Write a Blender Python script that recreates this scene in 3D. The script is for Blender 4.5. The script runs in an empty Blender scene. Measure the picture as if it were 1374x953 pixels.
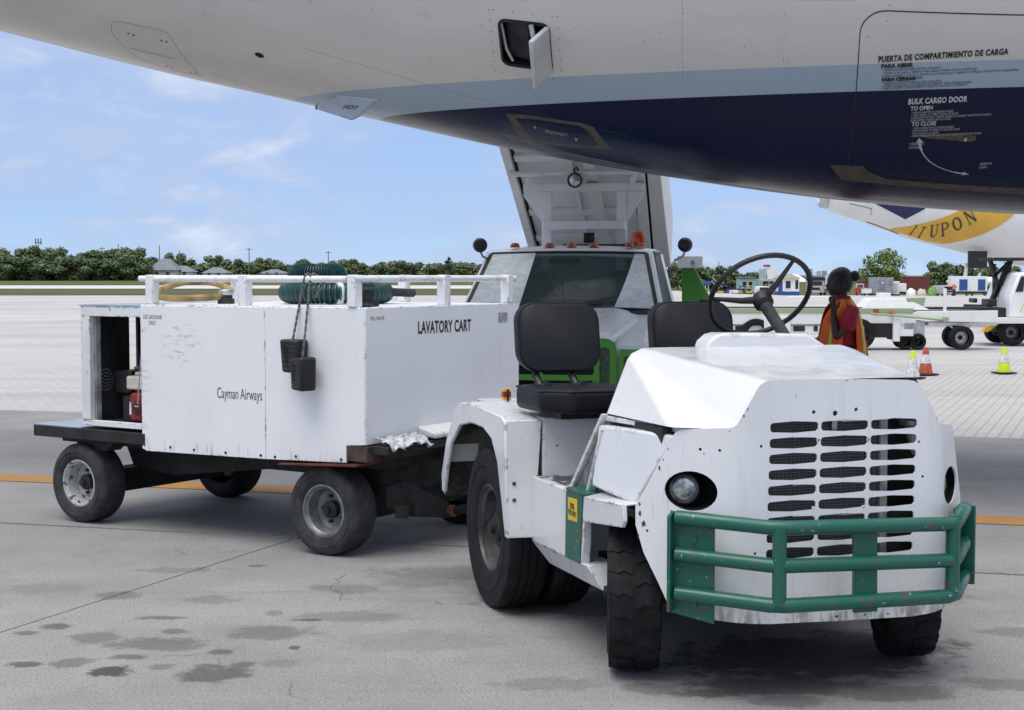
import bpy, bmesh, math, random
import numpy as np
from mathutils import Vector, Matrix
from mathutils.geometry import tessellate_polygon

R = math.radians
random.seed(7)
S = bpy.context.scene
COL = S.collection

# ------------------------------------------------------------------ camera
cam_d = bpy.data.cameras.new("camera")
cam = bpy.data.objects.new("camera", cam_d); COL.objects.link(cam)
cam_d.sensor_width = 36.0
cam_d.lens = 2000.0 / 1374.0 * 36.0
cam_d.clip_start = 0.05; cam_d.clip_end = 6000
cam.location = (0, 0, 1.6)
cam.rotation_euler = (R(90 - 3.105), 0, 0)
S.camera = cam

# ------------------------------------------------------------------ light
SUN_EL, SUN_AZ = 70.0, 214.0          # azimuth clockwise from +Y: behind the camera, a little to the left
W = bpy.data.worlds.new("World"); S.world = W; W.use_nodes = True
wn, wl = W.node_tree.nodes, W.node_tree.links
wn.clear()
wo = wn.new("ShaderNodeOutputWorld"); bg = wn.new("ShaderNodeBackground")
sky = wn.new("ShaderNodeTexSky"); sky.sky_type = 'NISHITA'; sky.sun_disc = False
sky.sun_elevation = R(SUN_EL); sky.sun_rotation = R(SUN_AZ)
sky.air_density = 0.6; sky.dust_density = 0.0; sky.ozone_density = 3.0; sky.altitude = 0
bg.inputs[1].default_value = 0.105
tc = wn.new("ShaderNodeTexCoord"); sep = wn.new("ShaderNodeSeparateXYZ")
wl.new(tc.outputs["Generated"], sep.inputs[0])
def wmath(op, a, b):
    n = wn.new("ShaderNodeMath"); n.operation = op
    for i, v in enumerate((a, b)):
        if isinstance(v, (int, float)): n.inputs[i].default_value = v
        elif v is not None: wl.new(v, n.inputs[i])
    return n.outputs[0]
cb = wn.new("ShaderNodeCombineXYZ")
wl.new(sep.outputs[0], cb.inputs[0]); wl.new(sep.outputs[1], cb.inputs[1]); wl.new(wmath('MULTIPLY', sep.outputs[2], 2.6), cb.inputs[2])
def wnoise(scale, detail, off):
    m = wn.new("ShaderNodeMapping"); m.inputs["Location"].default_value = off; wl.new(cb.outputs[0], m.inputs[0])
    n = wn.new("ShaderNodeTexNoise"); n.inputs["Scale"].default_value = scale; n.inputs["Detail"].default_value = detail
    n.inputs["Roughness"].default_value = 0.55; n.inputs["Distortion"].default_value = 0.3
    wl.new(m.outputs[0], n.inputs["Vector"]); return n.outputs["Fac"]
def wramp(fac, a, b):
    n = wn.new("ShaderNodeMapRange"); n.interpolation_type = 'SMOOTHSTEP'
    n.inputs["From Min"].default_value = a; n.inputs["From Max"].default_value = b
    wl.new(fac, n.inputs[0]); return n.outputs[0]
thin = wramp(wnoise(4.2, 7, (3.1, 1.7, 0)), 0.34, 0.64)
puff = wramp(wnoise(10.0, 8, (8.3, 4.1, 0)), 0.47, 0.70)
mask = wmath('MINIMUM', wmath('ADD', wmath('MULTIPLY', thin, 0.30), wmath('ADD', wmath('MULTIPLY', puff, 0.22), 0.66)), 0.96)
mixc = wn.new("ShaderNodeMix"); mixc.data_type = 'RGBA'
wl.new(mask, mixc.inputs[0])
tint = wn.new("ShaderNodeMix"); tint.data_type = 'RGBA'; tint.blend_type = 'MULTIPLY'; tint.inputs[0].default_value = 1.0
wl.new(sky.outputs[0], tint.inputs[6]); tint.inputs[7].default_value = (0.88, 0.97, 1.12, 1)
wl.new(tint.outputs[2], mixc.inputs[6])
cmix = wn.new("ShaderNodeMix"); cmix.data_type = 'RGBA'
wl.new(wmath('MINIMUM', wmath('ADD', wmath('MULTIPLY', puff, wmath('ADD', wmath('MULTIPLY', thin, 0.7), 0.25)), wmath('MULTIPLY', thin, 0.40)), 1.0), cmix.inputs[0])
zf = wmath('MINIMUM', wmath('MULTIPLY', wmath('MAXIMUM', sep.outputs[2], 0.0), 1.3), 1.0)     # thin overcast, brighter overhead
over = wn.new("ShaderNodeMix"); over.data_type = 'RGBA'; wl.new(zf, over.inputs[0])
over.inputs[6].default_value = (1.65, 2.42, 4.1, 1); over.inputs[7].default_value = (6.6, 6.7, 6.9, 1)
wl.new(over.outputs[2], cmix.inputs[6]); cmix.inputs[7].default_value = (4.2, 4.7, 5.7, 1)
wl.new(cmix.outputs[2], mixc.inputs[7])
wl.new(mixc.outputs[2], bg.inputs[0]); wl.new(bg.outputs[0], wo.inputs[0])

sun_d = bpy.data.lights.new("sun", 'SUN'); sun = bpy.data.objects.new("sun", sun_d); COL.objects.link(sun)
sun_d.energy = 1.6; sun_d.angle = R(45); sun_d.color = (1.0, 0.96, 0.90)
_az = R(SUN_AZ); _dir = Vector((math.sin(_az) * math.cos(R(SUN_EL)), math.cos(_az) * math.cos(R(SUN_EL)), math.sin(R(SUN_EL))))
sun.rotation_euler = _dir.to_track_quat('Z', 'Y').to_euler()

S.view_settings.view_transform = 'Standard'; S.view_settings.look = 'None'
S.view_settings.gamma = 1.0; S.view_settings.use_curve_mapping = False
S.view_settings.exposure = 0.68
S.cycles.max_bounces = 8; S.cycles.use_denoising = True

# ------------------------------------------------------------------ materials
class NT:
    def __init__(s, name):
        s.m = bpy.data.materials.new(name); s.m.use_nodes = True
        s.n, s.l = s.m.node_tree.nodes, s.m.node_tree.links
        s.b = s.n["Principled BSDF"]; s.co = s.n.new("ShaderNodeTexCoord")
        s.pos = s.co.outputs["Object"]
    def put(s, sock, v):
        if isinstance(v, bpy.types.NodeSocket): s.l.new(v, sock)
        elif isinstance(v, (tuple, list)) and len(v) == 3 and sock.type == 'RGBA': sock.default_value = (*v, 1)
        else: sock.default_value = v
    def math(s, op, a, b=0.0, clamp=False):
        n = s.n.new("ShaderNodeMath"); n.operation = op; n.use_clamp = clamp
        s.put(n.inputs[0], a); s.put(n.inputs[1], b); return n.outputs[0]
    def mapping(s, scale=(1, 1, 1), rot=(0, 0, 0), loc=(0, 0, 0), src=None):
        n = s.n.new("ShaderNodeMapping"); s.l.new(src or s.pos, n.inputs[0])
        n.inputs["Scale"].default_value = scale; n.inputs["Rotation"].default_value = rot; n.inputs["Location"].default_value = loc
        return n.outputs[0]
    def noise(s, scale, detail=4, rough=0.55, vec=None, dist=0.0):
        n = s.n.new("ShaderNodeTexNoise"); n.inputs["Scale"].default_value = scale; n.inputs["Detail"].default_value = detail
        n.inputs["Roughness"].default_value = rough; n.inputs["Distortion"].default_value = dist
        s.l.new(vec or s.pos, n.inputs["Vector"]); return n.outputs["Fac"]
    def ramp(s, f, a, b, lo=0.0, hi=1.0):
        n = s.n.new("ShaderNodeMapRange"); n.interpolation_type = 'SMOOTHSTEP'
        s.put(n.inputs[0], f); n.inputs[1].default_value = a; n.inputs[2].default_value = b
        n.inputs[3].default_value = lo; n.inputs[4].default_value = hi; return n.outputs[0]
    def mix(s, f, a, b, mode='MIX'):
        n = s.n.new("ShaderNodeMix"); n.data_type = 'RGBA'; n.blend_type = mode
        s.put(n.inputs[0], f); s.put(n.inputs[6], a); s.put(n.inputs[7], b); return n.outputs[2]
    def bump(s, h, strength=0.2, dist=0.01):
        n = s.n.new("ShaderNodeBump"); n.inputs["Strength"].default_value = strength; n.inputs["Distance"].default_value = dist
        s.l.new(h, n.inputs["Height"]); s.l.new(n.outputs[0], s.b.inputs["Normal"])
    def sep(s, src=None):
        n = s.n.new("ShaderNodeSeparateXYZ"); s.l.new(src or s.pos, n.inputs[0]); return n.outputs
    def done(s, col=None, rough=0.5, metal=0.0, spec=None):
        if col is not None: s.put(s.b.inputs["Base Color"], col)
        s.put(s.b.inputs["Roughness"], rough); s.b.inputs["Metallic"].default_value = metal
        if spec is not None: s.b.inputs["Specular IOR Level"].default_value = spec
        return s.m
    def edges(s, radius=0.008):
        bv = s.n.new("ShaderNodeBevel"); bv.samples = 3; bv.inputs[0].default_value = radius
        g = s.n.new("ShaderNodeNewGeometry")
        d = s.n.new("ShaderNodeVectorMath"); d.operation = 'DOT_PRODUCT'
        s.l.new(bv.outputs[0], d.inputs[0]); s.l.new(g.outputs["Normal"], d.inputs[1])
        return s.math('SUBTRACT', 1.0, d.outputs["Value"], True)

def plain(name, col, rough=0.5, metal=0.0, var=0.18, scale=6.0, bump=0.0, spec=None):
    t = NT(name)
    f = t.ramp(t.noise(scale, 5), 0.3, 0.7)
    dark = tuple(c * (1 - var) for c in col); lite = tuple(min(1, c * (1 + var * 0.6)) for c in col)
    c = t.mix(f, dark, lite)
    r = t.ramp(t.noise(scale * 2.3, 4), 0.2, 0.8, max(0.02, rough - 0.08), min(1, rough + 0.1))
    if bump: t.bump(t.noise(scale * 14, 3), bump, 0.004)
    return t.done(c, r, metal, spec)

def paint(name, col, rough=0.3, dirt=0.25, chips=0.0, wear=False, rust=(0.09, 0.055, 0.035), dirtcol=(0.30, 0.29, 0.26), coat=0.0, dents=0.06, low=None):
    t = NT(name)
    big = t.ramp(t.noise(1.7, 6, 0.6), 0.42, 0.75, 0, dirt * 0.5)
    streak = t.ramp(t.noise(7.0, 5, 0.6, t.mapping((3.0, 3.0, 0.28))), 0.52, 0.78, 0, dirt * 0.7)
    c = t.mix(t.math('MAXIMUM', big, streak), col, dirtcol)
    # thin rubbed scratches
    sc = t.ramp(t.noise(3.2, 8, 0.75, t.mapping((1.2, 1.2, 7.0), (0.3, 0.2, 0.0))), 0.655, 0.70, 0, dirt * 0.8)
    c = t.mix(sc, c, tuple(x * 0.45 for x in dirtcol))
    if chips:
        n = t.noise(23, 6, 0.62); ch = t.ramp(n, 0.72 - chips * 0.1, 0.735 - chips * 0.1)
        c = t.mix(ch, c, rust)
        ch2 = t.ramp(t.noise(37, 5, 0.65, t.mapping((1, 1, 1), (0, 0, 0), (5, 3, 1))), 0.765 - chips * 0.1, 0.775 - chips * 0.1); c = t.mix(ch2, c, (0.42, 0.42, 0.38) if chips > .5 else (0.16, 0.12, 0.09))
    if low:
        zc = t.sep()[2]
        lw = t.math('MULTIPLY', t.ramp(zc, low[0], low[1], 1, 0), t.ramp(t.noise(18, 6, 0.7, t.mapping((1.6, 1.6, .45))), 0.40, 0.66)); c = t.mix(t.math('MULTIPLY', lw, 0.8), c, (0.17, 0.135, 0.095))
        dr = t.ramp(t.noise(26, 4, 0.6, t.mapping((2.2, 2.2, .12))), 0.64, 0.74, 0, 0.4); c = t.mix(dr, c, (0.30, 0.22, 0.14))
    if wear:
        e = t.edges(0.022); n = t.noise(13, 6, 0.72)
        m = t.ramp(t.math('MULTIPLY', t.ramp(e, 0.012, 0.10), t.ramp(n, 0.52, 0.585)), 0.35, 0.6)
        rr = t.mix(t.ramp(t.noise(40, 3), 0.4, 0.6), rust, (0.035, 0.033, 0.03))
        c = t.mix(m, c, rr)
    r = t.ramp(t.noise(9, 5), 0.3, 0.75, rough, min(1, rough + 0.22))
    if dents: t.bump(t.noise(2.2, 3), dents, 0.008)
    if coat: t.b.inputs["Coat Weight"].default_value = coat; t.b.inputs["Coat Roughness"].default_value = 0.08
    return t.done(c, r)

M = {}
M['tug_white'] = paint('tug_white_paint', (0.70, 0.71, 0.725), 0.20, 0.24, 0.12, True, coat=0.35)
M['tug_panel'] = paint('tug_front_panel_paint', (0.76, 0.77, 0.785), 0.20, 0.26, 0.20, False, coat=0.3, low=(.29, .42))
M['cart_white'] = paint('cart_white_paint', (0.80, 0.81, 0.82), 0.36, 0.22, 0.0, True)
def cart_side():
    t = NT('cart_side_paint'); x, y, z = t.sep(); col = (0.80, 0.81, 0.82)
    c = t.mix(t.ramp(t.noise(1.7, 6, 0.6), 0.42, 0.75, 0, 0.10), col, (0.42, 0.40, 0.36))
    # scraped grey smudges high on the left half
    d = t.math('SQRT', t.math('ADD', t.math('POWER', t.math('DIVIDE', t.math('SUBTRACT', y, 1.10), 0.20), 2.0), t.math('POWER', t.math('DIVIDE', t.math('SUBTRACT', z, 1.17), 0.15), 2.0)))
    sc = t.math('MULTIPLY', t.ramp(d, 0.55, 1.15, 1, 0), t.ramp(t.noise(9, 8, 0.72, t.mapping((1, 1.0, 4.5), (R(8), 0, 0))), 0.50, 0.66))
    c = t.mix(t.math('MULTIPLY', sc, 0.62), c, (0.22, 0.22, 0.21))
    # rust weeping from the skirt edge and its bolts, brown handling marks by the door edge
    low = t.math('MULTIPLY', t.ramp(z, 0.51, 0.63, 1, 0), t.ramp(t.noise(16, 5, 0.65, t.mapping((1, 2.2, .35))), 0.52, 0.70))
    c = t.mix(t.math('MULTIPLY', low, 0.6), c, (0.24, 0.15, 0.08))
    dr = t.math('MULTIPLY', t.ramp(y, 1.30, 1.43), t.ramp(t.noise(14, 6, 0.7, t.mapping((1, .5, 2.5))), 0.52, 0.68))
    c = t.mix(t.math('MULTIPLY', dr, 0.55), c, (0.30, 0.24, 0.17))
    st = t.ramp(t.noise(10, 5, 0.6, t.mapping((1, 3.2, 0.22))), 0.56, 0.80, 0, 0.16); c = t.mix(st, c, (0.38, 0.36, 0.33))
    e = t.edges(0.012); m = t.ramp(t.math('MULTIPLY', t.ramp(e, 0.012, 0.10), t.ramp(t.noise(15, 6, .72), .52, .59)), .35, .6); c = t.mix(m, c, (0.08, 0.06, 0.045))
    t.bump(t.noise(1.3, 2, .4), 0.22, 0.03)
    return t.done(c, t.ramp(t.noise(8, 4), .3, .7, .32, .5))
M['cart_side'] = cart_side()
M['worn_white'] = paint('worn_white_paint', (0.74, 0.75, 0.75), 0.5, 0.65, 0.45, True)
M['green'] = paint('bumper_green_paint', (0.007, 0.105, 0.072), 0.24, 0.30, 0.95, True, rust=(0.13, 0.062, 0.035), dirtcol=(0.06, 0.12, 0.09))
M['lime_green'] = paint('truck_green_paint', (0.065, 0.27, 0.02), 0.3, 0.15)
M['truck_white'] = paint('truck_white_paint', (0.83, 0.84, 0.85), 0.25, 0.02, coat=0.4, dents=0)
M['bed_white'] = paint('bed_white_paint', (0.80, 0.81, 0.83), 0.4, 0.25, 0.1)
M['far_white'] = paint('distant_white_paint', (0.78, 0.78, 0.77), 0.4, 0.3)
M['rubber'] = plain('tyre_rubber', (0.011, 0.011, 0.012), 0.75, 0, 0.5, 9, 0.25, 0.3)
M['rubber_grey'] = plain('dusty_tyre_rubber', (0.034, 0.034, 0.036), 0.8, 0, 0.5, 14, 0.3)
M['black'] = plain('black_plastic', (0.010, 0.010, 0.011), 0.45, 0, 0.35, 10, 0.1)
M['vinyl'] = plain('black_seat_vinyl', (0.007, 0.008, 0.012), 0.5, 0, 0.2, 5, 0.08, 0.3)
M['chassis'] = plain('grimy_black_steel', (0.018, 0.017, 0.016), 0.75, 0, 0.6, 7, 0.3)
M['rusty'] = plain('rusty_dark_steel', (0.06, 0.042, 0.030), 0.8, 0, 0.6, 11, 0.3)
M['rust'] = plain('orange_rust', (0.20, 0.085, 0.04), 0.85, 0, 0.5, 20, 0.3)
M['rim_grey'] = plain('grey_rim_paint', (0.23, 0.235, 0.24), 0.42, 0.35, 0.35, 14, 0.1)
M['rim_dark'] = plain('dirty_dark_rim', (0.07, 0.072, 0.072), 0.5, 0.4, 0.8, 9, 0.2)
M['steel'] = plain('bare_steel', (0.42, 0.43, 0.44), 0.35, 0.9, 0.25, 18)
M['dark_hole'] = plain('dark_recess', (0.008, 0.008, 0.008), 0.9, 0, 0.3, 8)
M['inner_grey'] = plain('scratched_grey_panel', (0.33, 0.34, 0.34), 0.5, 0, 0.55, 9, 0.2)
M['yellow'] = plain('yellow_decal', (0.72, 0.50, 0.04), 0.5, 0, 0.15, 14)
M['ink'] = plain('black_lettering', (0.015, 0.015, 0.018), 0.5, 0, 0.2, 30)
M['ink_grey'] = plain('faded_lettering', (0.10, 0.10, 0.11), 0.5, 0, 0.3, 30)
M['white_ink'] = plain('white_lettering', (0.55, 0.57, 0.60), 0.5, 0, 0.2, 30)
M['red_ink'] = plain('dark_red_lettering', (0.20, 0.03, 0.03), 0.5, 0, 0.2, 30)
M['red'] = plain('red_engine_cover', (0.30, 0.015, 0.02), 0.35, 0, 0.25, 12)
M['cream'] = plain('cream_fuel_tank', (0.62, 0.58, 0.48), 0.4, 0, 0.2, 10)
M['orange'] = plain('orange_plastic', (0.62, 0.12, 0.02), 0.4, 0, 0.25, 15)
M['amber'] = plain('amber_lens', (0.42, 0.10, 0.01), 0.22, 0, 0.35, 25)
M['red_lens'] = plain('red_lens', (0.62, 0.07, 0.015), 0.2, 0, 0.25, 25)
M['hose_green'] = plain('ribbed_green_hose', (0.009, 0.060, 0.060), 0.32, 0, 0.35, 20, 0.1)
M['hose_dark'] = plain('hose_groove', (0.012, 0.016, 0.016), 0.6, 0, 0.3, 20)
M['hose_tan'] = plain('tan_rubber_hose', (0.36, 0.25, 0.10), 0.6, 0, 0.5, 9, 0.2)
M['rope'] = plain('dirty_rope', (0.18, 0.16, 0.15), 0.9, 0, 0.8, 120, 0.4)
M['pale_blue'] = plain('pale_blue_panel', (0.32, 0.39, 0.47), 0.3, 0, 0.2, 5)
M['skin'] = plain('dark_skin', (0.062, 0.032, 0.021), 0.45, 0, 0.25, 12)
M['hair'] = plain('black_hair', (0.008, 0.008, 0.009), 0.5, 0, 0.4, 60, 0.3)
M['shirt'] = plain('red_polo_shirt', (0.42, 0.018, 0.035), 0.8, 0, 0.3, 14, 0.2)
M['vest'] = plain('orange_safety_vest', (1.0, 0.15, 0.02), 0.7, 0, 0.25, 9, 0.15)
M['lime'] = plain('lime_yellow', (0.62, 0.72, 0.03), 0.55, 0, 0.15, 14)
M['stripe'] = plain('yellow_reflective_stripe', (0.80, 0.58, 0.05), 0.5, 0, 0.15, 14)
M['trousers'] = plain('black_trousers', (0.014, 0.014, 0.017), 0.85, 0, 0.3, 14, 0.2)
M['cone_orange'] = plain('faded_orange_cone', (0.42, 0.085, 0.035), 0.6, 0, 0.35, 12)
M['cone_white'] = plain('white_cone_collar', (0.66, 0.66, 0.66), 0.4, 0, 0.35, 12)
M['pale_green'] = paint('faded_green_paint', (0.30, 0.38, 0.22), 0.5, 0.35)
M['alu'] = plain('aluminium', (0.55, 0.56, 0.57), 0.38, 0.75, 0.2, 10)
M['brown_metal'] = plain('worn_bare_panel_frame', (0.13, 0.105, 0.085), 0.45, 0.35, 0.35, 16)
M['far_glass'] = plain('dark_window_glass', (0.02, 0.025, 0.03), 0.1, 0, 0.3, 4)
M['far_blue'] = plain('blue_paint', (0.02, 0.08, 0.26), 0.5, 0, 0.25, 3)
M['far_teal'] = plain('pale_teal_wall', (0.38, 0.55, 0.52), 0.7, 0, 0.15, 2)
M['far_grey'] = plain('grey_container_steel', (0.27, 0.29, 0.32), 0.5, 0, 0.2, 3)
M['far_brown'] = plain('red_brown_container', (0.17, 0.045, 0.035), 0.6, 0, 0.25, 3)
M['far_tan'] = plain('tan_roof', (0.34, 0.28, 0.22), 0.8, 0, 0.2, 3)
M['far_green'] = plain('green_tarpaulin', (0.17, 0.32, 0.08), 0.7, 0, 0.25, 3)
M['far_yellow'] = plain('yellow_machine_paint', (0.60, 0.36, 0.03), 0.5, 0, 0.3, 3)
M['far_red'] = plain('red_machine_paint', (0.45, 0.06, 0.03), 0.5, 0, 0.3, 3)
M['far_beige'] = plain('beige_wall', (0.56, 0.52, 0.45), 0.7, 0, 0.15, 2)
M['roof_grey'] = plain('grey_shingle_roof', (0.20, 0.22, 0.25), 0.8, 0, 0.2, 1.5)
M['bark'] = plain('bark', (0.10, 0.075, 0.055), 0.9, 0, 0.4, 6, 0.4)
M['pole'] = plain('weathered_pole', (0.20, 0.19, 0.18), 0.8, 0, 0.25, 3)

def leafmat(name, a, b):
    t = NT(name)
    g = t.n.new("ShaderNodeNewGeometry")
    f = t.math('ADD', t.math('MULTIPLY', g.outputs["Random Per Island"], 0.6), t.math('MULTIPLY', t.noise(0.5, 3), 0.5))
    c = t.mix(t.ramp(f, 0.15, 0.9), a, b)
    t.b.inputs["Subsurface Weight"].default_value = 0.0
    return t.done(c, 0.55)
M['leaf_dark'] = leafmat('dark_green_leaves', (0.045, 0.080, 0.030), (0.115, 0.165, 0.055))
M['leaf_mid'] = leafmat('olive_green_leaves', (0.065, 0.098, 0.040), (0.15, 0.19, 0.075))
M['leaf_bright'] = leafmat('bright_green_leaves', (0.045, 0.085, 0.012), (0.20, 0.27, 0.045))
M['leaf_pine'] = leafmat('grey_green_needles', (0.035, 0.055, 0.035), (0.075, 0.10, 0.062))

def glassmat():
    t = NT('windscreen_glass')
    t.b.inputs["Transmission Weight"].default_value = 0.9
    t.b.inputs["IOR"].default_value = 1.10
    return t.done((0.42, 0.58, 0.56), 0.02)
M['glass'] = glassmat()
def sheen_smear_glass():
    t = NT('painted_sky_sheen_and_soap')
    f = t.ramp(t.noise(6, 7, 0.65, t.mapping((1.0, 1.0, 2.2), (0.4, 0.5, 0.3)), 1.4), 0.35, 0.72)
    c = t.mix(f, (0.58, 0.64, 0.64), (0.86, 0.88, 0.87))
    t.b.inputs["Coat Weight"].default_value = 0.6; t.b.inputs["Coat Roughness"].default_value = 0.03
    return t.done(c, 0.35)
M['sheen_smear'] = sheen_smear_glass()  # pale streaky colour standing in for reflected sky, plus soap smears
def lensmat():
    t = NT('headlamp_lens')
    f = t.noise(70, 2); t.bump(f, 0.6, 0.004)
    return t.done(t.mix(t.ramp(t.noise(18, 2), 0.35, 0.65), (0.25, 0.26, 0.27), (0.85, 0.86, 0.86)), 0.12, 0.7)
M['lens'] = lensmat()
def meshmat():
    t = NT('radiator_mesh')
    b = t.n.new("ShaderNodeTexBrick"); b.offset = 0
    b.inputs["Scale"].default_value = 1; b.inputs["Brick Width"].default_value = 0.011; b.inputs["Row Height"].default_value = 0.011
    b.inputs["Mortar Size"].default_value = 0.0012; b.inputs["Color1"].default_value = (0.010, 0.010, 0.011, 1); b.inputs["Color2"].default_value = (0.018, 0.018, 0.018, 1)
    b.inputs["Mortar"].default_value = (0.11, 0.11, 0.115, 1)
    m = t.mapping((1, 1, 1), (R(90), 0, 0)); t.l.new(m, b.inputs["Vector"])
    t.bump(b.outputs["Fac"], 0.5, 0.003)
    return t.done(b.outputs["Color"], 0.6)
M['radiator'] = meshmat()
def foilmat():
    t = NT('crumpled_clear_wrap')
    t.bump(t.noise(30, 4, 0.6, None, 0.8), 0.8, 0.012)
    return t.done((0.66, 0.68, 0.71), 0.22, 0.12)
M['foil'] = foilmat()

def livery(name, zt, zb):
    """white skin over a light blue band over a navy belly: painted bands at fixed heights of the aircraft"""
    t = NT(name); x, y, z = t.sep()
    dirt = t.ramp(t.noise(1.1, 7, 0.62, t.mapping((0.35, 1.5, 1.5))), 0.38, 0.8)
    white = t.mix(dirt, (0.66, 0.635, 0.60), (0.56, 0.53, 0.50))
    streak = t.ramp(t.noise(5, 6, 0.65, t.mapping((1.0, 6.0, 0.25))), 0.55, 0.85, 0, 0.35)
    white = t.mix(streak, white, (0.38, 0.36, 0.34))
    blue = t.mix(dirt, (0.37, 0.46, 0.55), (0.32, 0.41, 0.49))
    navy = t.mix(dirt, (0.004, 0.010, 0.048), (0.005, 0.011, 0.042))
    c = t.mix(t.math('LESS_THAN', z, zt), white, blue)
    c = t.mix(t.math('LESS_THAN', z, zb), c, navy)
    t.bump(t.noise(1.4, 3, 0.5, t.mapping((0.6, 2.2, 2.2))), 0.10, 0.05)
    t.b.inputs["Coat Weight"].default_value = 0.0; t.b.inputs["Coat Roughness"].default_value = 0.12
    return t.done(c, t.ramp(dirt, 0, 1, 0.24, 0.38), 0, 0.26)
M['livery'] = livery('fuselage_livery', 2.945, 2.787)

# ------------------------------------------------------------------ mesh helpers
class MB:
    def __init__(s): s.v, s.f, s.mi = [], [], []
    def add(s, vs, fs, m=0):
        o = len(s.v); s.v += [tuple(v) for v in vs]
        for f in fs: s.f.append(tuple(i + o for i in f)); s.mi.append(m)
        return s
    def box(s, x0, y0, z0, x1, y1, z1, m=0):
        v = [(x0, y0, z0), (x1, y0, z0), (x1, y1, z0), (x0, y1, z0), (x0, y0, z1), (x1, y0, z1), (x1, y1, z1), (x0, y1, z1)]
        return s.add(v, [(0, 3, 2, 1), (4, 5, 6, 7), (0, 1, 5, 4), (1, 2, 6, 5), (2, 3, 7, 6), (3, 0, 4, 7)], m)
    def hexa(s, bot, top, m=0):
        return s.add(list(bot) + list(top), [(0, 3, 2, 1), (4, 5, 6, 7), (0, 1, 5, 4), (1, 2, 6, 5), (2, 3, 7, 6), (3, 0, 4, 7)], m)
    def bar(s, p, q, w, h, m=0, up=(0, 0, 1)):
        p, q = Vector(p), Vector(q); d = (q - p).normalized(); u = Vector(up)
        a = d.cross(u)
        if a.length < 1e-4: a = d.cross(Vector((1, 0, 0)))
        a.normalize(); b = a.cross(d).normalized(); a *= w / 2; b *= h / 2
        return s.hexa([p - a - b, p + a - b, q + a - b, q - a - b], [p - a + b, p + a + b, q + a + b, q - a + b], m)
    def prism(s, poly, axis, a, b, m=0):
        """polygon in the two other axes (in x,y,z order), extruded along axis from a to b"""
        def P(p, t):
            return [(t, p[0], p[1]), (p[0], t, p[1]), (p[0], p[1], t)][axis]
        n = len(poly)
        v = [P(p, a) for p in poly] + [P(p, b) for p in poly]
        return s.add(v, [tuple(range(n - 1, -1, -1)), tuple(range(n, 2 * n))] + [(i, (i + 1) % n, n + (i + 1) % n, n + i) for i in range(n)], m)
    def tube(s, path, r, n=10, closed=False, m=0, caps=True):
        P = [Vector(p) for p in path]; k = len(P); o = len(s.v)
        rr = r if isinstance(r, (list, tuple)) else [r] * k
        ref = None
        for i in range(k):
            a = P[(i - 1) % k] if (closed or i > 0) else P[i]; b = P[(i + 1) % k] if (closed or i < k - 1) else P[i]
            d = (b - a).normalized()
            if ref is None:
                ref = d.cross(Vector((0, 0, 1)))
                if ref.length < 1e-3: ref = d.cross(Vector((1, 0, 0)))
            ref = (ref - d * ref.dot(d)).normalized(); w = d.cross(ref)
            for j in range(n):
                t = 2 * math.pi * j / n; s.v.append(tuple(P[i] + (ref * math.cos(t) + w * math.sin(t)) * rr[i]))
        for i in range(k if closed else k - 1):
            for j in range(n):
                a, b = o + i * n + j, o + i * n + (j + 1) % n; i2 = (i + 1) % k
                s.f.append((a, b, o + i2 * n + (j + 1) % n, o + i2 * n + j)); s.mi.append(m)
        if caps and not closed:
            s.f.append(tuple(o + j for j in range(n - 1, -1, -1))); s.mi.append(m)
            s.f.append(tuple(o + (k - 1) * n + j for j in range(n))); s.mi.append(m)
        return s
    def lathe(s, prof, origin=(0, 0, 0), axis='X', n=32, m=0, ms=None, caps=True):
        """prof = [(radius, height along axis)]"""
        o = len(s.v); O = Vector(origin)
        if isinstance(axis, str):
            A = {'X': Vector((1, 0, 0)), 'Y': Vector((0, 1, 0)), 'Z': Vector((0, 0, 1))}[axis]
        else: A = Vector(axis).normalized()
        B = A.orthogonal().normalized(); C = A.cross(B)
        for (r, h) in prof:
            for j in range(n):
                t = 2 * math.pi * j / n; s.v.append(tuple(O + A * h + (B * math.cos(t) + C * math.sin(t)) * r))
        for i in range(len(prof) - 1):
            for j in range(n):
                s.f.append((o + i * n + j, o + i * n + (j + 1) % n, o + (i + 1) * n + (j + 1) % n, o + (i + 1) * n + j))
                s.mi.append(ms[i] if ms else m)
        if caps and prof[0][0] > 1e-4: s.f.append(tuple(o + j for j in range(n - 1, -1, -1))); s.mi.append(ms[0] if ms else m)
        if caps and prof[-1][0] > 1e-4: s.f.append(tuple(o + (len(prof) - 1) * n + j for j in range(n))); s.mi.append(ms[-1] if ms else m)
        return s
    def ball(s, c, r, n=12, k=8, m=0, sc=(1, 1, 1)):
        o = len(s.v)
        for i in range(k + 1):
            ph = math.pi * i / k
            for j in range(n):
                t = 2 * math.pi * j / n
                s.v.append((c[0] + r * sc[0] * math.sin(ph) * math.cos(t), c[1] + r * sc[1] * math.sin(ph) * math.sin(t), c[2] + r * sc[2] * math.cos(ph)))
        for i in range(k):
            for j in range(n):
                s.f.append((o + i * n + j, o + (i + 1) * n + j, o + (i + 1) * n + (j + 1) % n, o + i * n + (j + 1) % n)); s.mi.append(m)
        return s
    def build(s, name, mats, parent=None, bevel=0.0, seg=2, ang=35, solid=0.0, off=-1, flat=False):
        me = bpy.data.meshes.new(name); me.from_pydata(s.v, [], s.f); me.update()
        if not isinstance(mats, (list, tuple)): mats = [mats]
        for m in mats: me.materials.append(m)
        me.polygons.foreach_set('material_index', s.mi)
        bm = bmesh.new(); bm.from_mesh(me); bmesh.ops.remove_doubles(bm, verts=bm.verts, dist=1e-6)
        bmesh.ops.recalc_face_normals(bm, faces=bm.faces)
        for f in bm.faces: f.smooth = not flat
        bm.to_mesh(me); bm.free()
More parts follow.
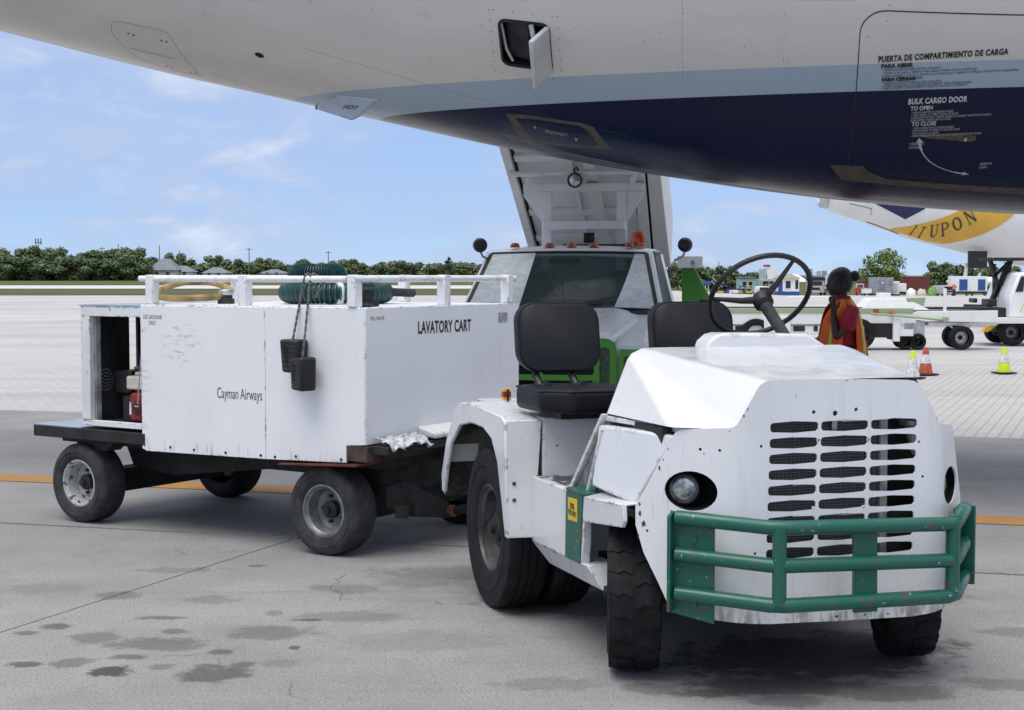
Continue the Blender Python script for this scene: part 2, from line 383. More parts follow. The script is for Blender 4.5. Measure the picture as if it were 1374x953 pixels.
        if not flat: me.set_sharp_from_angle(angle=R(ang))
        o = bpy.data.objects.new(name, me); COL.objects.link(o)
        if parent is not None: o.parent = parent
        if solid:
            md = o.modifiers.new('solid', 'SOLIDIFY'); md.thickness = solid; md.offset = off
        if bevel:
            md = o.modifiers.new('bevel', 'BEVEL'); md.width = bevel; md.segments = seg; md.limit_method = 'ANGLE'; md.angle_limit = R(28)
            md.harden_normals = False; md.use_clamp_overlap = True
        return o

def thing(name, label, cat, loc=(0, 0, 0), rz=0.0, group=None):
    o = bpy.data.objects.new(name, None); COL.objects.link(o); o.empty_display_size = 0.1
    o.location = loc; o.rotation_euler = (0, 0, rz); o['label'] = label; o['category'] = cat
    if group: o['group'] = group
    return o
def tag(o, label, cat, group=None):
    o['label'] = label; o['category'] = cat
    if group: o['group'] = group
    return o
def struct(o): o['kind'] = 'structure'; return o
def dup(root, loc, rz=None, scale=None, label=None):
    r = root.copy(); COL.objects.link(r); r.location = loc
    if rz is not None: r.rotation_euler = (0, 0, rz)
    if scale: r.scale = scale
    if label: r['label'] = label
    for ch in list(root.children):
        c = ch.copy(); COL.objects.link(c); c.parent = r
        for g in list(ch.children):
            d = g.copy(); COL.objects.link(d); d.parent = c
    return r

def rrect(x0, y0, x1, y1, r, n=5):
    pts = []
    for (cx, cy, a0) in ((x1 - r, y1 - r, 0), (x0 + r, y1 - r, 90), (x0 + r, y0 + r, 180), (x1 - r, y0 + r, 270)):
        for i in range(n + 1):
            a = R(a0 + 90 * i / n); pts.append((cx + r * math.cos(a), cy + r * math.sin(a)))
    return pts
def ellipse(cx, cy, a, b, n=28): return [(cx + a * math.cos(2 * math.pi * i / n), cy + b * math.sin(2 * math.pi * i / n)) for i in range(n)]

def plate(name, outer, holes, mapf, mats, parent, thick=0.01, cutx=(), cuty=(), off=-1, ang=30, bevel=0.0):
    """flat outline with holes, cut along the given lines, then bent by mapf(x, y) -> point; thickness by solidify"""
    loops = [outer] + list(holes)
    tris = tessellate_polygon([[Vector((p[0], p[1], 0)) for p in lp] for lp in loops])
    pts = [p for lp in loops for p in lp]
    bm = bmesh.new(); vs = [bm.verts.new((p[0], p[1], 0)) for p in pts]
    for t in tris:
        try: bm.faces.new([vs[i] for i in t])
        except ValueError: pass
    for c in cutx: bmesh.ops.bisect_plane(bm, geom=bm.verts[:] + bm.edges[:] + bm.faces[:], plane_co=(c, 0, 0), plane_no=(1, 0, 0))
    for c in cuty: bmesh.ops.bisect_plane(bm, geom=bm.verts[:] + bm.edges[:] + bm.faces[:], plane_co=(0, c, 0), plane_no=(0, 1, 0))
    bmesh.ops.recalc_face_normals(bm, faces=bm.faces)
    for f in bm.faces:
        if f.normal.z < 0: f.normal_flip()
    for v in bm.verts: v.co = Vector(mapf(v.co.x, v.co.y))
    for f in bm.faces: f.smooth = True
    me = bpy.data.meshes.new(name); bm.to_mesh(me); bm.free()
    if not isinstance(mats, (list, tuple)): mats = [mats]
    for m in mats: me.materials.append(m)
    me.set_sharp_from_angle(angle=R(ang))
    o = bpy.data.objects.new(name, me); COL.objects.link(o)
    if parent is not None: o.parent = parent
    if thick:
        md = o.modifiers.new('solid', 'SOLIDIFY'); md.thickness = thick; md.offset = off
    md = o.modifiers.new('split', 'EDGE_SPLIT'); md.split_angle = R(32); md.use_edge_sharp = False
    md = o.modifiers.new('weighted', 'WEIGHTED_NORMAL'); md.weight = 100; md.keep_sharp = True
    return o

def lettering(name, s, size, mapf, mat, parent, xs=1.0, bold=0.0, align='LEFT', spacing=1.0, lead=1.0, label=None):
    """flat lettering mesh; mapf(x, y) -> point in the parent's space"""
    cu = bpy.data.curves.new(name, 'FONT'); cu.body = s; cu.size = size; cu.align_x = align; cu.offset = bold
    cu.space_character = spacing; cu.space_line = lead; cu.resolution_u = 3
    t = bpy.data.objects.new(name, cu); COL.objects.link(t)
    dg = bpy.context.evaluated_depsgraph_get(); dg.update()
    me = bpy.data.meshes.new_from_object(t.evaluated_get(dg))
    bpy.data.objects.remove(t); bpy.data.curves.remove(cu)
    for v in me.vertices: v.co = Vector(mapf(v.co.x * xs, v.co.y))
    me.materials.clear(); me.materials.append(mat)
    o = bpy.data.objects.new(name, me); COL.objects.link(o)
    if parent is not None: o.parent = parent
    if label: o['label'] = label
    return o

# ================================================================== GROUND
def sstep(a, b, x):
    t = np.clip((x - a) / (b - a), 0, 1); return t * t * (3 - 2 * t)
def gz(x, y):
    """the apron falls gently away towards the far right"""
    x, y = np.asarray(x, float), np.asarray(y, float)
    r = x / np.maximum(y, 1.0)
    return -0.0085 * np.clip(y - 48, 0, 260) * sstep(0.03, 0.14, r)
def terrain(name, xs, ys, off, mat, inside=None):
    mb = MB(); nx, ny = len(xs), len(ys)
    X, Y = np.meshgrid(xs, ys); Z = gz(X, Y) + off
    mb.v = [tuple(p) for p in np.stack([X.ravel(), Y.ravel(), Z.ravel()], 1)]
    for j in range(ny - 1):
        for i in range(nx - 1):
            q = (j * nx + i, j * nx + i + 1, (j + 1) * nx + i + 1, (j + 1) * nx + i); mb.f.append(q); mb.mi.append(0)
    o = mb.build(name, mat, ang=60); return struct(o)

def concretemat(name, base, var, stains=None, speck=0.55, streaks=0.25, tyre=None):
    t = NT(name); x, y, z = t.sep()
    f = t.ramp(t.noise(0.55, 6, 0.62), 0.3, 0.72)
    c = t.mix(f, tuple(b * (1 - var) for b in base), tuple(min(1, b * (1 + var * 0.55)) for b in base))
    m = t.ramp(t.noise(3.1, 6, 0.68), 0.48, 0.75, 0, 0.38)
    c = t.mix(m, c, tuple(b * 0.62 for b in base))
    st = t.ramp(t.noise(2.2, 6, 0.6, t.mapping((0.22, 1.5, 1), (0, 0, R(15.5)))), 0.50, 0.78, 0, streaks)
    c = t.mix(st, c, tuple(b * 0.48 for b in base))
    med = t.noise(34, 4, 0.7)
    c = t.mix(t.ramp(med, 0.32, 0.50, speck * 0.6, 0), c, tuple(b * 0.5 for b in base))
    c = t.mix(t.ramp(med, 0.55, 0.72, 0, speck * 0.4), c, tuple(min(1, b * 1.35) for b in base))
    if stains:
        vo = t.n.new("ShaderNodeTexVoronoi"); vo.feature = 'DISTANCE_TO_EDGE'; vo.inputs["Scale"].default_value = 0.55
        wv = t.n.new("ShaderNodeTexNoise"); wv.inputs["Scale"].default_value = 1.6; wv.inputs["Detail"].default_value = 6; t.l.new(t.pos, wv.inputs["Vector"])
        vm = t.n.new("ShaderNodeVectorMath"); vm.operation = 'MULTIPLY_ADD'; t.l.new(wv.outputs["Color"], vm.inputs[0]); vm.inputs[1].default_value = (.9, .9, .9); t.l.new(t.pos, vm.inputs[2])
        t.l.new(vm.outputs[0], vo.inputs["Vector"])
        cr = t.math('MULTIPLY', t.ramp(vo.outputs["Distance"], 0.0015, 0.005, 0.55, 0), t.ramp(t.noise(0.9, 3), 0.50, 0.60))
        c = t.mix(cr, c, tuple(b * 0.25 for b in base))
        rub = t.ramp(t.noise(1.1, 6, 0.65, t.mapping((0.10, 2.2, 1), (0, 0, R(22)), (2, 1, 0))), 0.56, 0.74, 0, 0.42)
        c = t.mix(rub, c, tuple(b * 0.38 for b in base))
        drip = t.ramp(t.noise(17, 3, 0.6), 0.70, 0.73, 0, 0.55); c = t.mix(t.math('MULTIPLY', drip, t.ramp(t.noise(0.8, 3), 0.48, 0.6)), c, tuple(b * 0.3 for b in base))
    fine = t.noise(95, 2, 0.7)
    c = t.mix(t.ramp(fine, 0.36, 0.50, speck, 0), c, tuple(b * 0.45 for b in base))
    c = t.mix(t.ramp(fine, 0.54, 0.68, 0, speck * 0.8), c, tuple(min(1, b * 1.55) for b in base))
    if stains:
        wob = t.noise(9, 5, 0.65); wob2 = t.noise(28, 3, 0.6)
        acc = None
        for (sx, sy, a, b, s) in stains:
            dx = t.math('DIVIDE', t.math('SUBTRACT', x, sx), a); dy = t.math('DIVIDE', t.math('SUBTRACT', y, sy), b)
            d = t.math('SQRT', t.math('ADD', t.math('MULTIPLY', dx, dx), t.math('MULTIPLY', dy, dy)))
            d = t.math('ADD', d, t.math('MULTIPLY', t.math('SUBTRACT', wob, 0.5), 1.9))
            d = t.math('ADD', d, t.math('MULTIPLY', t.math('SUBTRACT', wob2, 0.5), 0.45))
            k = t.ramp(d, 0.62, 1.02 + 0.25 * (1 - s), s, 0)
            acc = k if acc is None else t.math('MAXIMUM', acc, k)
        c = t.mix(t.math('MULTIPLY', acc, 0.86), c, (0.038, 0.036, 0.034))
    t.bump(fine, 0.35, 0.004)
    return t.done(c, t.ramp(m, 0, 0.4, 0.82, 0.62), 0, 0.3)

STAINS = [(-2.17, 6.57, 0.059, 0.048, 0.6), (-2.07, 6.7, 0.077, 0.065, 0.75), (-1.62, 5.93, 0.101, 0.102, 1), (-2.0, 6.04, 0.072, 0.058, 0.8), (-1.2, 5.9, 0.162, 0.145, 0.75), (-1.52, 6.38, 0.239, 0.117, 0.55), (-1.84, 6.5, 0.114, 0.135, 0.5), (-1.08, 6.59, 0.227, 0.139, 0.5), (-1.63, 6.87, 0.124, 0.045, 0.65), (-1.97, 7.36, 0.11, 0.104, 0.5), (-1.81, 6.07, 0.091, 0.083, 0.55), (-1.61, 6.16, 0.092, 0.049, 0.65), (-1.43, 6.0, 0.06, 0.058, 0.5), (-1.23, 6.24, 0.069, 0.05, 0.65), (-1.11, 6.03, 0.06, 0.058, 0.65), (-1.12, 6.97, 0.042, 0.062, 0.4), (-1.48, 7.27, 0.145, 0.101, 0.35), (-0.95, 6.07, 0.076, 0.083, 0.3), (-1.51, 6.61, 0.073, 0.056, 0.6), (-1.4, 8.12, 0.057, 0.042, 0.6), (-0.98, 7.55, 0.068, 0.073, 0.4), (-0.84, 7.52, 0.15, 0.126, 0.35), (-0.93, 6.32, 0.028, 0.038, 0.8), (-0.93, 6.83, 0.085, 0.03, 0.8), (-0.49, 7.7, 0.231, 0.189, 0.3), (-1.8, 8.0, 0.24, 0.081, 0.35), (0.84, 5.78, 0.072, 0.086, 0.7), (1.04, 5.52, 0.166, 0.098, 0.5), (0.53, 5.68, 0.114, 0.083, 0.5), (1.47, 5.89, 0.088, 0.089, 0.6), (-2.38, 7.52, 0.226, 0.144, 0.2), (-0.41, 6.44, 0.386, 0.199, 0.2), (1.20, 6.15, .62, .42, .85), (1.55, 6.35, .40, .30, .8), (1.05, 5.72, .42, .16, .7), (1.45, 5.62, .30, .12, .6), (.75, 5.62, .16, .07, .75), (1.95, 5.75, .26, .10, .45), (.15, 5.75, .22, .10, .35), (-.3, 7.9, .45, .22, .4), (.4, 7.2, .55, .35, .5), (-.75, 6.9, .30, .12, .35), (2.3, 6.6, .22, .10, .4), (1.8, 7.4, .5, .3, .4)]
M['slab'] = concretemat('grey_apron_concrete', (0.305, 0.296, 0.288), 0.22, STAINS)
M['joint'] = plain('tar_filled_joint', (0.02, 0.02, 0.02), 0.9, 0, 0.3, 8)

def paveredmat():
    t = NT('pale_paver_apron'); x, y, z = t.sep()
    base = (0.47, 0.455, 0.445)
    f = t.ramp(t.noise(0.12, 6, 0.62), 0.3, 0.7)
    c = t.mix(f, tuple(b * 0.90 for b in base), tuple(b * 1.10 for b in base))
    st = t.ramp(t.noise(0.5, 7, 0.62, t.mapping((0.10, 1.0, 1), (0, 0, R(9)))), 0.50, 0.72, 0, 0.50)
    c = t.mix(st, c, (0.30, 0.285, 0.275))
    st2 = t.ramp(t.noise(0.35, 4, 0.6, t.mapping((0.05, 1.0, 1), (0, 0, R(-4)), (3, 5, 0))), 0.55, 0.62, 0, 0.35)
    c = t.mix(st2, c, (0.33, 0.31, 0.30))
    b = t.n.new("ShaderNodeTexBrick"); b.inputs["Scale"].default_value = 1
    b.inputs["Brick Width"].default_value = 0.226; b.inputs["Row Height"].default_value = 0.113; b.inputs["Mortar Size"].default_value = 0.005
    b.inputs["Color1"].default_value = (1, 1, 1, 1); b.inputs["Color2"].default_value = (0.93, 0.93, 0.93, 1); b.inputs["Mortar"].default_value = (0.55, 0.53, 0.5, 1)
    t.l.new(t.mapping((1, 1, 1), (0, 0, R(-67.7))), b.inputs["Vector"])
    c = t.mix(t.ramp(y, 22.0, 40.0, 1.0, 0.0), c, t.mix(1.0, c, b.outputs["Color"], 'MULTIPLY'))
    return t.done(c, 0.85, 0, 0.2)
M['pavers'] = paveredmat()
def brickpiece():
    t = NT('pale_concrete_brick')
    g = t.n.new("ShaderNodeNewGeometry")
    c = t.mix(g.outputs["Random Per Island"], (0.43, 0.415, 0.405), (0.55, 0.535, 0.52))
    c = t.mix(t.ramp(t.noise(0.8, 6), 0.4, 0.75, 0, 0.45), c, (0.36, 0.345, 0.335))
    c = t.mix(t.ramp(t.noise(90, 2), 0.36, 0.5, 0.25, 0), c, (0.28, 0.27, 0.265))
    return t.done(c, 0.85, 0, 0.25)
M['brick'] = brickpiece()
def grassmat(name, a, b, sc):
    t = NT(name)
    f = t.ramp(t.noise(sc, 6, 0.65, t.mapping((0.25, 1, 1))), 0.3, 0.72)
    f2 = t.ramp(t.noise(sc * 9, 4, 0.65, t.mapping((0.4, 1, 1))), 0.35, 0.7, 0, 0.5)
    c = t.mix(f, a, b); c = t.mix(f2, c, tuple(x * 0.7 for x in b))
    return t.done(c, 0.9, 0, 0.1)
M['grass_near'] = grassmat('dry_mown_grass', (0.075, 0.085, 0.035), (0.115, 0.115, 0.055), 0.05)
M['grass_far'] = grassmat('rough_far_grass', (0.070, 0.095, 0.030), (0.125, 0.13, 0.052), 0.05)
M['taxi'] = concretemat('bleached_taxiway_concrete', (0.60, 0.585, 0.565), 0.08, None, 0.05, 0.15)
def linemat():
    t = NT('worn_orange_line_paint')
    c = t.mix(t.ramp(t.noise(1.5, 6, 0.65), 0.35, 0.75), (0.46, 0.215, 0.035), (0.37, 0.19, 0.055))
    c = t.mix(t.ramp(t.noise(22, 5, 0.7), 0.58, 0.70, 0, 0.55), c, (0.20, 0.17, 0.14))
    c = t.mix(t.ramp(t.noise(4, 5, 0.6, t.mapping((0.2, 2, 1))), 0.55, 0.8, 0, 0.5), c, (0.18, 0.13, 0.09))
    return t.done(c, 0.75)
M['line'] = linemat()

A15, B22 = R(-15.5), R(22.3)
va = Vector((math.cos(A15), math.sin(A15))); vb = Vector((math.sin(B22), math.cos(B22)))
P0 = Vector((-1.308, 8.979))
SB = 7.03      # slab pitch away from the camera
def ab(i, j): p = P0 + va * i + vb * j; return (p.x, p.y)

# far ground, one sheet to the horizon
xs = np.concatenate([np.linspace(-4000, -500, 8), np.linspace(-420, 420, 85), np.linspace(500, 4000, 8)])
ys = np.concatenate([np.linspace(-60, 400, 93), np.linspace(450, 5000, 12)])
terrain('ground', xs, ys, -0.06, M['grass_far'])
# paver apron beyond the concrete: a sheet whose near edge is the boundary line
mb = MB(); nx, ny = 150, 60
be0 = P0 + vb * SB
def far_edge(x): return 113.0 + 0.00 * x
for j in range(ny + 1):
    for i in range(nx + 1):
        a = -140 + 300 * i / nx; e = be0 + va * a
        ex = e.x; y1 = 113.0 + 112 * float(sstep(0.2, 1.6, np.array(ex)))
        t = (j / ny) ** 1.6; y = e.y + (y1 - e.y) * t
        x = e.x * (1 + t * (y1 / 16.0 - 1) * 0.9) if ex > 0 else e.x * (1 + t * 1.2)
        mb.v.append((x, y, float(gz(x, y)) - 0.012 + (0.006 if t > 0.3 else 0)))
for j in range(ny):
    for i in range(nx):
        mb.f.append((j * (nx + 1) + i, j * (nx + 1) + i + 1, (j + 1) * (nx + 1) + i + 1, (j + 1) * (nx + 1) + i)); mb.mi.append(0)
pavers = struct(mb.build('paver_apron', M['pavers'], ang=60))
# single bricks in the nearest rows right of the tractor, real joints between them
mb = MB()
du, dv = 0.113, 0.226
bp = Vector((vb.x, vb.y)); pa = Vector((vb.y, -vb.x))          # rows run along vb
rnd = random.Random(3)
rows = range(-2, 62)
for r in rows:
    for k in range(0, 46):
        u = 4.3 + r * du; v = 0.02 + (k + (0.5 if r % 2 else 0)) * dv
        c = be0 + va * 0 + pa * (u + 0.0) + bp * v
        # stay beyond the boundary line
        rel = c - be0; n = Vector((-va.y, va.x)); 
        if rel.dot(n) < 0.13: 
            continue
        if c.y > 23.5 or c.x < 3.9 or c.x > 9.2: continue
        hz = -0.003 + rnd.uniform(-0.0012, 0.0012); a2, b2 = du / 2 - 0.0035, dv / 2 - 0.0035
        q = [c - pa * a2 - bp * b2, c + pa * a2 - bp * b2, c + pa * a2 + bp * b2, c - pa * a2 + bp * b2]
        mb.hexa([(p.x, p.y, -0.03) for p in q], [(p.x, p.y, hz) for p in q])
ob = mb.build('paving_brick', M['brick'], pavers, flat=True); ob['kind'] = 'stuff'
jb = MB(); q = [be0 + va * 4.0 , be0 + va * 10.5, be0 + va * 13.5 + vb * 9.5, be0 + va * 5.0 + vb * 9.5]

# apron concrete: a dark bed with separate slabs on it
mb = MB(); q = [ab(-30, -21.5), ab(30, -21.5), ab(30, SB), ab(-30, SB)]
mb.add([(p[0], p[1], -0.035) for p in q], [(0, 1, 2, 3)])
apron = struct(mb.build('apron', M['joint']))
for j in range(-3, 1):
    for i in range(-4, 4):
        g = 0.005; gj = 0.017; i0, i1 = i * 6.9 + g, (i + 1) * 6.9 - g; j0, j1 = j * SB + gj, (j + 1) * SB - gj
        if j == 0: j1 += gj
        mb = MB(); q = [ab(i0, j0), ab(i1, j0), ab(i1, j1), ab(i0, j1)]
        mb.hexa([(p[0], p[1], -0.034) for p in q], [(p[0], p[1], 0) for p in q])
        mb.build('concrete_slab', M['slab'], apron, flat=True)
# orange taxi line
l0, l1 = Vector((-4.03, 11.67)), Vector((3.316, 9.58)); d = (l1 - l0).normalized(); n = Vector((-d.y, d.x))
mb = MB(); q = [l0 - d * 16 - n * 0.17, l1 + d * 12 - n * 0.17, l1 + d * 12 + n * 0.17, l0 - d * 16 + n * 0.17]
mb.add([(p.x, p.y, 0.004) for p in q], [(0, 1, 2, 3)])
struct(mb.build('orange_apron_line', M['line']))
# grass and taxiway strips on the far side, left
gx = np.linspace(-260, 17, 60)
terrain('near_grass_strip', gx, np.linspace(112.5, 166, 12), -0.002, M['grass_near'])
terrain('far_taxiway', np.linspace(-300, 40, 60), np.linspace(165.5, 212, 12), 0.004, M['taxi'])
terrain('far_grass_strip', np.linspace(-300, 60, 60), np.linspace(211, 420, 40), -0.004, M['grass_far'])

# ================================================================== AIRCRAFT OVERHEAD
PSI = R(8.0); a0 = Vector((3.5, 11.0))
craft = thing('airliner', 'white airliner tail section overhead with light blue band and navy belly', 'aircraft', (a0.x, a0.y, 0), -PSI)
# local frame: x forward (image right), y away from the camera, z up
ZT = 5.809
_u = np.array([-30, -3, -1.6, -0.268, 1.1, 2.327, 3.536, 4.513, 5.484, 6.254, 7.772, 9.5, 11.5, 13.5])
_r = np.array([0, 0, 0.002, 0.030, 0.148, 0.326, 0.549, 0.769, 0.993, 1.171, 1.563, 2.03, 2.6, 3.2])
# smooth cubic through the points
_d = np.zeros(len(_u)); _d[1:-1] = ((_r[2:] - _r[1:-1]) / (_u[2:] - _u[1:-1]) + (_r[1:-1] - _r[:-2]) / (_u[1:-1] - _u[:-2])) / 2; _d[-1] = 0.3
def rise(u):
    i = int(np.clip(np.searchsorted(_u, u) - 1, 0, len(_u) - 2)); h = _u[i + 1] - _u[i]; t = (u - _u[i]) / h
    return ((2 * t**3 - 3 * t**2 + 1) * _r[i] + (t**3 - 2 * t**2 + t) * h * _d[i] + (-2 * t**3 + 3 * t**2) * _r[i + 1] + (t**3 - t**2) * h * _d[i + 1])
def frad(u): return 1.9 - rise(u) / 2
def fs(u, ang, off=0.0):
    """point on the skin; u metres aft, ang degrees up from the keel towards the camera"""
    r = frad(u); cz = ZT - r; a = R(ang)
    return (-u, -(r + off) * math.sin(a), cz - (r + off) * math.cos(a))
def fz(u, z, off=0.0):
    r = frad(u); cz = ZT - r
    return fs(u, math.degrees(math.acos(max(-1, min(1, (cz - z) / r)))), off)
V0, V1, VA0, VA1 = 3.085, 3.435, 46.0, 58.2     # outflow valve opening
us = sorted(set(list(np.linspace(-14, -1, 27)) + list(np.linspace(-0.8, 9.4, 86)) + list(np.linspace(9.8, 13.2, 12)) + [V0, V1]))
an = sorted(set(list(np.linspace(-180, -40, 25)) + list(np.linspace(-38, 100, 93)) + list(np.linspace(104, 180, 16)) + [VA0, VA1]))
an = [a for a in an if a > -180 + 1e-6]
mb = MB(); na = len(an)
for u in us:
    for a in an: mb.v.append(fs(u, a))
for i in range(len(us) - 1):
    for j in range(na):
        um = (us[i] + us[i + 1]) / 2; am = (an[j] + an[(j + 1) % na]) / 2 if j < na - 1 else 179
        if V0 < um < V1 and VA0 < am < VA1: continue
        mb.f.append((i * na + j, i * na + (j + 1) % na, (i + 1) * na + (j + 1) % na, (i + 1) * na + j)); mb.mi.append(0)
mb.f.append(tuple(range(na))); mb.mi.append(0)
mb.f.append(tuple((len(us) - 1) * na + j for j in range(na))); mb.mi.append(0)
mb.build('fuselage', M['livery'], craft, ang=60)
GU = [i * 0.06 for i in range(-40, 140)]; GA = [i * 1.5 for i in range(0, 80)]
def skin(name, outer, holes, mat, off, thick=0.004, parent=craft):
    return plate(name, outer, holes, lambda u, a: fs(u, a, off), mat, parent, thick, [g for g in GU], [g for g in GA], 1, ang=50)
def arr(u0, a0_, u1, a1, ru, n=6):
    """rounded rectangle in (u, angle) with corners round in metres"""
    k = 1.85 * math.pi / 180
    return [(p[0], p[1] / k) for p in rrect(u0, a0_ * k, u1, a1 * k, ru, n)]
# bulk cargo door: dark gap ring, then the door leaf in the same livery
door_o = arr(-1.15, 22.9, 1.085, 66.8, 0.16)
skin('door_gap', arr(-1.146, 22.75, 1.082, 66.95, 0.16), [arr(-1.14, 23.0, 1.076, 66.7, 0.155)], M['ink'], 0.0012, 0.001)
cdoor = skin('cargo_door', arr(-1.14, 23.0, 1.076, 66.7, 0.155), [], M['livery'], 0.0, 0.0015)
skin('scuff_plate', [(1.20, 26.2), (0.98, 27.0), (0.93, 24.6), (0.80, 22.2), (-1.2, 22.2), (-1.2, 19.2), (1.10, 19.6)][::-1], [], M['brown_metal'], 0.0022, 0.002)
# door handle and its arc
skin('handle_recess', [(0.665, 38.9), (0.60, 39.5), (0.32, 40.0), (0.285, 39.6), (0.285, 38.4), (0.33, 37.9), (0.60, 38.3)], [], M['brown_metal'], 0.002, 0.003)
mb = MB(); mb.tube([fs(0.36, 38.9, 0.01), fs(0.345, 38.8, 0.012)], 0.014, 8); mb.build('handle_pivot', M['alu'], cdoor)
mb = MB(); arc = []
for i in range(19):
    t = i / 18; a = R(180 + 8 + t * 76)
    arc.append((0.30 - 0.0 - 0.36 * math.cos(a) * 1.0 - 0.02, 38.4 + (0.36 * math.sin(a)) * 180 / math.pi / 1.85))
for i in range(18):
    w = 0.0045 if 2 < i < 16 else 0.008
    (u0, b0), (u1, b1) = arc[i], arc[i + 1]; dx, dy = u1 - u0, (b1 - b0) * 0.0323; L = math.hypot(dx, dy); nx, ny = -dy / L * w, dx / L * w / 0.0323
    mb.add([fs(u0 + nx, b0 + ny, .004), fs(u1 + nx, b1 + ny, .004), fs(u1 - nx, b1 - ny, .004), fs(u0 - nx, b0 - ny, .004)], [(0, 1, 2, 3)])
for (k, s) in ((0, -1), (18, 1)):
    (u0, b0) = arc[k]; (u1, b1) = arc[k + (1 if k == 0 else -1)]; dx, dy = u0 - u1, (b0 - b1) * 0.0323; L = math.hypot(dx, dy); dx /= L; dy /= L
    mb.add([fs(u0 + dx * .045, b0 + dy * .045 / .0323, .004), fs(u0 - dy * .024, b0 + dx * .024 / .0323, .004), fs(u0 + dy * .024, b0 - dx * .024 / .0323, .004)], [(0, 1, 2)])
mb.build('swing_arrow', M['white_ink'], cdoor)
def ftext(name, s, u, z, size, mat, slope=0.03, **k):
    return lettering(name, s, size, lambda x, y: fz(u - x, z + x * slope + y * 0.93, 0.0035), mat, cdoor, **k)
ftext('door_lettering', "PUERTA DE COMPARTIMIENTO DE CARGA", 0.955, 2.955, 0.050, M['ink'], 0.030, xs=0.735, bold=0.0022, spacing=1.13)
ftext('door_lettering', "PARA ABRIR", 0.935, 2.918, 0.036, M['ink'], 0.02, xs=1.0, bold=0.0015)
ftext('door_lettering', "1 PRESIONE EL BOTON PARA SOLTAR LA PALANCA\n2 MUEVA LA PALANCA A \"ABIERTO\" PARA ABRIR LA PUERTA HASTA SU APERTURA\n3 ABRA LA PUERTA Y VUELVA LA PALANCA A LA POSICION DE \"CERRADO\" Y EMPUJE LA PUERTA HASTA ASEGURARLA\n4 EMPUJE LA PUERTA HACIA ARRIBA", 0.925, 2.900, 0.0195, M['ink'], 0.02, xs=0.80, lead=0.98)
ftext('door_lettering', "PARA CERRAR", 0.925, 2.840, 0.033, M['ink'], 0.02, xs=1.0, bold=0.0015)
ftext('door_lettering', "1 PRESIONE EL BOTON PARA SOLTAR LA PALANCA\n2 MUEVA LA PALANCA A LA POSICION DE \"ABIERTO\" PARA DESENGANCHAR\n3 BAJE LA PUERTA COMPLETAMENTE Y MUEVA LA PALANCA A \"CERRADO\"", 0.915, 2.822, 0.0195, M['ink'], 0.02, xs=0.80, lead=0.80)
ftext('door_lettering', "BULK CARGO DOOR", 0.745, 2.705, 0.048, M['white_ink'], 0.02, xs=0.74, bold=0.0022, spacing=1.10)
ftext('door_lettering', "TO OPEN", 0.725, 2.668, 0.036, M['white_ink'], 0.02, xs=0.9, bold=0.0012)
ftext('door_lettering', "1 PRESS PUSHBUTTON TO RELEASE HANDLE\n2 MOVE HANDLE TO \"OPEN\" TO UNLOCK DOOR\n3 OPEN DOOR PARTIALLY. RETURN HANDLE TO \"LOCKED\" AND PUSH INTO RECESS\n4 PUSH DOOR UPWARDS UNTIL LATCHED", 0.715, 2.648, 0.018, M['white_ink'], 0.02, xs=0.72, lead=0.9)
ftext('door_lettering', "TO CLOSE", 0.705, 2.576, 0.036, M['white_ink'], 0.02, xs=0.9, bold=0.0012)
ftext('door_lettering', "1 PRESS PUSHBUTTON TO RELEASE HANDLE\n2 MOVE HANDLE TO \"OPEN\" TO UNLATCH DOOR\n3 PULL DOOR FULLY DOWN\n4 MOVE HANDLE TO \"LOCKED\" TO LOCK DOOR AND PUSH INTO RECESS", 0.695, 2.556, 0.018, M['white_ink'], 0.02, xs=0.72, lead=0.9)
ftext('door_lettering', "CERRADO\nLOCKED", 0.70, 2.462, 0.022, M['white_ink'], 0.02, xs=0.9)
ftext('door_lettering', "ABIERTO\nOPEN", 0.225, 2.335, 0.022, M['white_ink'], 0.02, xs=0.9)
# outflow valve: frame, recess, inner duct and the open flap
skin('valve_frame', arr(V0 - .03, VA0 - 1.2, V1 + .03, VA1 + 1.2, 0.07), [arr(V0 + .006, VA0 + .3, V1 - .006, VA1 - .3, 0.05)], M['livery'], 0.0, 0.004)
skin('valve_seal', arr(V0 - .004, VA0 - .2, V1 + .004, VA1 + .2, 0.06), [arr(V0 + .012, VA0 + .6, V1 - .012, VA1 - .6, 0.045)], M['chassis'], 0.003, 0.004)
mb = MB(); pts = []
for (u, a) in ((V0 - .01, VA0 - .4), (V1 + .01, VA0 - .4), (V1 + .01, VA1 + .4), (V0 - .01, VA1 + .4)): pts.append((fs(u, a, -0.002), fs(u, a, -0.34)))
o4 = [p[0] for p in pts]; i4 = [p[1] for p in pts]
mb.add(o4 + i4, [(0, 1, 5, 4), (1, 2, 6, 5), (2, 3, 7, 6), (3, 0, 4, 7), (4, 5, 6, 7)])
mb.build('valve_recess', M['chassis'], craft)
mb = MB(); mb.hexa([fs(3.40, 47, -.07), fs(3.23, 47, -.03), fs(3.23, 47, -.10), fs(3.40, 47, -.14)], [fs(3.40, 57.6, -.07), fs(3.23, 57.6, -.03), fs(3.23, 57.6, -.10), fs(3.40, 57.6, -.14)])
mb.build('valve_duct', M['rubber_grey'], craft, bevel=0.02)
mb = MB(); mb.tube([fs(3.42, 57, -.03), fs(3.40, 50, -.03), fs(3.36, 47, -.02)], 0.012, 8); mb.tube([fs(3.21, 57.6, .0), fs(3.19, 54.5, .05)], 0.018, 8); mb.build('valve_linkage', M['alu'], craft)
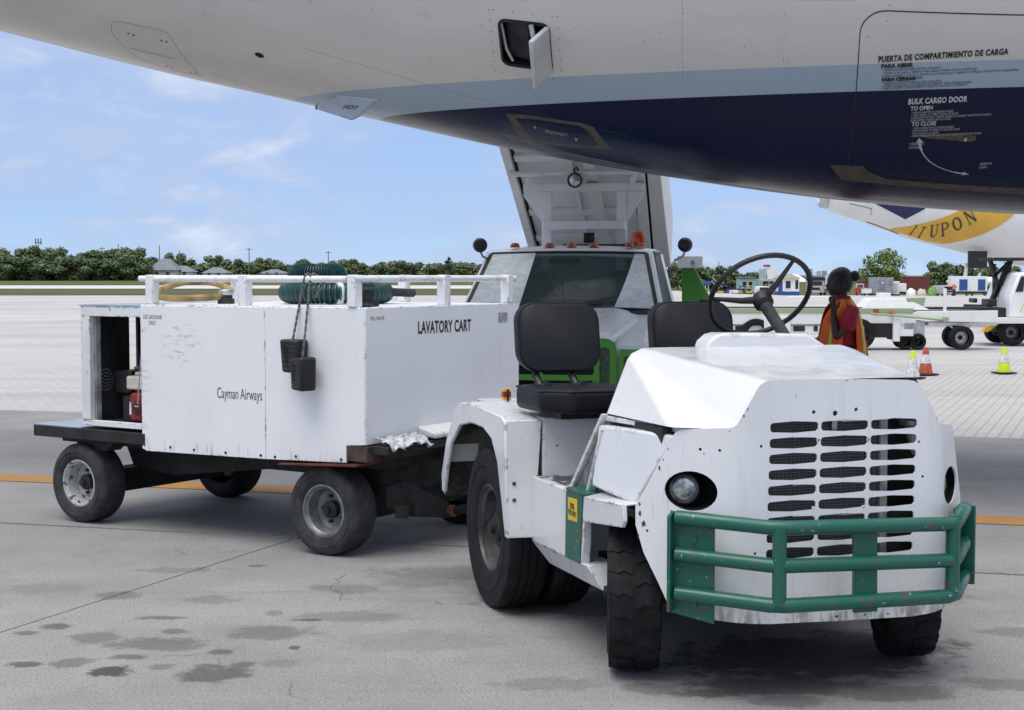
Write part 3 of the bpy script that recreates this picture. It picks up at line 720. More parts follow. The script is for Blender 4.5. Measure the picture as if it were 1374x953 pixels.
# the flap: hinged along its forward edge, standing out of the skin towards the camera
h0, h1 = Vector(fs(V0 + .012, VA1 - .4, .0)), Vector(fs(V0 + .012, VA0 - .2, .0))
n0 = Vector(fs(V0, 52, 1)) - Vector(fs(V0, 52, 0)); n0.normalize(); aft = Vector((-1, 0, 0))
od = (n0 * 0.88 + aft * 0.52).normalized(); L = 0.20; th = (od.cross((h1 - h0).normalized())).normalized() * 0.018
up_ = (h1 - h0)
f0, f1 = h0 + od * L + up_ * 0.05, h1 + od * L + up_ * 0.10
mb = MB(); mb.hexa([h0 - th, h1 - th, f1 - th, f0 - th], [h0 + th, h1 + th, f1 + th, f0 + th])
mb.build('valve_flap', plain('grey_white_flap_paint', (0.52, 0.52, 0.52), 0.4, 0, 0.12, 6), craft, bevel=0.012)
# service panel on the navy belly
sv_o = [(3.47, 28.6), (3.30, 29.6), (2.92, 29.9), (2.84, 29.0), (2.735, 19.6), (2.80, 18.3), (3.30, 14.6), (3.40, 16.0)]
sv_i = [(3.40, 27.3), (3.28, 28.1), (2.94, 28.4), (2.90, 27.5), (2.82, 20.6), (2.86, 19.6), (3.26, 16.6), (3.32, 17.6)]
skin('service_panel_frame', sv_o[::-1], [], M['brown_metal'], 0.0005, 0.002)
skin('service_panel', sv_i[::-1], [], M['livery'], 0.002, 0.003)
lettering('panel_lettering', "GROUND SERVICE\nPANEL ACCESS", 0.028, lambda x, y: fs(3.20 - x, 24.0 + y * 31 - x * 2.0, 0.007), M['white_ink'], craft, xs=0.7)
for (u, a) in ((3.27, 25.5), (2.98, 22.8)):
    mb = MB(); mb.tube([fs(u, a, .004), fs(u - .003, a - .7, .009)], 0.010, 8); mb.build('panel_latch', M['alu'], craft)
# scuffed keel strake below it
t = NT('scuffed_grey_keel_paint'); f = t.ramp(t.noise(4, 7, 0.7, t.mapping((0.5, 2, 2))), 0.35, 0.65)
M['keel'] = t.done(t.mix(f, (0.035, 0.04, 0.06), (0.22, 0.23, 0.26)), 0.45)
skin('scuffed_strake', [(3.56, 17.8), (3.42, 17.6), (3.1, 11.5), (2.2, 6.2), (1.2, 2.0), (0.9, 1.0), (1.3, -3.0), (2.2, -1.0), (3.0, 4.5), (3.45, 11.0)], [], M['keel'], 0.0, 0.0018)
# drain mast with HOT written on it
mb = MB()
r0, r1 = Vector(fs(4.46, 22.0, -.01)), Vector(fs(4.76, 19.5, -.01)); dn = (Vector(fs(4.6, 20, 1)) - Vector(fs(4.6, 20, 0))).normalized(); aft = Vector((-1, 0, 0.1))
chord = (r1 - r0); tip0 = r0 + dn * 0.135 + chord * 0.55 + Vector((0, 0, -0.05)); tip1 = r1 + dn * 0.10 + chord * 0.62 + Vector((0, 0, -0.03))
nn = chord.cross(dn).normalized() * 0.011
outl = [r0, r0 + (tip0 - r0) * 0.82, tip0 + chord * 0.10, tip1, r1 + (tip1 - r1) * 0.55 - chord * .03, r1]
mb.hexa([outl[0] - nn, outl[1] - nn, outl[4] - nn, outl[5] - nn], [outl[0] + nn, outl[1] + nn, outl[4] + nn, outl[5] + nn])
mb.hexa([outl[1] - nn, outl[2] - nn, outl[3] - nn * .6, outl[4] - nn], [outl[1] + nn, outl[2] + nn, outl[3] + nn * .6, outl[4] + nn])
mast = mb.build('drain_mast', plain('pale_grey_blue_mast_paint', (0.42, 0.47, 0.52), 0.4, 0, 0.12, 8), craft, bevel=0.004)
mb = MB(); mb.bar(r0 - chord * .08, r1 + chord * .05, 0.03, 0.03); mb.build('mast_flange', M['alu'], craft, bevel=0.005)
hx = -(chord.normalized()); hc = r0 * .26 + tip0 * .40 + r1 * .10 + tip1 * .24; hy = (r0 - tip0).normalized()
hn = hx.cross(hy).normalized()
if hn.y > 0: hn = -hn
sgn = 1
lettering('hot_lettering', "HOT", 0.055, lambda x, y: hc + hx * x + hy * y + hn * 0.016, M['red_ink'], mast, align='CENTER', bold=0.001)
# small fittings and panel lines on the white skin
skin('round_vent', [(5.281 + 0.035 * math.cos(a * math.pi / 10), 33.5 + 1.1 * math.sin(a * math.pi / 10)) for a in range(20)], [], M['dark_hole'], 0.001, 0.002)
def seam(name, pts, r=0.0022, mat='ink_grey'):
    mb = MB(); P = []
    for (p, q) in zip(pts[:-1], pts[1:]):
        for i in range(8): P.append(fs(p[0] + (q[0] - p[0]) * i / 8, p[1] + (q[1] - p[1]) * i / 8, 0.0))
    P.append(fs(*pts[-1], 0.0)); mb.tube(P, r, 6); return mb.build(name, M[mat], craft)
acc = [(6.42, 35.4), (6.36, 36.6), (6.02, 36.6), (5.97, 35.2), (5.90, 10.4), (6.18, 10.6), (6.40, 15.8), (6.47, 30.0), (6.42, 35.4)]
skin('access_panel', [(p[0], p[1]) for p in acc[:-1]], [], M['livery'], 0.0004, 0.001)
seam('panel_gap', acc, 0.0016)
lettering('panel_lettering', "ACCESS PANEL LATCHES CLOSED WHEN FLUSH WITH SKIN", 0.022, lambda x, y: fs(6.40 - x, 22.0 + y * 40 - x * 1.0, 0.003), M['ink_grey'], craft, xs=0.62)
for (u, a) in ((6.32, 31.5), (6.28, 31.3), (6.06, 31.4), (6.02, 31.2), (6.12, 13.8), (6.16, 14.0), (5.98, 12.8), (5.94, 12.7)):
    mb = MB(); mb.tube([fs(u, a, -.001), fs(u, a, .002)], 0.010, 8); mb.build('panel_latch', M['ink_grey'], craft)
seam('skin_joint', [(5.62, 60), (5.62, 6)], 0.0012)
seam('skin_joint', [(2.20, 75), (2.20, 48)], 0.0010)
seam('skin_joint', [(4.9, 40), (3.7, 33), (2.6, 27.5)], 0.0010)
seam('skin_joint', [(8.0, 63), (3.5, 66), (1.12, 68.5)], 0.0008); seam('skin_joint', [(3.95, 70), (3.95, 35)], 0.0008); seam('skin_joint', [(7.1, 60), (7.1, 20)], 0.0008); seam('skin_joint', [(1.55, 70), (1.55, 30)], 0.0008)
mb = MB()
for u_ in (1.52, 1.58, 2.17, 2.23, 3.92, 3.98, 5.59, 5.65, 7.07, 7.13):
    for k in range(34):
        a = 24 + k * 1.45; p = fs(u_, a, -.001); q = fs(u_, a, .0006); mb.tube([p, q], 0.0022, 5)
o = mb.build('rivet_row', M['ink_grey'], craft); o['kind'] = 'stuff'
mb = MB(); mb.tube([fs(5.06, 2, 0), fs(5.06, 2, .03)], 0.008, 8); mb.build('drain_stub', M['ink'], craft)
mb = MB(); rnd = random.Random(5)
for (u0, a_0, u1, a1, n) in ((V0 - .06, VA0 - 2.2, V0 - .06, VA1 + 2, 7), (V1 + .055, VA0 - 2.2, V1 + .055, VA1 + 2, 7), (V0 - .03, VA1 + 2, V1 + .03, VA1 + 2, 4), (V0, VA0 - 2.3, V1, VA0 - 2.3, 4)):
    for i in range(n):
        t = i / (n - 1); p = (u0 + (u1 - u0) * t, a_0 + (a1 - a_0) * t); mb.tube([fs(*p, -.001), fs(*p, .0015)], 0.0045, 6)
for i in range(26): p = (rnd.uniform(0.9, 5.2), rnd.uniform(54, 70)); mb.tube([fs(*p, -.001), fs(*p, .0012)], 0.004, 6)
o = mb.build('rivets', M['ink_grey'], craft); o['kind'] = 'stuff'

# ================================================================== WHEELS
def wheel(parent, c, r, w, rim_r, rim_mat, tyre_mat='rubber', rz=0.0, side=-1, lugs=0, dish=0.05, name='wheel', grooves=True, shoulder=0.16, nuts=5):
    """tyre (part) with rim and hub (sub-parts); axis along x, outer face towards side"""
    h = w / 2; s = side
    prof = [(rim_r, -h * .80), (rim_r + .012, -h * .92)]
    prof += [(rim_r + (r - rim_r) * .35, -h * 1.0), (rim_r + (r - rim_r) * .62, -h * 1.0), (r - shoulder * .42 * w, -h * .97), (r - shoulder * .12 * w, -h * .86), (r, -h * .70)]
    mid = []
    if grooves:
        for g in (-.38, 0.0, .38): mid += [(r, h * (g - .07)), (r - .008, h * (g - .05)), (r - .008, h * (g + .05)), (r, h * (g + .07))]
    prof = prof + mid + [(q[0], -q[1]) for q in reversed(prof)]
    mb = MB(); mb.lathe(prof, (0, 0, 0), 'X', 44, caps=False)
    # raised bead ring and scuffed shoulder rib
    for sg in (-1, 1): mb.lathe([(rim_r + (r - rim_r) * .50, sg * h * 1.0), (rim_r + (r - rim_r) * .53, sg * (h * 1.0 + .004)), (rim_r + (r - rim_r) * .56, sg * h * 1.0)], (0, 0, 0), 'X', 44, caps=False)
    if lugs:
        for k in range(lugs):
            for sg in (-1, 1):
                a = 2 * math.pi * (k + (0.5 if sg > 0 else 0)) / lugs; da = 2 * math.pi / lugs
                def pt(x, t, rr): return (x, rr * math.sin(t), rr * math.cos(t))
                ax_, bx = sg * h * .06, sg * h * .98
                t0, t1, tk = a, a + da * .30, da * .60
                zig = [(ax_, t0), (sg * h * .40, t0 + da * .22), (sg * h * .62, t0 + da * .10), (bx, t0 + da * .28)]
                for (p, q) in zip(zig[:-1], zig[1:]):
                    rr = r + .007
                    ed = .012 if abs(q[0]) > h * .9 else 0
                    mb.hexa([pt(p[0], p[1], r - .01), pt(q[0], q[1], r - .012 - ed), pt(q[0], q[1] + tk, r - .012 - ed), pt(p[0], p[1] + tk, r - .01)],
                            [pt(p[0], p[1], rr), pt(q[0], q[1], rr - ed), pt(q[0], q[1] + tk, rr - ed), pt(p[0], p[1] + tk, rr)])
    o = mb.build(name, M[tyre_mat], parent, ang=40)
    o.location = c; o.rotation_euler = (0, 0, rz)
    mb = MB()
    f = s * h * .84; d = s * (h * .84 - dish)
    rp = [(rim_r + .010, f - s * .012), (rim_r + .008, f), (rim_r - .006, f + s * .002), (rim_r - .012, f - s * .012), (rim_r * .86, f - s * .02), (rim_r * .80, d + s * .01), (rim_r * .66, d), (rim_r * .40, d + s * .006), (rim_r * .36, d + s * .012), (0.0, d + s * .012)]
    mb.lathe(rp, (0, 0, 0), 'X', 32, caps=False)
    ri = mb.build('rim', rim_mat, o, ang=40)
    mb = MB(); mb.lathe([(rim_r * .34, d), (rim_r * .34, d + s * .05), (rim_r * .26, d + s * .062), (rim_r * .17, d + s * .064), (rim_r * .15, d + s * .085), (0, d + s * .087)], (0, 0, 0), 'X', 20)
    for k in range(nuts):
        a = 2 * math.pi * k / nuts
        mb.lathe([(.011, d - .002), (.011, d + s * .022), (0, d + s * .022)], (0, rim_r * .52 * math.cos(a), rim_r * .52 * math.sin(a)), 'X', 6)
    mb.build('hub', M['chassis'], o, ang=40)
    return o

# ================================================================== BAGGAGE TRACTOR
TH = R(17)
tug = thing('baggage_tractor', 'white airport tow tractor with green tube bumper and black steering wheel', 'tractor', (1.047, 6.138, 0), TH)
# local frame: x to the image right, y backwards, z up; origin under the front axle
TCX = 0.04; BD = 0.425; CKX, CKY = 0.754, 0.657; YF = -0.57
def shell(t, z, off=0.0):
    s = 1 if t >= 0 else -1; a = abs(t); r = 0.075
    def pt(a):
        if a <= BD - r: return (a, 0.0)
        if a >= BD + r: return (BD + (a - BD) * CKX, (a - BD) * CKY)
        q = (a - (BD - r)) / (2 * r); P2 = (BD + r * CKX, r * CKY)
        return ((1 - q)**2 * (BD - r) + 2 * q * (1 - q) * BD + q * q * P2[0], q * q * P2[1])
    x, y = pt(a); x2, y2 = pt(a + 1e-3); nx, ny = -(y2 - y), (x2 - x); L = math.hypot(nx, ny)
    nx, ny = -nx / L, -ny / L      # outward: towards the camera (-y)
    lean = 0.02 * (z - 0.3)        # the face leans back a little
    return (TCX + s * (x - 0 + off * -nx * -1), YF + y + lean + off * ny, z)
half = [(0.0, 0.285), (0.30, 0.292), (0.45, 0.303), (0.60, 0.312), (0.672, 0.322), (0.70, 0.345), (0.742, 0.43), (0.80, 0.54), (0.832, 0.645), (0.832, 0.715), (0.752, 0.86), (0.69, 0.975), (0.672, 1.005), (0.645, 1.018), (0.455, 1.03), (0.432, 1.042), (0.415, 1.07), (0.352, 1.17), (0.338, 1.19), (0.312, 1.203), (0.285, 1.207), (0.0, 1.205)]
hr = [(p[0] if p[0] < .44 else .44 + (p[0] - .44) * .72, p[1] - (.012 if p[0] > .2 else 0)) for p in half]
outer = hr + [(-p[0], p[1]) for p in half[-2:0:-1]]
holes = []
def slot(cx, cz, w=.200, h=.044):
    a, b, c = w / 2, h / 2, h * .39; k = .008
    return [(cx - a, cz - c + k), (cx - a + k, cz - c), (cx, cz - b), (cx + a - k, cz - c), (cx + a, cz - c + k), (cx + a, cz + c - k), (cx + a - k, cz + c), (cx, cz + b), (cx - a + k, cz + c), (cx - a, cz + c - k)]
for i in range(9):
    for cx in (-.198, .014, .226): holes.append(slot(cx - .0022 * i, 1.028 - .0592 * i))
holes.append(ellipse(-.612, .786, .104, .075)); holes.append(ellipse(.575, .766, .088, .075))
for (cx, cz) in ((-.117, 1.082), (.062, 1.087), (-.027, 1.075)): holes.append(ellipse(cx, cz, .008 if cx != -.027 else .011, .008 if cx != -.027 else .011, 8))
for (cx, cz) in ((-.098, .975), (.115, .970), (-.117, .72), (.095, .715), (-.335, .96), (.335, .955), (-.50, .945), (-.575, .945), (.352, .82), (-.36, .56), (-.16, .36), (.06, .37), (.13, .37)): holes.append(ellipse(cx, cz, .0062, .0062, 8))
plate('front_panel', outer, holes, shell, M['tug_panel'], tug, 0.007, [s * v for s in (-1, 1) for v in np.arange(BD - .075, BD + .09, .015)] + [-.2, 0, .2], [.4, .6, .8, 1.0], -1, ang=30)
rnd = random.Random(12); mb = MB()
def chip(t_, z, r, st=1.0):
    n = 9; P = []
    for i in range(n):
        a = 2 * math.pi * i / n; k = r * .62 * rnd.uniform(.45, 1.2); P.append(shell(t_ + k * math.cos(a), z + k * st * math.sin(a), .0012))
    mb.add([shell(t_, z, .0012)] + P, [(0, i + 1, (i + 1) % n + 1) for i in range(n)])
for (t_, z, r, st) in ((-.815, .69, .012, 1.6), (-.80, .65, .016, 1.4), (-.785, .625, .012, .8), (-.822, .60, .009, 1.5), (-.815, .725, .009, 1.5), (-.735, .865, .008, 1.6), (-.70, .94, .005, 1.4), (-.655, .705, .011, .9), (-.64, .700, .007, 1), (-.69, .42, .008, 1.5), (-.66, .36, .009, 1.3), (-.655, .335, .007, 1.2), (-.40, .300, .008, .5), (-.23, .305, .006, .6), (-.02, .303, .011, .8), (.10, .30, .008, .8), (.13, .315, .005, 1), (.20, .298, .012, .4), (.33, .30, .006, .6), (-.46, 1.018, .006, .5), (-.39, 1.10, .005, 2.2), (-.405, 1.075, .006, 2.0), (.02, 1.199, .010, .3), (.06, 1.20, .006, .35), (-.30, 1.192, .005, .5), (-.56, .93, .004, 1.2), (.30, .62, .004, 1), (-.72, .90, .003, 3.5)): chip(t_, z, r, st)
o = mb.build('paint_chip', M['rusty'], tug, flat=True); o['kind'] = 'stuff'
# radiator behind the slots
mb = MB(); mb.box(TCX - .36, YF + .085, .50, TCX + .195, YF + .12, 1.10); mb.build('radiator', M['radiator'], tug)
mb = MB(); mb.box(TCX + .205, YF + .075, .40, TCX + .235, YF + .11, 1.10); mb.build('radiator_post', M['inner_grey'], tug)
mb = MB(); mb.box(TCX - .40, YF + .06, .36, TCX + .36, YF + .10, .495); mb.build('grille_backing', M['inner_grey'], tug)
mb = MB(); mb.box(TCX - .01, YF + .07, 1.005, TCX + .012, YF + .084, 1.05); mb.build('bracket', M['steel'], tug)
# headlamps: black bucket, ring and lens set back in the openings
for sx, cz, tt in ((-1, .786, .612), (1, .766, .575)):
    c = Vector(shell(sx * tt, cz)); n_ = Vector((sx * CKY, -CKX, 0)); ax = (n_ + Vector((-sx * 0.25, 0, 0))).normalized()
    tan = Vector((sx * CKX, CKY, 0)); c2 = c + tan * (.042 if sx < 0 else 0.0) - n_ * .05
    mb = MB(); P = []
    for k, (off, sc) in enumerate(((-.006, 1.0), (-.055, .98), (-.13, .8))):
        for i in range(28):
            a = 2 * math.pi * i / 28; P.append(tuple(c + tan * (.108 * sc * math.cos(a)) + Vector((0, 0, 1)) * (.079 * sc * math.sin(a)) + n_ * off))
    F = [(k * 28 + i, k * 28 + (i + 1) % 28, (k + 1) * 28 + (i + 1) % 28, (k + 1) * 28 + i) for k in range(2) for i in range(28)] + [tuple(56 + i for i in range(28))]
    mb.add(P, F); hl = mb.build('headlight', M['dark_hole'], tug)
    mb = MB(); mb.lathe([(0.064, -.03), (.064, .004), (.058, .010), (.055, .004)], c2, ax, 28); mb.build('headlight_ring', M['black'], hl)
    mb = MB(); mb.lathe([(0.056, .002), (.050, .010), (.036, .018), (.018, .0215), (0, .0225)], c2, ax, 28); mb.build('lens', M['lens'], hl)
# bonnet with its twisted side facets
def mirror(p): return (2 * TCX - p[0] + (0.03 if p[0] > -.5 else -.06), p[1], p[2])
Rf, Rr = (-.262, -.528, 1.203), (-.415, .34, 1.290); Cc = (-.372, -.530, 1.022); Bf, Br = (-.588, -.398, 1.024), (-.622, .22, 1.024)
Rr2 = (-.49, .30, 1.268)
rt = [mirror(p) for p in (Rf, Rr, Cc, Bf, Br, Rr2)]
V = [Rf, Rr, Cc, Bf, Br, Rr2] + rt
rt[3] = (.50, -.395, 1.02); rt[4] = (.53, .22, 1.02); V = [Rf, Rr, Cc, Bf, Br, Rr2] + rt
F = [(0, 6, 7, 1), (0, 1, 5, 2), (2, 5, 3), (3, 5, 4), (6, 8, 11, 7), (8, 9, 11), (9, 10, 11), (1, 7, 11, 10, 4, 5)]
mb = MB(); mb.add(V, F); mb.build('bonnet', M['tug_white'], tug, bevel=0.018, seg=3, ang=50)
# dash cowl
mb = MB(); mb.prism([(-.125, 1.27), (-.108, 1.31), (-.075, 1.337), (-.04, 1.345), (.355, 1.338), (.38, 1.33), (.48, 1.27)], 1, .32, .46)
mb.build('dash_cowl', M['tug_white'], tug, bevel=.012, seg=3)
mb = MB(); mb.hexa([(-.62, .23, .66), (.56, .23, .66), (.56, .30, .66), (-.62, .30, .66)], [(-.44, .30, 1.255), (.48, .30, 1.255), (.48, .335, 1.255), (-.44, .335, 1.255)])
mb.build('dash_panel', M['inner_grey'], tug)
# dark engine bay core, keeps light from passing through
mb = MB(); mb.box(-.60, -.33, .66, .60, .22, 1.015); mb.box(-.40, -.46, .30, .48, .30, .66); mb.build('engine_bay', M['chassis'], tug)
# left and right side doors
for sx in (-1, 1):
    X = lambda x: x if sx < 0 else 2 * TCX - x - .17
    mb = MB(); dq = [(X(-.685), .135, .985), (X(-.578), -.385, .992), (X(-.684), -.255, .715), (X(-.685), .215, .722)]; mb.hexa(dq, [(p[0] - .05 * sx, p[1], p[2]) for p in dq]); mb.build('side_door', M['tug_white'], tug, bevel=.010, seg=2)
    mb = MB(); dq = [(X(-.640), .20, 1.016), (X(-.545), -.40, 1.020), (X(-.545), -.40, 1.0), (X(-.640), .20, .995)]; mb.hexa(dq, [(p[0] - .04 * sx, p[1], p[2]) for p in dq]); mb.build('side_rail', M['tug_white'], tug, bevel=.003)
    mb = MB(); mb.prism([(.115, 1.03), (.145, 1.03), (.545, .672), (.505, .672)], 0, X(-.672), X(-.645)); mb.prism([(.085, .97), (.105, .97), (.290, .672), (.262, .672)], 0, X(-.690), X(-.645)); mb.build('dash_strut', M['tug_white'], tug, bevel=.006)
    mb = MB(); mb.prism([(.125, .985), (.515, .672), (.26, .672), (.09, .95)], 0, X(-.655), X(-.645)); mb.build('kick_panel', plain('dull_grey_footwell_panel', (.16, .165, .165), .55, 0, .5, 12, .2), tug)
    # wheel ledge
    mb = MB(); pr = [(.150, .690), (-.29, .722), (-.30, .66), (-.28, .632), (.0, .602), (.09, .592), (.150, .585)]
    mb.prism(pr, 0, X(-.742), X(-.725)); mb.build('wheel_arch', M['tug_white'], tug, bevel=.004)
    mb = MB(); mb.hexa([(X(-.742), .150, .682), (X(-.742), -.29, .714), (X(-.62), -.29, .722), (X(-.62), .150, .70)], [(X(-.742), .150, .690), (X(-.742), -.29, .722), (X(-.62), -.29, .732), (X(-.62), .150, .71)])
    mb.build('wheel_arch_top', M['tug_white'], tug, bevel=.003)
# step on the left: side skin, chamfered underside, scuffed tread on top, green upright with the fuel sign
for sx in (-1, 1):
    X = lambda x: x if sx < 0 else 2 * TCX - x + .03
    mb = MB(); mb.prism([(.86, .682), (.162, .690), (.166, .50), (.19, .400), (.86, .386)], 0, X(-.738), X(-.70)); mb.build('step_side', M['worn_white' if sx > 0 else 'tug_white'], tug, bevel=.005)
    mb = MB(); mb.hexa([(X(-.690), .06, .315), (X(-.690), .74, .30), (X(-.60), .74, .29), (X(-.60), .06, .305)], [(X(-.737), .125, .41), (X(-.737), .86, .386), (X(-.60), .86, .386), (X(-.60), .125, .41)])
    mb.build('step_underside', M['tug_white'], tug, bevel=.004)
    mb = MB(); mb.box(min(X(-.70), X(-.42)), .36, .40, max(X(-.70), X(-.42)), .848, .672); mb.build('step_box', M['worn_white'], tug)
t = NT('scuffed_antislip'); f = t.ramp(t.noise(9, 8, 0.75), 0.44, 0.60)
M['tread'] = t.done(t.mix(t.ramp(f, .3, 1.0), (0.045, 0.045, 0.045), (0.40, 0.41, 0.41)), 0.7)
mb = MB(); mb.box(-.722, .385, .672, -.43, .846, .684); mb.build('step_tread', M['tread'], tug)
mb = MB(); mb.prism([(.368, .686), (.160, .694), (.195, .404), (.378, .400)], 0, -.7435, -.7385); mb.box(-.7435, .16, .689, -.56, .37, .6985); gs = mb.build('green_upright', M['green'], tug)
mb = MB(); mb.prism([(.335, .662), (.222, .668), (.222, .573), (.335, .567)], 0, -.7462, -.7436); sg = mb.build('fuel_sign', M['yellow'], gs)
lettering('fuel_lettering', "DIESEL\nFUEL ONLY", .030, lambda x, y: (-.7475, .278 - x, .622 + y - x * .03), M['ink'], gs, xs=.62, bold=.001, align='CENTER', lead=.95)
mb = MB(); mb.lathe([(.016, 0), (.016, .012), (.008, .016), (0, .016)], (-.32, .855 - .02, .71), (0, -1, 0), 10); mb.build('filler_cap', M['rusty'], tug)
# seat deck
mb = MB(); mb.box(-.690, .850, .40, .80, 1.95, .948); mb.build('seat_deck', M['tug_white'], tug, bevel=.010, seg=2)
mb = MB(); mb.box(-.60, .30, .36, .62, .86, .42); mb.build('floor_pan', M['chassis'], tug)
t = NT('shade_dark_arch_lining'); f = t.ramp(t.noise(6, 7, .68), .38, .68)
M['arch_shade'] = t.done(t.mix(f, (0.018, 0.017, 0.016), (0.12, 0.118, 0.112)), .85)  # lining coloured dark to paint in the shade inside the arch
# rear mudguards
for sx in (-1, 1):
    X = lambda x: x if sx < 0 else 2 * TCX - x + .03
    arch = [(1.95, .46), (1.90, .58), (1.80, .74), (1.626, .845), (1.41, .875), (1.20, .872), (1.062, .835), (.965, .735), (.905, .58), (.843, .412)]
    outl = [(.828, .412), (.835, .70), (.850, .932), (.90, .955), (1.44, .972), (1.62, .958), (1.70, .935), (1.90, .74), (2.0, .55), (1.99, .46)]
    poly = outl + arch
    mb = MB(); mb.prism(poly, 0, X(-.872), X(-.852)); rg = mb.build('rear_mudguard', M['tug_white'], tug, bevel=.006)
    mb = MB(); xa, xb = X(-.860), X(-.693)
    T = [(.850, .940), (1.44, .976), (1.62, .962), (1.70, .938), (1.90, .742), (1.99, .46)]
    for (p, q) in zip(T[:-1], T[1:]):
        mb.hexa([(xa, p[0], p[1] - .014), (xb, p[0], p[1] - .014), (xb, q[0], q[1] - .014), (xa, q[0], q[1] - .014)], [(xa, p[0], p[1]), (xb, p[0], p[1]), (xb, q[0], q[1]), (xa, q[0], q[1])])
    mb.build('mudguard_top', [M['tug_white']], rg)
    mb = MB()
    for (p, q) in zip(T[:-1], T[1:]): mb.hexa([(xa * .995, p[0] + .01, p[1] - .024), (xb, p[0] + .01, p[1] - .024), (xb, q[0] - .01, q[1] - .024), (xa * .995, q[0] - .01, q[1] - .024)], [(xa * .995, p[0] + .01, p[1] - .016), (xb, p[0] + .01, p[1] - .016), (xb, q[0] - .01, q[1] - .016), (xa * .995, q[0] - .01, q[1] - .016)])
    mb.build('mudguard_liner', M['arch_shade'], rg)
    mb = MB(); mb.hexa([(X(-.866), .828, .408), (X(-.735), .836, .404), (X(-.735), .850, .404), (X(-.866), .850, .408)], [(X(-.868), .843, .940), (X(-.695), .843, .940), (X(-.695), .858, .940), (X(-.868), .858, .940)])
    mb.build('mudguard_front', M['worn_white'], rg, bevel=.004)
    mb = MB(); mb.box(min(X(-.694), X(-.686)), .86, .40, max(X(-.694), X(-.686)), 1.93, .94); mb.build('mudguard_inner', M['arch_shade'], rg)
    for (y, z) in ((.832, .655), (.83, .58)):
        mb = MB(); mb.lathe([(.009, 0), (.009, .008), (0, .009)], (X(-.83), y + .005, z), (0, -1, 0), 8); mb.build('bolt', M['rusty'], rg)
# tail lamp just behind the seat
mb = MB(); mb.box(-.615, 1.72, .955, -.575, 1.75, .972); mb.box(-.615, 1.72, 1.000, -.575, 1.75, 1.015); tl = mb.build('tail_lamp', M['yellow'], tug)
mb = MB(); mb.box(-.615, 1.717, .972, -.575, 1.753, 1.000); mb.build('lens', M['red'], tl)
mb = MB(); mb.box(-.597, 1.705, .95, -.589, 1.718, 1.012); mb.build('lamp_bracket', M['black'], tl)
# wheels
wheel(tug, (-.58, 0.0, .313), .300, .205, .17, M['rim_dark'], 'rubber', R(-21), -1, 22, grooves=False)
wheel(tug, (.585, -.12, .313), .300, .205, .17, M['rim_dark'], 'rubber', R(-21), 1, 22, grooves=False)
for sx in (-1, 1):
    X = lambda x: x if sx < 0 else 2 * TCX - x + .03
    wheel(tug, (X(-.735), 1.27, .385), .385, .20, .205, M['rim_dark'], 'rubber', 0, sx, 0, .085)
    wheel(tug, (X(-.50), 1.27, .385), .385, .20, .205, M['rim_dark'], 'rubber', 0, sx, 0, .085)
mb = MB(); mb.tube([(-.5, 0, .31), (.55, -.08, .31)], .045, 10); mb.tube([(-.5, 1.27, .385), (.55, 1.27, .385)], .07, 10); mb.box(-.35, -.3, .30, .45, 1.9, .44)
mb.build('chassis', M['chassis'], tug)
# tubular bumper
bp_ = []
rails = [(.690, .672), (.553, .535), (.408, .400)]
PL, PR = (-.615, -.49), (.650, -.44); B1, B2 = (-.325, -.775), (.390, -.775)
for (zl, zr) in rails:
    path = [(PL[0], PL[1] - .02, zl + .012), (B1[0] - .03, B1[1] + .028, zl), (B1[0] + .02, B1[1], zl), (B2[0] - .02, B2[1], zr), (B2[0] + .03, B2[1] + .03, zr), (PR[0], PR[1] - .02, zr)]
    mb = MB(); mb.tube(path, .027, 14); mb.build('bumper_rail', M['green'], tug, ang=50)
for (p, zl) in ((B1, (.690, .408)), (B2, (.672, .400))):
    mb = MB(); mb.tube([(p[0], p[1] + .006, zl[1]), (p[0], p[1] + .006, zl[0])], .0265, 14); mb.build('bumper_upright', M['green'], tug)
mb = MB(); mb.prism([(-.028, .66), (.075, .655), (.078, .36), (-.018, .36), (-.012, .50)], 1, -.765, -.752)
mb.prism([(.066, .655), (.078, .655), (.078, .36), (.066, .36)], 1, -.752, -.60); mb.build('bumper_bracket', M['green'], tug, bevel=.003)
for sx, p, zb, zt_ in ((-1, PL, .322, .722), (1, PR, .335, .69)):
    d1 = Vector((sx * CKX, CKY, 0)); n_ = Vector((sx * CKY, -CKX, 0)); c = Vector((p[0], p[1], 0)) + n_ * .002
    q0, q1 = c - d1 * (.155 if sx < 0 else .10), c + d1 * .012
    mb = MB(); mb.hexa([q0 + Vector((0, 0, zb - .01)), q1 + Vector((0, 0, zb + .02)), q1 - n_ * .012 + Vector((0, 0, zb + .02)), q0 - n_ * .012 + Vector((0, 0, zb - .01))], [q0 + Vector((0, 0, zt_ - .012)), q1 + Vector((0, 0, zt_)), q1 - n_ * .012 + Vector((0, 0, zt_)), q0 - n_ * .012 + Vector((0, 0, zt_ - .012))])
    mb.hexa([q1 - d1 * .014 + Vector((0, 0, zb + .03)), q1 + Vector((0, 0, zb + .03)), q1 + n_ * .05 + Vector((0, 0, zb + .03)), q1 - d1 * .014 + n_ * .05 + Vector((0, 0, zb + .03))], [q1 - d1 * .014 + Vector((0, 0, zt_)), q1 + Vector((0, 0, zt_)), q1 + n_ * .05 + Vector((0, 0, zt_ - .01)), q1 - d1 * .014 + n_ * .05 + Vector((0, 0, zt_ - .01))])
    mp = mb.build('bumper_plate', M['green'], tug, bevel=.003)
    for z in (zt_ - .10, zb + .06):
        mb = MB(); mb.lathe([(.013, 0), (.013, .010), (0, .011)], tuple(q0 + (q1 - q0) * .45 + Vector((0, 0, z))), n_, 6); mb.build('bolt', M['green'], mp)
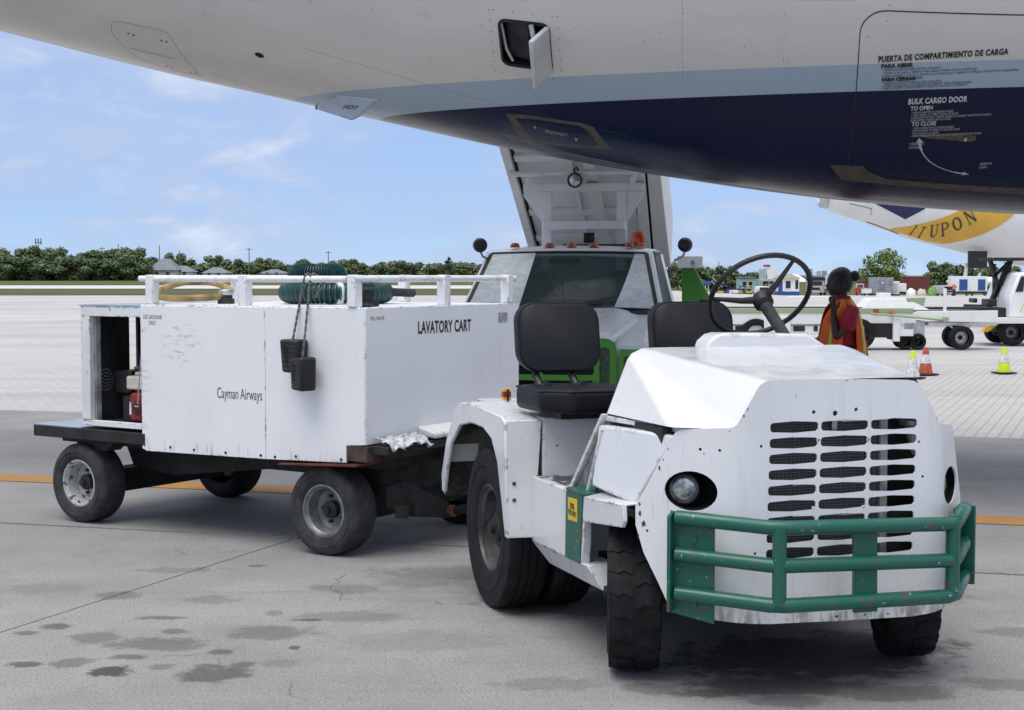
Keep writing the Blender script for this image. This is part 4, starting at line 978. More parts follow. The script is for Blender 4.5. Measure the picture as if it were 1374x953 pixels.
# seats
def seat(x0, x1, y, label=None):
    mb = MB(); w = x1 - x0
    P = rrect(x0, 1.152, x1, 1.462, .085, 6)
    # pull the lower edge into a slight bow
    P = [(p[0], p[1] - .012 * (1 - ((p[0] - (x0 + x1) / 2) / (w / 2))**2) * (1 if p[1] < 1.3 else -.4)) for p in P]
    n = len(P); lay = []
    for (dy, sc) in ((-.012, .93), (0, .985), (.012, 1.0), (.062, 1.0), (.075, .985), (.080, .93)):
        cx, cz = (x0 + x1) / 2, 1.307
        lay.append([(cx + (p[0] - cx) * (1 - (1 - sc) * .5 * .45 / w), y + dy + (p[1] - 1.3) * .16, cz + (p[1] - cz) * (1 - (1 - sc) * .7)) for p in P])
    vs = [v for l in lay for v in l]; fs_ = []
    for k in range(len(lay) - 1):
        for i in range(n): fs_.append((k * n + i, k * n + (i + 1) % n, (k + 1) * n + (i + 1) % n, (k + 1) * n + i))
    fs_ += [tuple(range(n)), tuple((len(lay) - 1) * n + i for i in range(n))]
    mb.add(vs, fs_); b = mb.build('backrest', M['vinyl'], tug, ang=60)
    mb = MB(); mb.tube([(v[0], v[1], v[2]) for v in lay[1]], .0045, 6, closed=True); mb.build('piping', M['vinyl'], b)
    cx = (x0 + x1) / 2 + .035; w2 = w + .10
    C = [(cx - w2 / 2 + .02, y - .30), (cx - w2 * .22, y - .40), (cx + w2 * .30, y - .40), (cx + w2 / 2 - .03, y - .34), (cx + w2 / 2 - .02, y + .02), (cx + w2 * .3, y + .07), (cx - w2 * .3, y + .07), (cx - w2 / 2, y + .01)]
    mb = MB(); mb.prism(C, 2, .975, 1.085); cu = mb.build('cushion', M['vinyl'], tug, bevel=.03, seg=4, ang=50)
    mb = MB(); mb.tube([(c[0] * .97 + cx * .03, c[1] * .97 + (y - .16) * .03, 1.076) for c in C], .006, 6, closed=True); mb.build('piping', M['vinyl'], cu)
    for bx in (x0 + .085, x0 + w * .66):
        mb = MB(); mb.tube([(bx, y + .02, 1.17), (bx, y + .0, 1.12), (bx + .012, y - .04, 1.075), (bx + .02, y - .12, 1.088)], .02, 8); mb.build('bracket', M['black'], tug)
    mb = MB(); mb.box(cx - .13, y - .30, .946, cx + .13, y + .0, .98); mb.build('seat_base', M['black'], tug)
seat(-.735, -.335, 1.07)
seat(-.045, .375, 1.10)
# steering wheel and column
sw_c = Vector((.285, .63, 1.503)); sn = Vector((.03, .76, .645)).normalized(); e1 = Vector((1, 0, 0)) - sn * sn.x; e1.normalize(); e2 = e1.cross(sn) * -1
if e2.z < 0: e2 = -e2
rad = .238
mb = MB(); mb.tube([sw_c + (e1 * math.cos(2 * math.pi * i / 48) + e2 * math.sin(2 * math.pi * i / 48)) * rad for i in range(48)], .0125, 10, closed=True); sw = mb.build('steering_wheel', M['black'], tug)
for a in (66, 186, 306):
    d = e1 * math.cos(R(a)) + e2 * math.sin(R(a))
    mb = MB(); mb.tube([sw_c - sn * .03 + d * .03, sw_c - sn * .028 + d * .10, sw_c + d * (rad - .004)], [.018, .014, .0085], 8); mb.build('spoke', M['black'], sw)
mb = MB(); mb.lathe([(.030, -.075), (.045, -.06), (.046, -.03), (.043, -.012), (.03, .0), (0, .004)], sw_c, sn, 20); mb.build('horn_boss', M['black'], sw)
cl = sw_c - sn * .05
mb = MB(); mb.tube([cl, cl + Vector((.02, -.20, -.165))], [.030, .026], 12); mb.build('steering_column', M['rubber_grey'], tug)

# ================================================================== LAVATORY CART
CT = math.atan2(2000, 1313)
cart = thing('lavatory_cart', 'white box-shaped lavatory cart with top railing and open engine compartment', 'cart', (-1.034, 8.472, 0), CT)
# local frame: x to the image right and away, y to the image left and away, z up
mb = MB(); mb.prism([(-.334, 1.413), (.40, 1.410), (.40, .528), (-.200, .548), (-.200, .645), (-.334, .655)], 0, -.106, -.094); mb.build('side_panel', M['cart_side'], cart, bevel=.002)
mb = MB(); mb.prism([(.403, 1.410), (1.43, 1.406), (1.425, .525), (1.385, .512), (.403, .528)], 0, -.106, -.094); mb.build('side_panel', M['cart_side'], cart, bevel=.002)
mb = MB(); mb.box(-.100, -.340, .655, 1.446, -.328, 1.413); mb.build('end_panel', M['cart_side'], cart, bevel=.002)
mb = MB(); mb.box(-.098, -.332, 1.402, 1.446, 1.432, 1.416); mb.build('top_panel', M['cart_white'], cart, bevel=.002)
mb = MB(); mb.box(-.092, -.326, .66, 1.44, 1.40, 1.40); mb.build('waste_tank', M['inner_grey'], cart)
mb = MB(); mb.box(1.436, -.33, .53, 1.448, 1.43, 1.40); mb.build('side_panel', M['cart_white'], cart)
# bolts and their rust runs along the skirt
for (y, z) in ((1.405, .55), (1.18, .548), (.98, .545), (.72, .545), (.44, .548), (.33, .546), (.17, .56), (-.165, .565)):
    mb = MB(); mb.lathe([(.008, 0), (.008, .005), (0, .006)], (-.106, y, z), (-1, 0, 0), 8); mb.build('bolt', M['rusty'], cart)
# engine compartment
fr = M['worn_white']
mb = MB(); mb.box(-.102, 1.433, .64, -.062, 1.975, .675); mb.build('compartment_sill', fr, cart, bevel=.003)
mb = MB(); mb.box(-.102, 1.433, 1.335, -.062, 1.975, 1.398); mb.build('compartment_header', fr, cart, bevel=.003)
mb = MB(); mb.box(-.102, 1.895, .676, -.062, 1.975, 1.334); mb.build('compartment_jamb', fr, cart, bevel=.003)
mb = MB(); mb.box(-.104, 1.433, 1.398, 1.44, 1.985, 1.408); mb.build('compartment_roof', M['pale_blue'], cart)
mb = MB()
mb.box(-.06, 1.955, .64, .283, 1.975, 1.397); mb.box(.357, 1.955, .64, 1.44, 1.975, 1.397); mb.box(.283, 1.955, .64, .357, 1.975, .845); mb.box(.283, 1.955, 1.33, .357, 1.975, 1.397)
t = NT('dark_compartment_steel'); f = t.ramp(t.noise(5, 6, .6, t.mapping((1, 1, .5))), .3, .75)
M['bay_dark'] = t.done(t.mix(f, (0.010, 0.010, 0.010), (0.05, 0.049, 0.047)), .8)  # near-black mottled steel lining the compartment
mb.build('compartment_wall', M['bay_dark'], cart)
mb = MB(); mb.box(-.06, 1.434, .64, 1.44, 1.955, .66); mb.box(-.09, 1.405, .66, 1.44, 1.432, 1.397); mb.build('compartment_floor', M['bay_dark'], cart)
mb = MB(); mb.box(-.060, 1.885, .676, -.02, 1.955, 1.334); mb.build('jamb_lining', M['inner_grey'], cart)
mb = MB(); rnd = random.Random(2)
for k, rr in enumerate((.0, .022, .042, .062)):
    for i in range(max(1, int(7 * k * 1.0))):
        a = 2 * math.pi * i / max(1, 7 * k); mb.tube([(.075 + rr * math.cos(a), 1.953, .92 + rr * 1.1 * math.sin(a)), (.075 + rr * math.cos(a), 1.9545, .92 + rr * 1.1 * math.sin(a))], .0038, 6)
o = mb.build('vent_light_dot', M['cone_white'], cart); o['kind'] = 'stuff'  # white dots painted in for daylight coming through the vent
mb = MB(); mb.bar((-.08, 1.418, 1.40), (-.112, 1.455, .80), .008, .008); mb.build('door_cable', M['steel'], cart)
mb = MB(); mb.tube([(-.112, 1.44, 1.02), (-.135, 1.455, 1.02)], .012, 8); mb.build('door_latch', M['rusty'], cart)
# the petrol engine inside
mb = MB(); mb.box(.02, 1.48, .66, .36, 1.74, .83); mb.box(.06, 1.70, .84, .30, 1.86, .985); mb.box(.10, 1.72, .74, .26, 1.82, .84); mb.tube([(.1, 1.6, .8), (.1, 1.75, .93)], .03, 8); eng = mb.build('engine', M['black'], cart, bevel=.012)
mb = MB(); mb.box(-.02, 1.44, .875, .30, 1.66, .96); mb.box(.02, 1.47, .96, .26, 1.63, .985); mb.build('fuel_tank', M['cream'], eng, bevel=.02, seg=3)
mb = MB(); mb.prism([(p[0], p[1]) for p in rrect(1.44, .685, 1.60, .858, .03, 4)], 0, -.045, .03); mb.build('recoil_cover', M['red'], eng, bevel=.008)
mb = MB(); mb.lathe([(.062, 0), (.062, .008), (.05, .012), (.036, .010), (.034, .016), (0, .016)], (-.046, 1.515, .765), (-1, 0, 0), 24); mb.build('recoil_starter', M['red'], eng)
mb = MB()
for i in range(16):
    a = 2 * math.pi * i / 16; mb.bar((-.058, 1.515 + .036 * math.cos(a), .765 + .036 * math.sin(a)), (-.056, 1.515 + .058 * math.cos(a), .765 + .058 * math.sin(a)), .005, .004, up=(1, 0, 0))
o = mb.build('recoil_slot', M['dark_hole'], eng); o['kind'] = 'stuff'
mb = MB(); mb.lathe([(.030, 0), (.030, .003), (0, .004)], (-.0625, 1.515, .765), (-1, 0, 0), 20); mb.build('starter_badge', M['ink'], eng)
mb = MB(); mb.box(-.0685, 1.497, .775, -.067, 1.533, .781); mb.build('badge_stripe', M['cone_white'], eng)
mb = MB(); mb.box(-.0470, 1.585, .72, -.0455, 1.60, .80); mb.build('warning_label', M['cone_white'], eng)
# deck and chassis
mb = MB(); mb.box(-.11, 1.40, .545, 1.45, 2.44, .618); mb.build('deck', M['chassis'], cart, bevel=.006)
mb = MB(); mb.box(-.105, 1.985, .618, 1.445, 2.435, .624); mb.build('deck_top', M['pale_blue'], cart)
mb = MB(); mb.box(.06, -.30, .50, 1.28, 2.36, .60); mb.prism([(-.10, .54), (2.05, .54), (1.95, .34), (1.60, .30), (.75, .40), (.0, .40)], 0, .30, .36); mb.prism([(-.10, .54), (2.05, .54), (1.95, .34), (1.60, .30), (.75, .40), (.0, .40)], 0, .98, 1.04)
mb.box(.13, 1.99, .17, 1.18, 2.13, .32); mb.box(.13, -.07, .17, 1.18, .07, .33); mb.box(.2, -.2, .33, 1.15, .25, .52); mb.prism([(1.75, .55), (2.15, .55), (2.10, .47), (1.85, .47)], 0, -.02, .10)
mb.build('chassis', M['chassis'], cart)
mb = MB(); mb.box(-.104, -.345, .556, 1.45, -.203, .648); mb.build('front_beam', M['rusty'], cart, bevel=.006)
mb = MB(); mb.box(-.06, -.46, .60, 1.40, -.345, .645); mb.build('front_shelf', M['chassis'], cart, bevel=.004)
mb = MB(); mb.hexa([(.36, -.475, .655), (1.30, -.475, .655), (1.30, -.345, .662), (.36, -.345, .662)], [(.36, -.475, .690), (1.30, -.475, .690), (1.30, -.345, .725), (.36, -.345, .725)]); mb.build('white_tray', M['worn_white'], cart, bevel=.012)
mb = MB(); mb.box(.62, -.49, .42, .66, -.32, .60); mb.bar((.62, -.47, .43), (1.25, -.47, .43), .03, .03); mb.build('tank_cradle', M['rusty'], cart)
mb = MB(); mb.prism([(.135, .27), (.135, .39), (.27, .415), (.35, .385), (.74, .215), (.765, .175), (.73, .135), (.37, .19)], 1, -.315, -.285); mb.build('drawbar_yoke', M['chassis'], cart, bevel=.005)
mb = MB(); mb.lathe([(.036, -.03), (.036, .035), (.016, .04), (0, .04)], (.725, -.315, .18), (0, -1, 0), 14); mb.build('yoke_pin', M['rust'], cart)
mb = MB(); mb.tube([(.725, -.33, .18), (.76, -.60, .24), (.78, -.95, .34)], .028, 8); mb.build('drawbar', M['chassis'], cart)
mb = MB(); mb.box(.13, -.42, .22, .18, -.36, .29); mb.box(.24, -.42, .22, .29, -.36, .29); mb.build('safety_chain_lug', M['chassis'], cart)
mb = MB(); mb.prism([(-.30, .548), (.28, .515), (.28, .508), (-.30, .535)], 0, -.14, .09); mb.build('wheel_guard', plain('dull_red_brown_steel', (0.12, 0.03, 0.022), .7, 0, .4, 8), cart)
for (x, y, s, mt, rm) in ((.015, 0, -1, 'rubber_grey', 'rim_grey'), (.02, 2.06, -1, 'rubber_grey', 'w'), (1.30, 0, 1, 'rubber', 'rim_dark'), (1.30, 2.06, 1, 'rubber', 'rim_dark')):
    rmm = paint('peeling_white_rim', (0.45, 0.45, 0.44), .5, .6, 1.3, False, rust=(0.05, 0.03, 0.02)) if rm == 'w' else M[rm]
    wheel(cart, (x, y, .256), .256, .205, .148, rmm, mt, 0, s, 0, .105, grooves=False, shoulder=.35)
# the railing
def post(x, y, z1=1.596, w=.062): 
    mb = MB(); mb.box(x - w / 2, y - w / 2, 1.416, x + w / 2, y + w / 2, z1); mb.build('railing_post', M['cart_white'], cart, bevel=.006)
for p in ((-.055, 1.375), (-.055, .60), (-.085, -.25), (.70, -.29), (1.385, -.29), (1.385, .53), (.70, 1.385), (1.385, 1.385)): post(*p)
for pth in ([(-.055, 1.48, 1.572), (-.055, .64, 1.572), (-.075, -.20, 1.572)], [(-.12, -.27, 1.573), (.70, -.29, 1.573), (1.47, -.29, 1.573)], [(1.385, -.26, 1.574), (1.385, 1.36, 1.574)], [(1.36, 1.385, 1.575), (-.02, 1.385, 1.575)]):
    mb = MB(); mb.tube(pth, .0195, 14); mb.build('railing_tube', M['cart_white'], cart)
# lettering
def side(x, y): return lambda a, b: (-.1075, y - a, x + b)
lettering('gasoline_lettering', "USE GASOLINE\nONLY", .036, lambda a, b: (-.1075, 1.322 - a, 1.327 + b), M['ink_grey'], cart, xs=.68, align='CENTER')
def serif_word(s, size, mapf):
    """thin strokes with serif feet laid over plain letters, for the airline name"""
    return lettering('airline_lettering', s, size, mapf, M['ink_grey'], cart, xs=.58, align='CENTER', spacing=1.0)
serif_word("Cayman Airways", .092, lambda a, b: (-.1075, .605 - a, .868 + b))
lettering('fill_valve_lettering', "FILL VALVE", .030, lambda a, b: (-.06 + a, -.3415, 1.345 + b), M['ink_grey'], cart, xs=.85)
lettering('lavatory_cart_lettering', "LAVATORY CART", .098, lambda a, b: (.375 + a, -.3415, 1.258 + b), M['ink'], cart, xs=.66, bold=.0028, spacing=1.06)
mb = MB(); mb.box(1.21, -.3425, 1.30, 1.31, -.3402, 1.36); mb.build('small_plate', M['inner_grey'], cart)
# scuffs on the side
t = NT('scuffed_white_paint'); f = t.ramp(t.noise(11, 8, .75, t.mapping((1, 1.1, 3.2), (R(-6), 0, 0))), .56, .72)
# ---- things lying on or hanging from the cart (top level, in world space)
CM = Matrix.Translation((-1.034, 8.472, 0)) @ Matrix.Rotation(CT, 4, 'Z')
def cw(p): return CM @ Vector(p)
def place(o, p): o.location = cw(p); o.rotation_euler = (0, 0, CT); return o
# ribbed suction hose
mb = MB(); N = 560; path = []; rr = []
for i in range(N):
    t = i / N; a = R(-35) + t * R(360 * 2 + 40)
    lift = 0.0 if t < .48 else .105 * math.sin(min(1, (t - .48) / .20) * math.pi / 2) * (1 if t < .9 else 1 - (t - .9) / .14)
    rad_ = .285 - .165 * float(sstep(.5, .62, np.array(t)))
    sh2 = float(sstep(.5, .62, np.array(t))); path.append((rad_ * math.cos(a) - .02 * sh2, rad_ * math.sin(a) * 1.05 + .13 * sh2, .070 + float(lift) * 1.1)); rr.append(.066 if (i // 2) % 2 else .0535)
mb.tube(path, rr, 16)
sh = mb.build('suction_hose', [M['hose_green'], M['hose_dark']], ang=25)
mi = [0] * len(mb.f)
for i in range(N - 1):
    for j in range(16): mi[i * 16 + j] = 1 if (rr[i] < .06 and rr[i + 1] < .06) else 0
sh.data.polygons.foreach_set('material_index', mi)
tag(sh, 'coiled ribbed green suction hose lying on the white cart roof', 'hose'); place(sh, (.65, .50, 1.416))
mb = MB(); mb.tube([(.21 + .02 * math.cos(a), -.215 + .077 * math.cos(a), .072 + .075 * math.sin(a)) for a in np.linspace(0, 2 * math.pi, 20, endpoint=False)], .02, 8, closed=True)
mb.v = [(v[0] - .42, v[1] + .05, v[2]) for v in mb.v]
mb.build('binding_strap', M['cone_white'], sh)
mb = MB(); mb.tube([(.10, -.31, .075), (.38, -.31, .065)], .027, 10); mb.build('hose_spigot', M['rubber_grey'], sh)
# tan hose ring
mb = MB(); path = []
for i in range(64):
    a = 2 * math.pi * i / 64; path.append((.235 * math.cos(a), .215 * math.sin(a), .075 + .050 * math.cos(a - .7) + .010 * math.sin(2 * a)))
mb.tube(path, .021, 10, closed=True)
th_ = mb.build('tan_hose', M['hose_tan']); tag(th_, 'tan rubber hose ring lying on the left end of the cart roof', 'hose'); place(th_, (.215, 1.29, 1.418))
# grey filler cap on the roof
mb = MB(); mb.lathe([(.052, 0), (.052, .03), (.040, .035), (.040, .055)], (0, 0, 0), 'Z', 20); fc = mb.build('roof_valve', M['rubber_grey'], cart); fc.location = (.26, 1.06, 1.416)
mb = MB(); mb.lathe([(.042, .055), (.045, .06), (.045, .082), (.038, .088), (0, .089)], (0, 0, 0), 'Z', 20); mb.build('valve_cap', M['alu'], fc)
# black box tied to the corner post
mb = MB(); mb.box(-.02, -.03, .0, .06, .04, .095); mb.box(-.035, -.05, .0, .09, .05, .03); bx = mb.build('control_box', M['black'], cart, bevel=.005); bx.location = (.02, -.22, 1.418)
mb = MB(); mb.tube([(-.04, -.04, .12), (-.02, -.075, .118), (.02, -.07, .115), (.045, -.02, .128), (.05, -.01, .165), (.03, .0, .175)], .006, 6); mb.build('tie_cord', M['rubber_grey'], bx)
mb = MB(); mb.ball((.0, .0, .01), .05, 12, 6, sc=(1.5, 1.3, .35)); mb.build('green_strap', M['hose_green'], bx, flat=True)
# chocks on a rope
def chock(nm, p, lab, tilt, rotz):
    mb = MB(); mb.prism([(-.062, -.085), (.045, -.085), (.072, .10), (-.062, .105)], 0, -.052, .052); o = mb.build(nm, M['black'], bevel=.016, seg=3)
    tag(o, lab, 'wheel chock', 'rubber chocks hanging on the cart'); place(o, p); o.rotation_euler = (R(tilt), 0, CT + R(rotz))
    for k in range(6):
        mb = MB(); z = -.07 + k * .026; mb.box(-.0532, -.050, z, -.050, .040 + .012 * (k / 5), z + .010); rb = mb.build('rib', M['rubber_grey'], o, bevel=.002)
    mb = MB(); mb.prism([(-.0, .06), (.04, .075), (.02, -.02), (.004, -.05)], 0, -.0535, -.05); mb.build('side_recess', M['dark_hole'], o)
    return o
chock('wheel_chock', (-.163, .130, 1.13), 'black rubber chock hung on the rope, upper of the two on the cart side', 3, 4)
c2 = chock('wheel_chock', (-.20, .030, 1.035), 'black rubber chock hung on the rope, lower one in front of the other', -4, -12)
c2.rotation_euler = (R(2), 0, CT + R(-18)); 
mb = MB()
def rope(p, q, n=26):
    p, q = Vector(p), Vector(q)
    for s in (0, math.pi):
        mb.tube([p + (q - p) * (i / n) + Vector((.0042 * math.cos(i * 1.25 + s), .0042 * math.sin(i * 1.25 + s), 0)) for i in range(n + 1)], .0042, 6)
rope((-.082, .115, 1.592), (-.150, .150, 1.225)); rope((-.078, .075, 1.592), (-.185, .045, 1.13))
mb.tube([(-.082, .115, 1.592), (-.06, .11, 1.603), (-.035, .10, 1.592), (-.03, .09, 1.56), (-.045, .06, 1.50)], .0075, 8)
mb.tube([(-.078, .075, 1.592), (-.06, .07, 1.602), (-.035, .06, 1.592), (-.03, .04, 1.55), (-.06, .0, 1.53), (-.07, .05, 1.47)], .0075, 8)
rp = mb.build('chock_rope', M['rope']); rp.matrix_world = CM; tag(rp, 'twisted grey rope looped over the railing holding two chocks', 'rope')
# crumpled wrap on the beam
rnd = random.Random(11); bm = bmesh.new(); nx, ny = 26, 10; g = []
for j in range(ny + 1):
    for i in range(nx + 1):
        x = -.05 + .37 * i / nx; y = -.36 - .115 * j / ny; z = .684 - .060 * (j / ny)**2 * (.75 + .22 * math.sin(i * .31) + .10 * math.sin(i * 1.1)) + rnd.uniform(-.006, .006) + .006 * math.sin(i * .8 + j)
        g.append(bm.verts.new((x + rnd.uniform(-.006, .006), y + rnd.uniform(-.02, .01), z)))
for j in range(ny):
    for i in range(nx): bm.faces.new((g[j * (nx + 1) + i], g[j * (nx + 1) + i + 1], g[(j + 1) * (nx + 1) + i + 1], g[(j + 1) * (nx + 1) + i]))
me = bpy.data.meshes.new('crumpled_wrap'); [setattr(f, 'smooth', True) for f in bm.faces]; bm.to_mesh(me); bm.free(); me.materials.append(M['foil'])
fo = bpy.data.objects.new('crumpled_wrap', me); COL.objects.link(fo); fo.matrix_world = CM; md = fo.modifiers.new('solid', 'SOLIDIFY'); md.thickness = .006
tag(fo, 'crumpled clear plastic wrap lying on the front beam of the cart', 'plastic wrap')

# ================================================================== SERVICE TRUCK
trk = thing('service_truck', 'white pickup-based service truck with green grille and raised tipping body', 'truck', (0.5, 13.0, 0), R(-10.5))
# local: x to the image right, y backwards, z up; origin under the windscreen base
XC = -.075; HW = .885
mb = MB()
def ring(y, w, z0, z1): return [(XC - w, y, z0), (XC + w, y, z0), (XC + w, y, z1), (XC - w, y, z1)]
st = [ring(-1.06, .86, .62, 1.00), ring(-.9, HW, .50, 1.09), ring(-.02, HW, .45, 1.285), ring(1.55, HW, .45, 1.30)]
vs = [p for r_ in st for p in r_]; fs_ = []
for k in range(3):
    for i in range(4): fs_.append((k * 4 + i, k * 4 + (i + 1) % 4, (k + 1) * 4 + (i + 1) % 4, (k + 1) * 4 + i))
fs_ += [(0, 1, 2, 3), (12, 13, 14, 15)]
mb.add(vs, fs_); mb.build('cab_body', M['truck_white'], trk, bevel=.07, seg=4, ang=50)
# bonnet bulge
mb = MB(); nx, ny = 28, 16
for j in range(ny + 1):
    v = j / ny; y = -1.125 + 1.07 * v; w = .575 + .20 * v
    for i in range(nx + 1):
        u = -1 + 2 * i / nx; fl = 1 - float(sstep(.62, 1.0, np.array(abs(u)))); nose = 1 - (1 - min(1, v / .16))**2
        mb.v.append((XC + w * u, y, 1.00 + .085 * nose + (.190 * v) + .052 * fl * (.55 + .45 * nose) - .012 * u * u))
for j in range(ny):
    for i in range(nx): mb.f.append((j * (nx + 1) + i, j * (nx + 1) + i + 1, (j + 1) * (nx + 1) + i + 1, (j + 1) * (nx + 1) + i)); mb.mi.append(0)
mb.build('bonnet', M['truck_white'], trk, ang=80, solid=.03)
# grille: green surround with black openings
holes = [rrect(XC - .44, z, XC - .03, z + .075, .02, 3) for z in (.68, .80, .92)] + [rrect(XC + .03, z, XC + .44, z + .075, .02, 3) for z in (.68, .80, .92)]
holes += [rrect(XC + .485, .70, XC + .565, 1.02, .035, 4), rrect(XC - .565, .70, XC - .485, 1.02, .035, 4)]
plate('grille', rrect(XC - .62, .60, XC + .62, 1.09, .09, 5), holes, lambda x, z: (x, -1.185 + .05 * ((x - XC) / .6)**2, z), M['lime_green'], trk, .035, [XC + i * .1 for i in range(-6, 7)], [], -1)
mb = MB(); mb.box(XC - .60, -1.125, .62, XC + .60, -1.10, 1.06); mb.build('grille_backing', M['dark_hole'], trk)
t = NT('perforated_green_mesh'); v = t.n.new("ShaderNodeTexVoronoi"); v.inputs["Scale"].default_value = 70; t.l.new(t.pos, v.inputs["Vector"])
M['perf'] = t.done(t.mix(t.ramp(v.outputs["Distance"], .3, .5), (0.01, .012, .01), (.05, .09, .05)), .6)
for sx in (-1, 1):
    mb = MB(); mb.box(XC + sx * .525 - .05, -1.135, .69, XC + sx * .525 + .05, -1.128, 1.03); mb.build('grille_mesh', M['perf'], trk)
    mb = MB(); mb.hexa([(XC + sx * .64, -1.15, .58), (XC + sx * .87, -1.08, .58), (XC + sx * .87, -1.02, .58), (XC + sx * .64, -1.05, .58)], [(XC + sx * .64, -1.16, 1.005), (XC + sx * .87, -1.09, 1.0), (XC + sx * .87, -1.02, 1.0), (XC + sx * .64, -1.05, 1.005)]); hb = mb.build('headlight_bezel', M['lime_green'], trk, bevel=.01)
    mb = MB(); mb.box(XC + sx * .755 - .075, -1.165, .80, XC + sx * .755 + .075, -1.10, .95); mb.build('headlight', M['far_glass'], hb, bevel=.02)
    mb = MB(); mb.box(XC + sx * .68 - .025, -1.175, .66, XC + sx * .68 + .03, -1.12, .78); mb.build('turn_signal', M['amber'], hb, bevel=.008)
mb = MB(); mb.box(XC - .95, -1.30, .40, XC + .95, -1.17, .58); mb.build('front_bumper', M['chassis'], trk, bevel=.03)
# roof, pillars
mb = MB(); vs = []
for (y, w, z) in ((.42, .74, 1.775), (.50, .735, 1.835), (.75, .745, 1.862), (1.40, .74, 1.855), (1.56, .73, 1.78)):
    for i in range(9):
        x = -1 + 2 * i / 8; vs.append((XC + w * x, y, z - .035 * abs(x)**3))
fs_ = [(k * 9 + i, k * 9 + i + 1, (k + 1) * 9 + i + 1, (k + 1) * 9 + i) for k in range(4) for i in range(8)]
mb.add(vs, fs_); mb.build('roof', M['truck_white'], trk, ang=60, solid=.03)
for sx in (-1, 1):
    mb = MB(); mb.hexa([(XC + sx * .90, -.02, 1.27), (XC + sx * .835, -.045, 1.27), (XC + sx * .80, .10, 1.27), (XC + sx * .90, .10, 1.27)], [(XC + sx * .755, .50, 1.80), (XC + sx * .695, .44, 1.80), (XC + sx * .69, .54, 1.80), (XC + sx * .755, .58, 1.80)]); mb.build('windscreen_pillar', M['truck_white'], trk, bevel=.015, seg=3)
    mb = MB(); mb.bar((XC + sx * .845, -.055, 1.285), (XC + sx * .703, .432, 1.785), .035, .012); mb.build('windscreen_seal', M['black'], trk)
    mb = MB(); mb.hexa([(XC + sx * .89, 1.30, 1.27), (XC + sx * .80, 1.30, 1.27), (XC + sx * .80, 1.56, 1.27), (XC + sx * .89, 1.56, 1.27)], [(XC + sx * .755, 1.30, 1.80), (XC + sx * .70, 1.30, 1.80), (XC + sx * .70, 1.54, 1.80), (XC + sx * .755, 1.54, 1.80)]); mb.build('rear_pillar', M['truck_white'], trk, bevel=.01)
    mb = MB(); mb.hexa([(XC + sx * .878, .10, 1.28), (XC + sx * .868, .10, 1.28), (XC + sx * .868, 1.30, 1.28), (XC + sx * .878, 1.30, 1.28)], [(XC + sx * .752, .57, 1.79), (XC + sx * .742, .57, 1.79), (XC + sx * .742, 1.30, 1.79), (XC + sx * .752, 1.30, 1.79)]); mb.build('side_window', M['ink'], trk)
    mb = MB(); mb.tube([(XC + sx * .88, .10, 1.29), (XC + sx * .757, .56, 1.79), (XC + sx * .757, 1.30, 1.80)], .016, 6); mb.build('window_seal', M['black'], trk)
mb = MB(); mb.box(XC - .72, 1.50, 1.28, XC + .72, 1.54, 1.80); mb.build('cab_back', M['inner_grey'], trk)
mb = MB(); mb.box(XC - .50, 1.485, 1.38, XC + .50, 1.498, 1.70); mb.build('rear_window', plain('sky_lit_rear_glass', (.30, .40, .40), .3, 0, .1, 2), trk)
mb = MB(); mb.hexa([(XC - .83, .02, 1.22), (XC + .83, .02, 1.22), (XC + .83, .42, 1.22), (XC - .83, .42, 1.22)], [(XC - .82, .02, 1.288), (XC + .82, .02, 1.288), (XC + .82, .40, 1.33), (XC - .82, .40, 1.33)]); mb.build('dashboard', M['chassis'], trk)
for sx in (-1, 1):
    mb = MB(); mb.prism([(XC + sx * .43 - .24, 1.1), (XC + sx * .43 + .24, 1.1), (XC + sx * .43 + .22, 1.42), (XC + sx * .43 + .13, 1.56), (XC + sx * .43 - .13, 1.56), (XC + sx * .43 - .22, 1.42)], 1, .95, 1.10); mb.build('cab_seat', M['chassis'], trk, bevel=.05, seg=3)
def wsp(x, v):   # point on the windscreen: x across, v 0 bottom .. 1 top
    h = .845 + (.70 - .845) * v
    return (XC + x * h, -.055 + .49 * v - .075 * (1 - x * x) * (1 - v * .6), 1.285 + .50 * v + .02 * (1 - x * x) * (1 - .4 * v))
def wpatch(name, mat, pts, off, n=10):
    """pts: function row v -> (x0, x1)"""
    mb = MB(); m = 12
    for j in range(m + 1):
        v = j / m; x0, x1 = pts(v)
        for i in range(n + 1):
            p = Vector(wsp(x0 + (x1 - x0) * i / n, v)); mb.v.append(tuple(p + Vector((0, -.72, .70)) * off))
    for j in range(m):
        for i in range(n): mb.f.append((j * (n + 1) + i, j * (n + 1) + i + 1, (j + 1) * (n + 1) + i + 1, (j + 1) * (n + 1) + i)); mb.mi.append(0)
    return mb.build(name, mat, trk, ang=60)
wpatch('windscreen', M['glass'], lambda v: (-1, 1), 0.0)
wpatch('sky_sheen_soap_film', M['sheen_smear'], lambda v: (-.985, -.42 + .01 * v), .004)  # pale plate paints the sky's reflection onto the glass
wpatch('sky_sheen_soap_film', M['sheen_smear'], lambda v: (.56 + .30 * v, .985), .004)  # painted sky reflection again, along with soap smears
mb = MB(); mb.tube([wsp(-1 + i / 12, 1.0) for i in range(25)], .014, 6); mb.tube([wsp(-1 + i / 12, 0.0) for i in range(25)], .02, 6); mb.build('windscreen_seal', M['black'], trk)
mb = MB(); mb.box(XC - .02 - .14, .30, 1.665, XC - .02 + .14, .33, 1.735); mb.box(XC - .03, .30, 1.34, XC - .018, .31, 1.67); mb.build('rear_view_mirror', M['ink'], trk, bevel=.01)
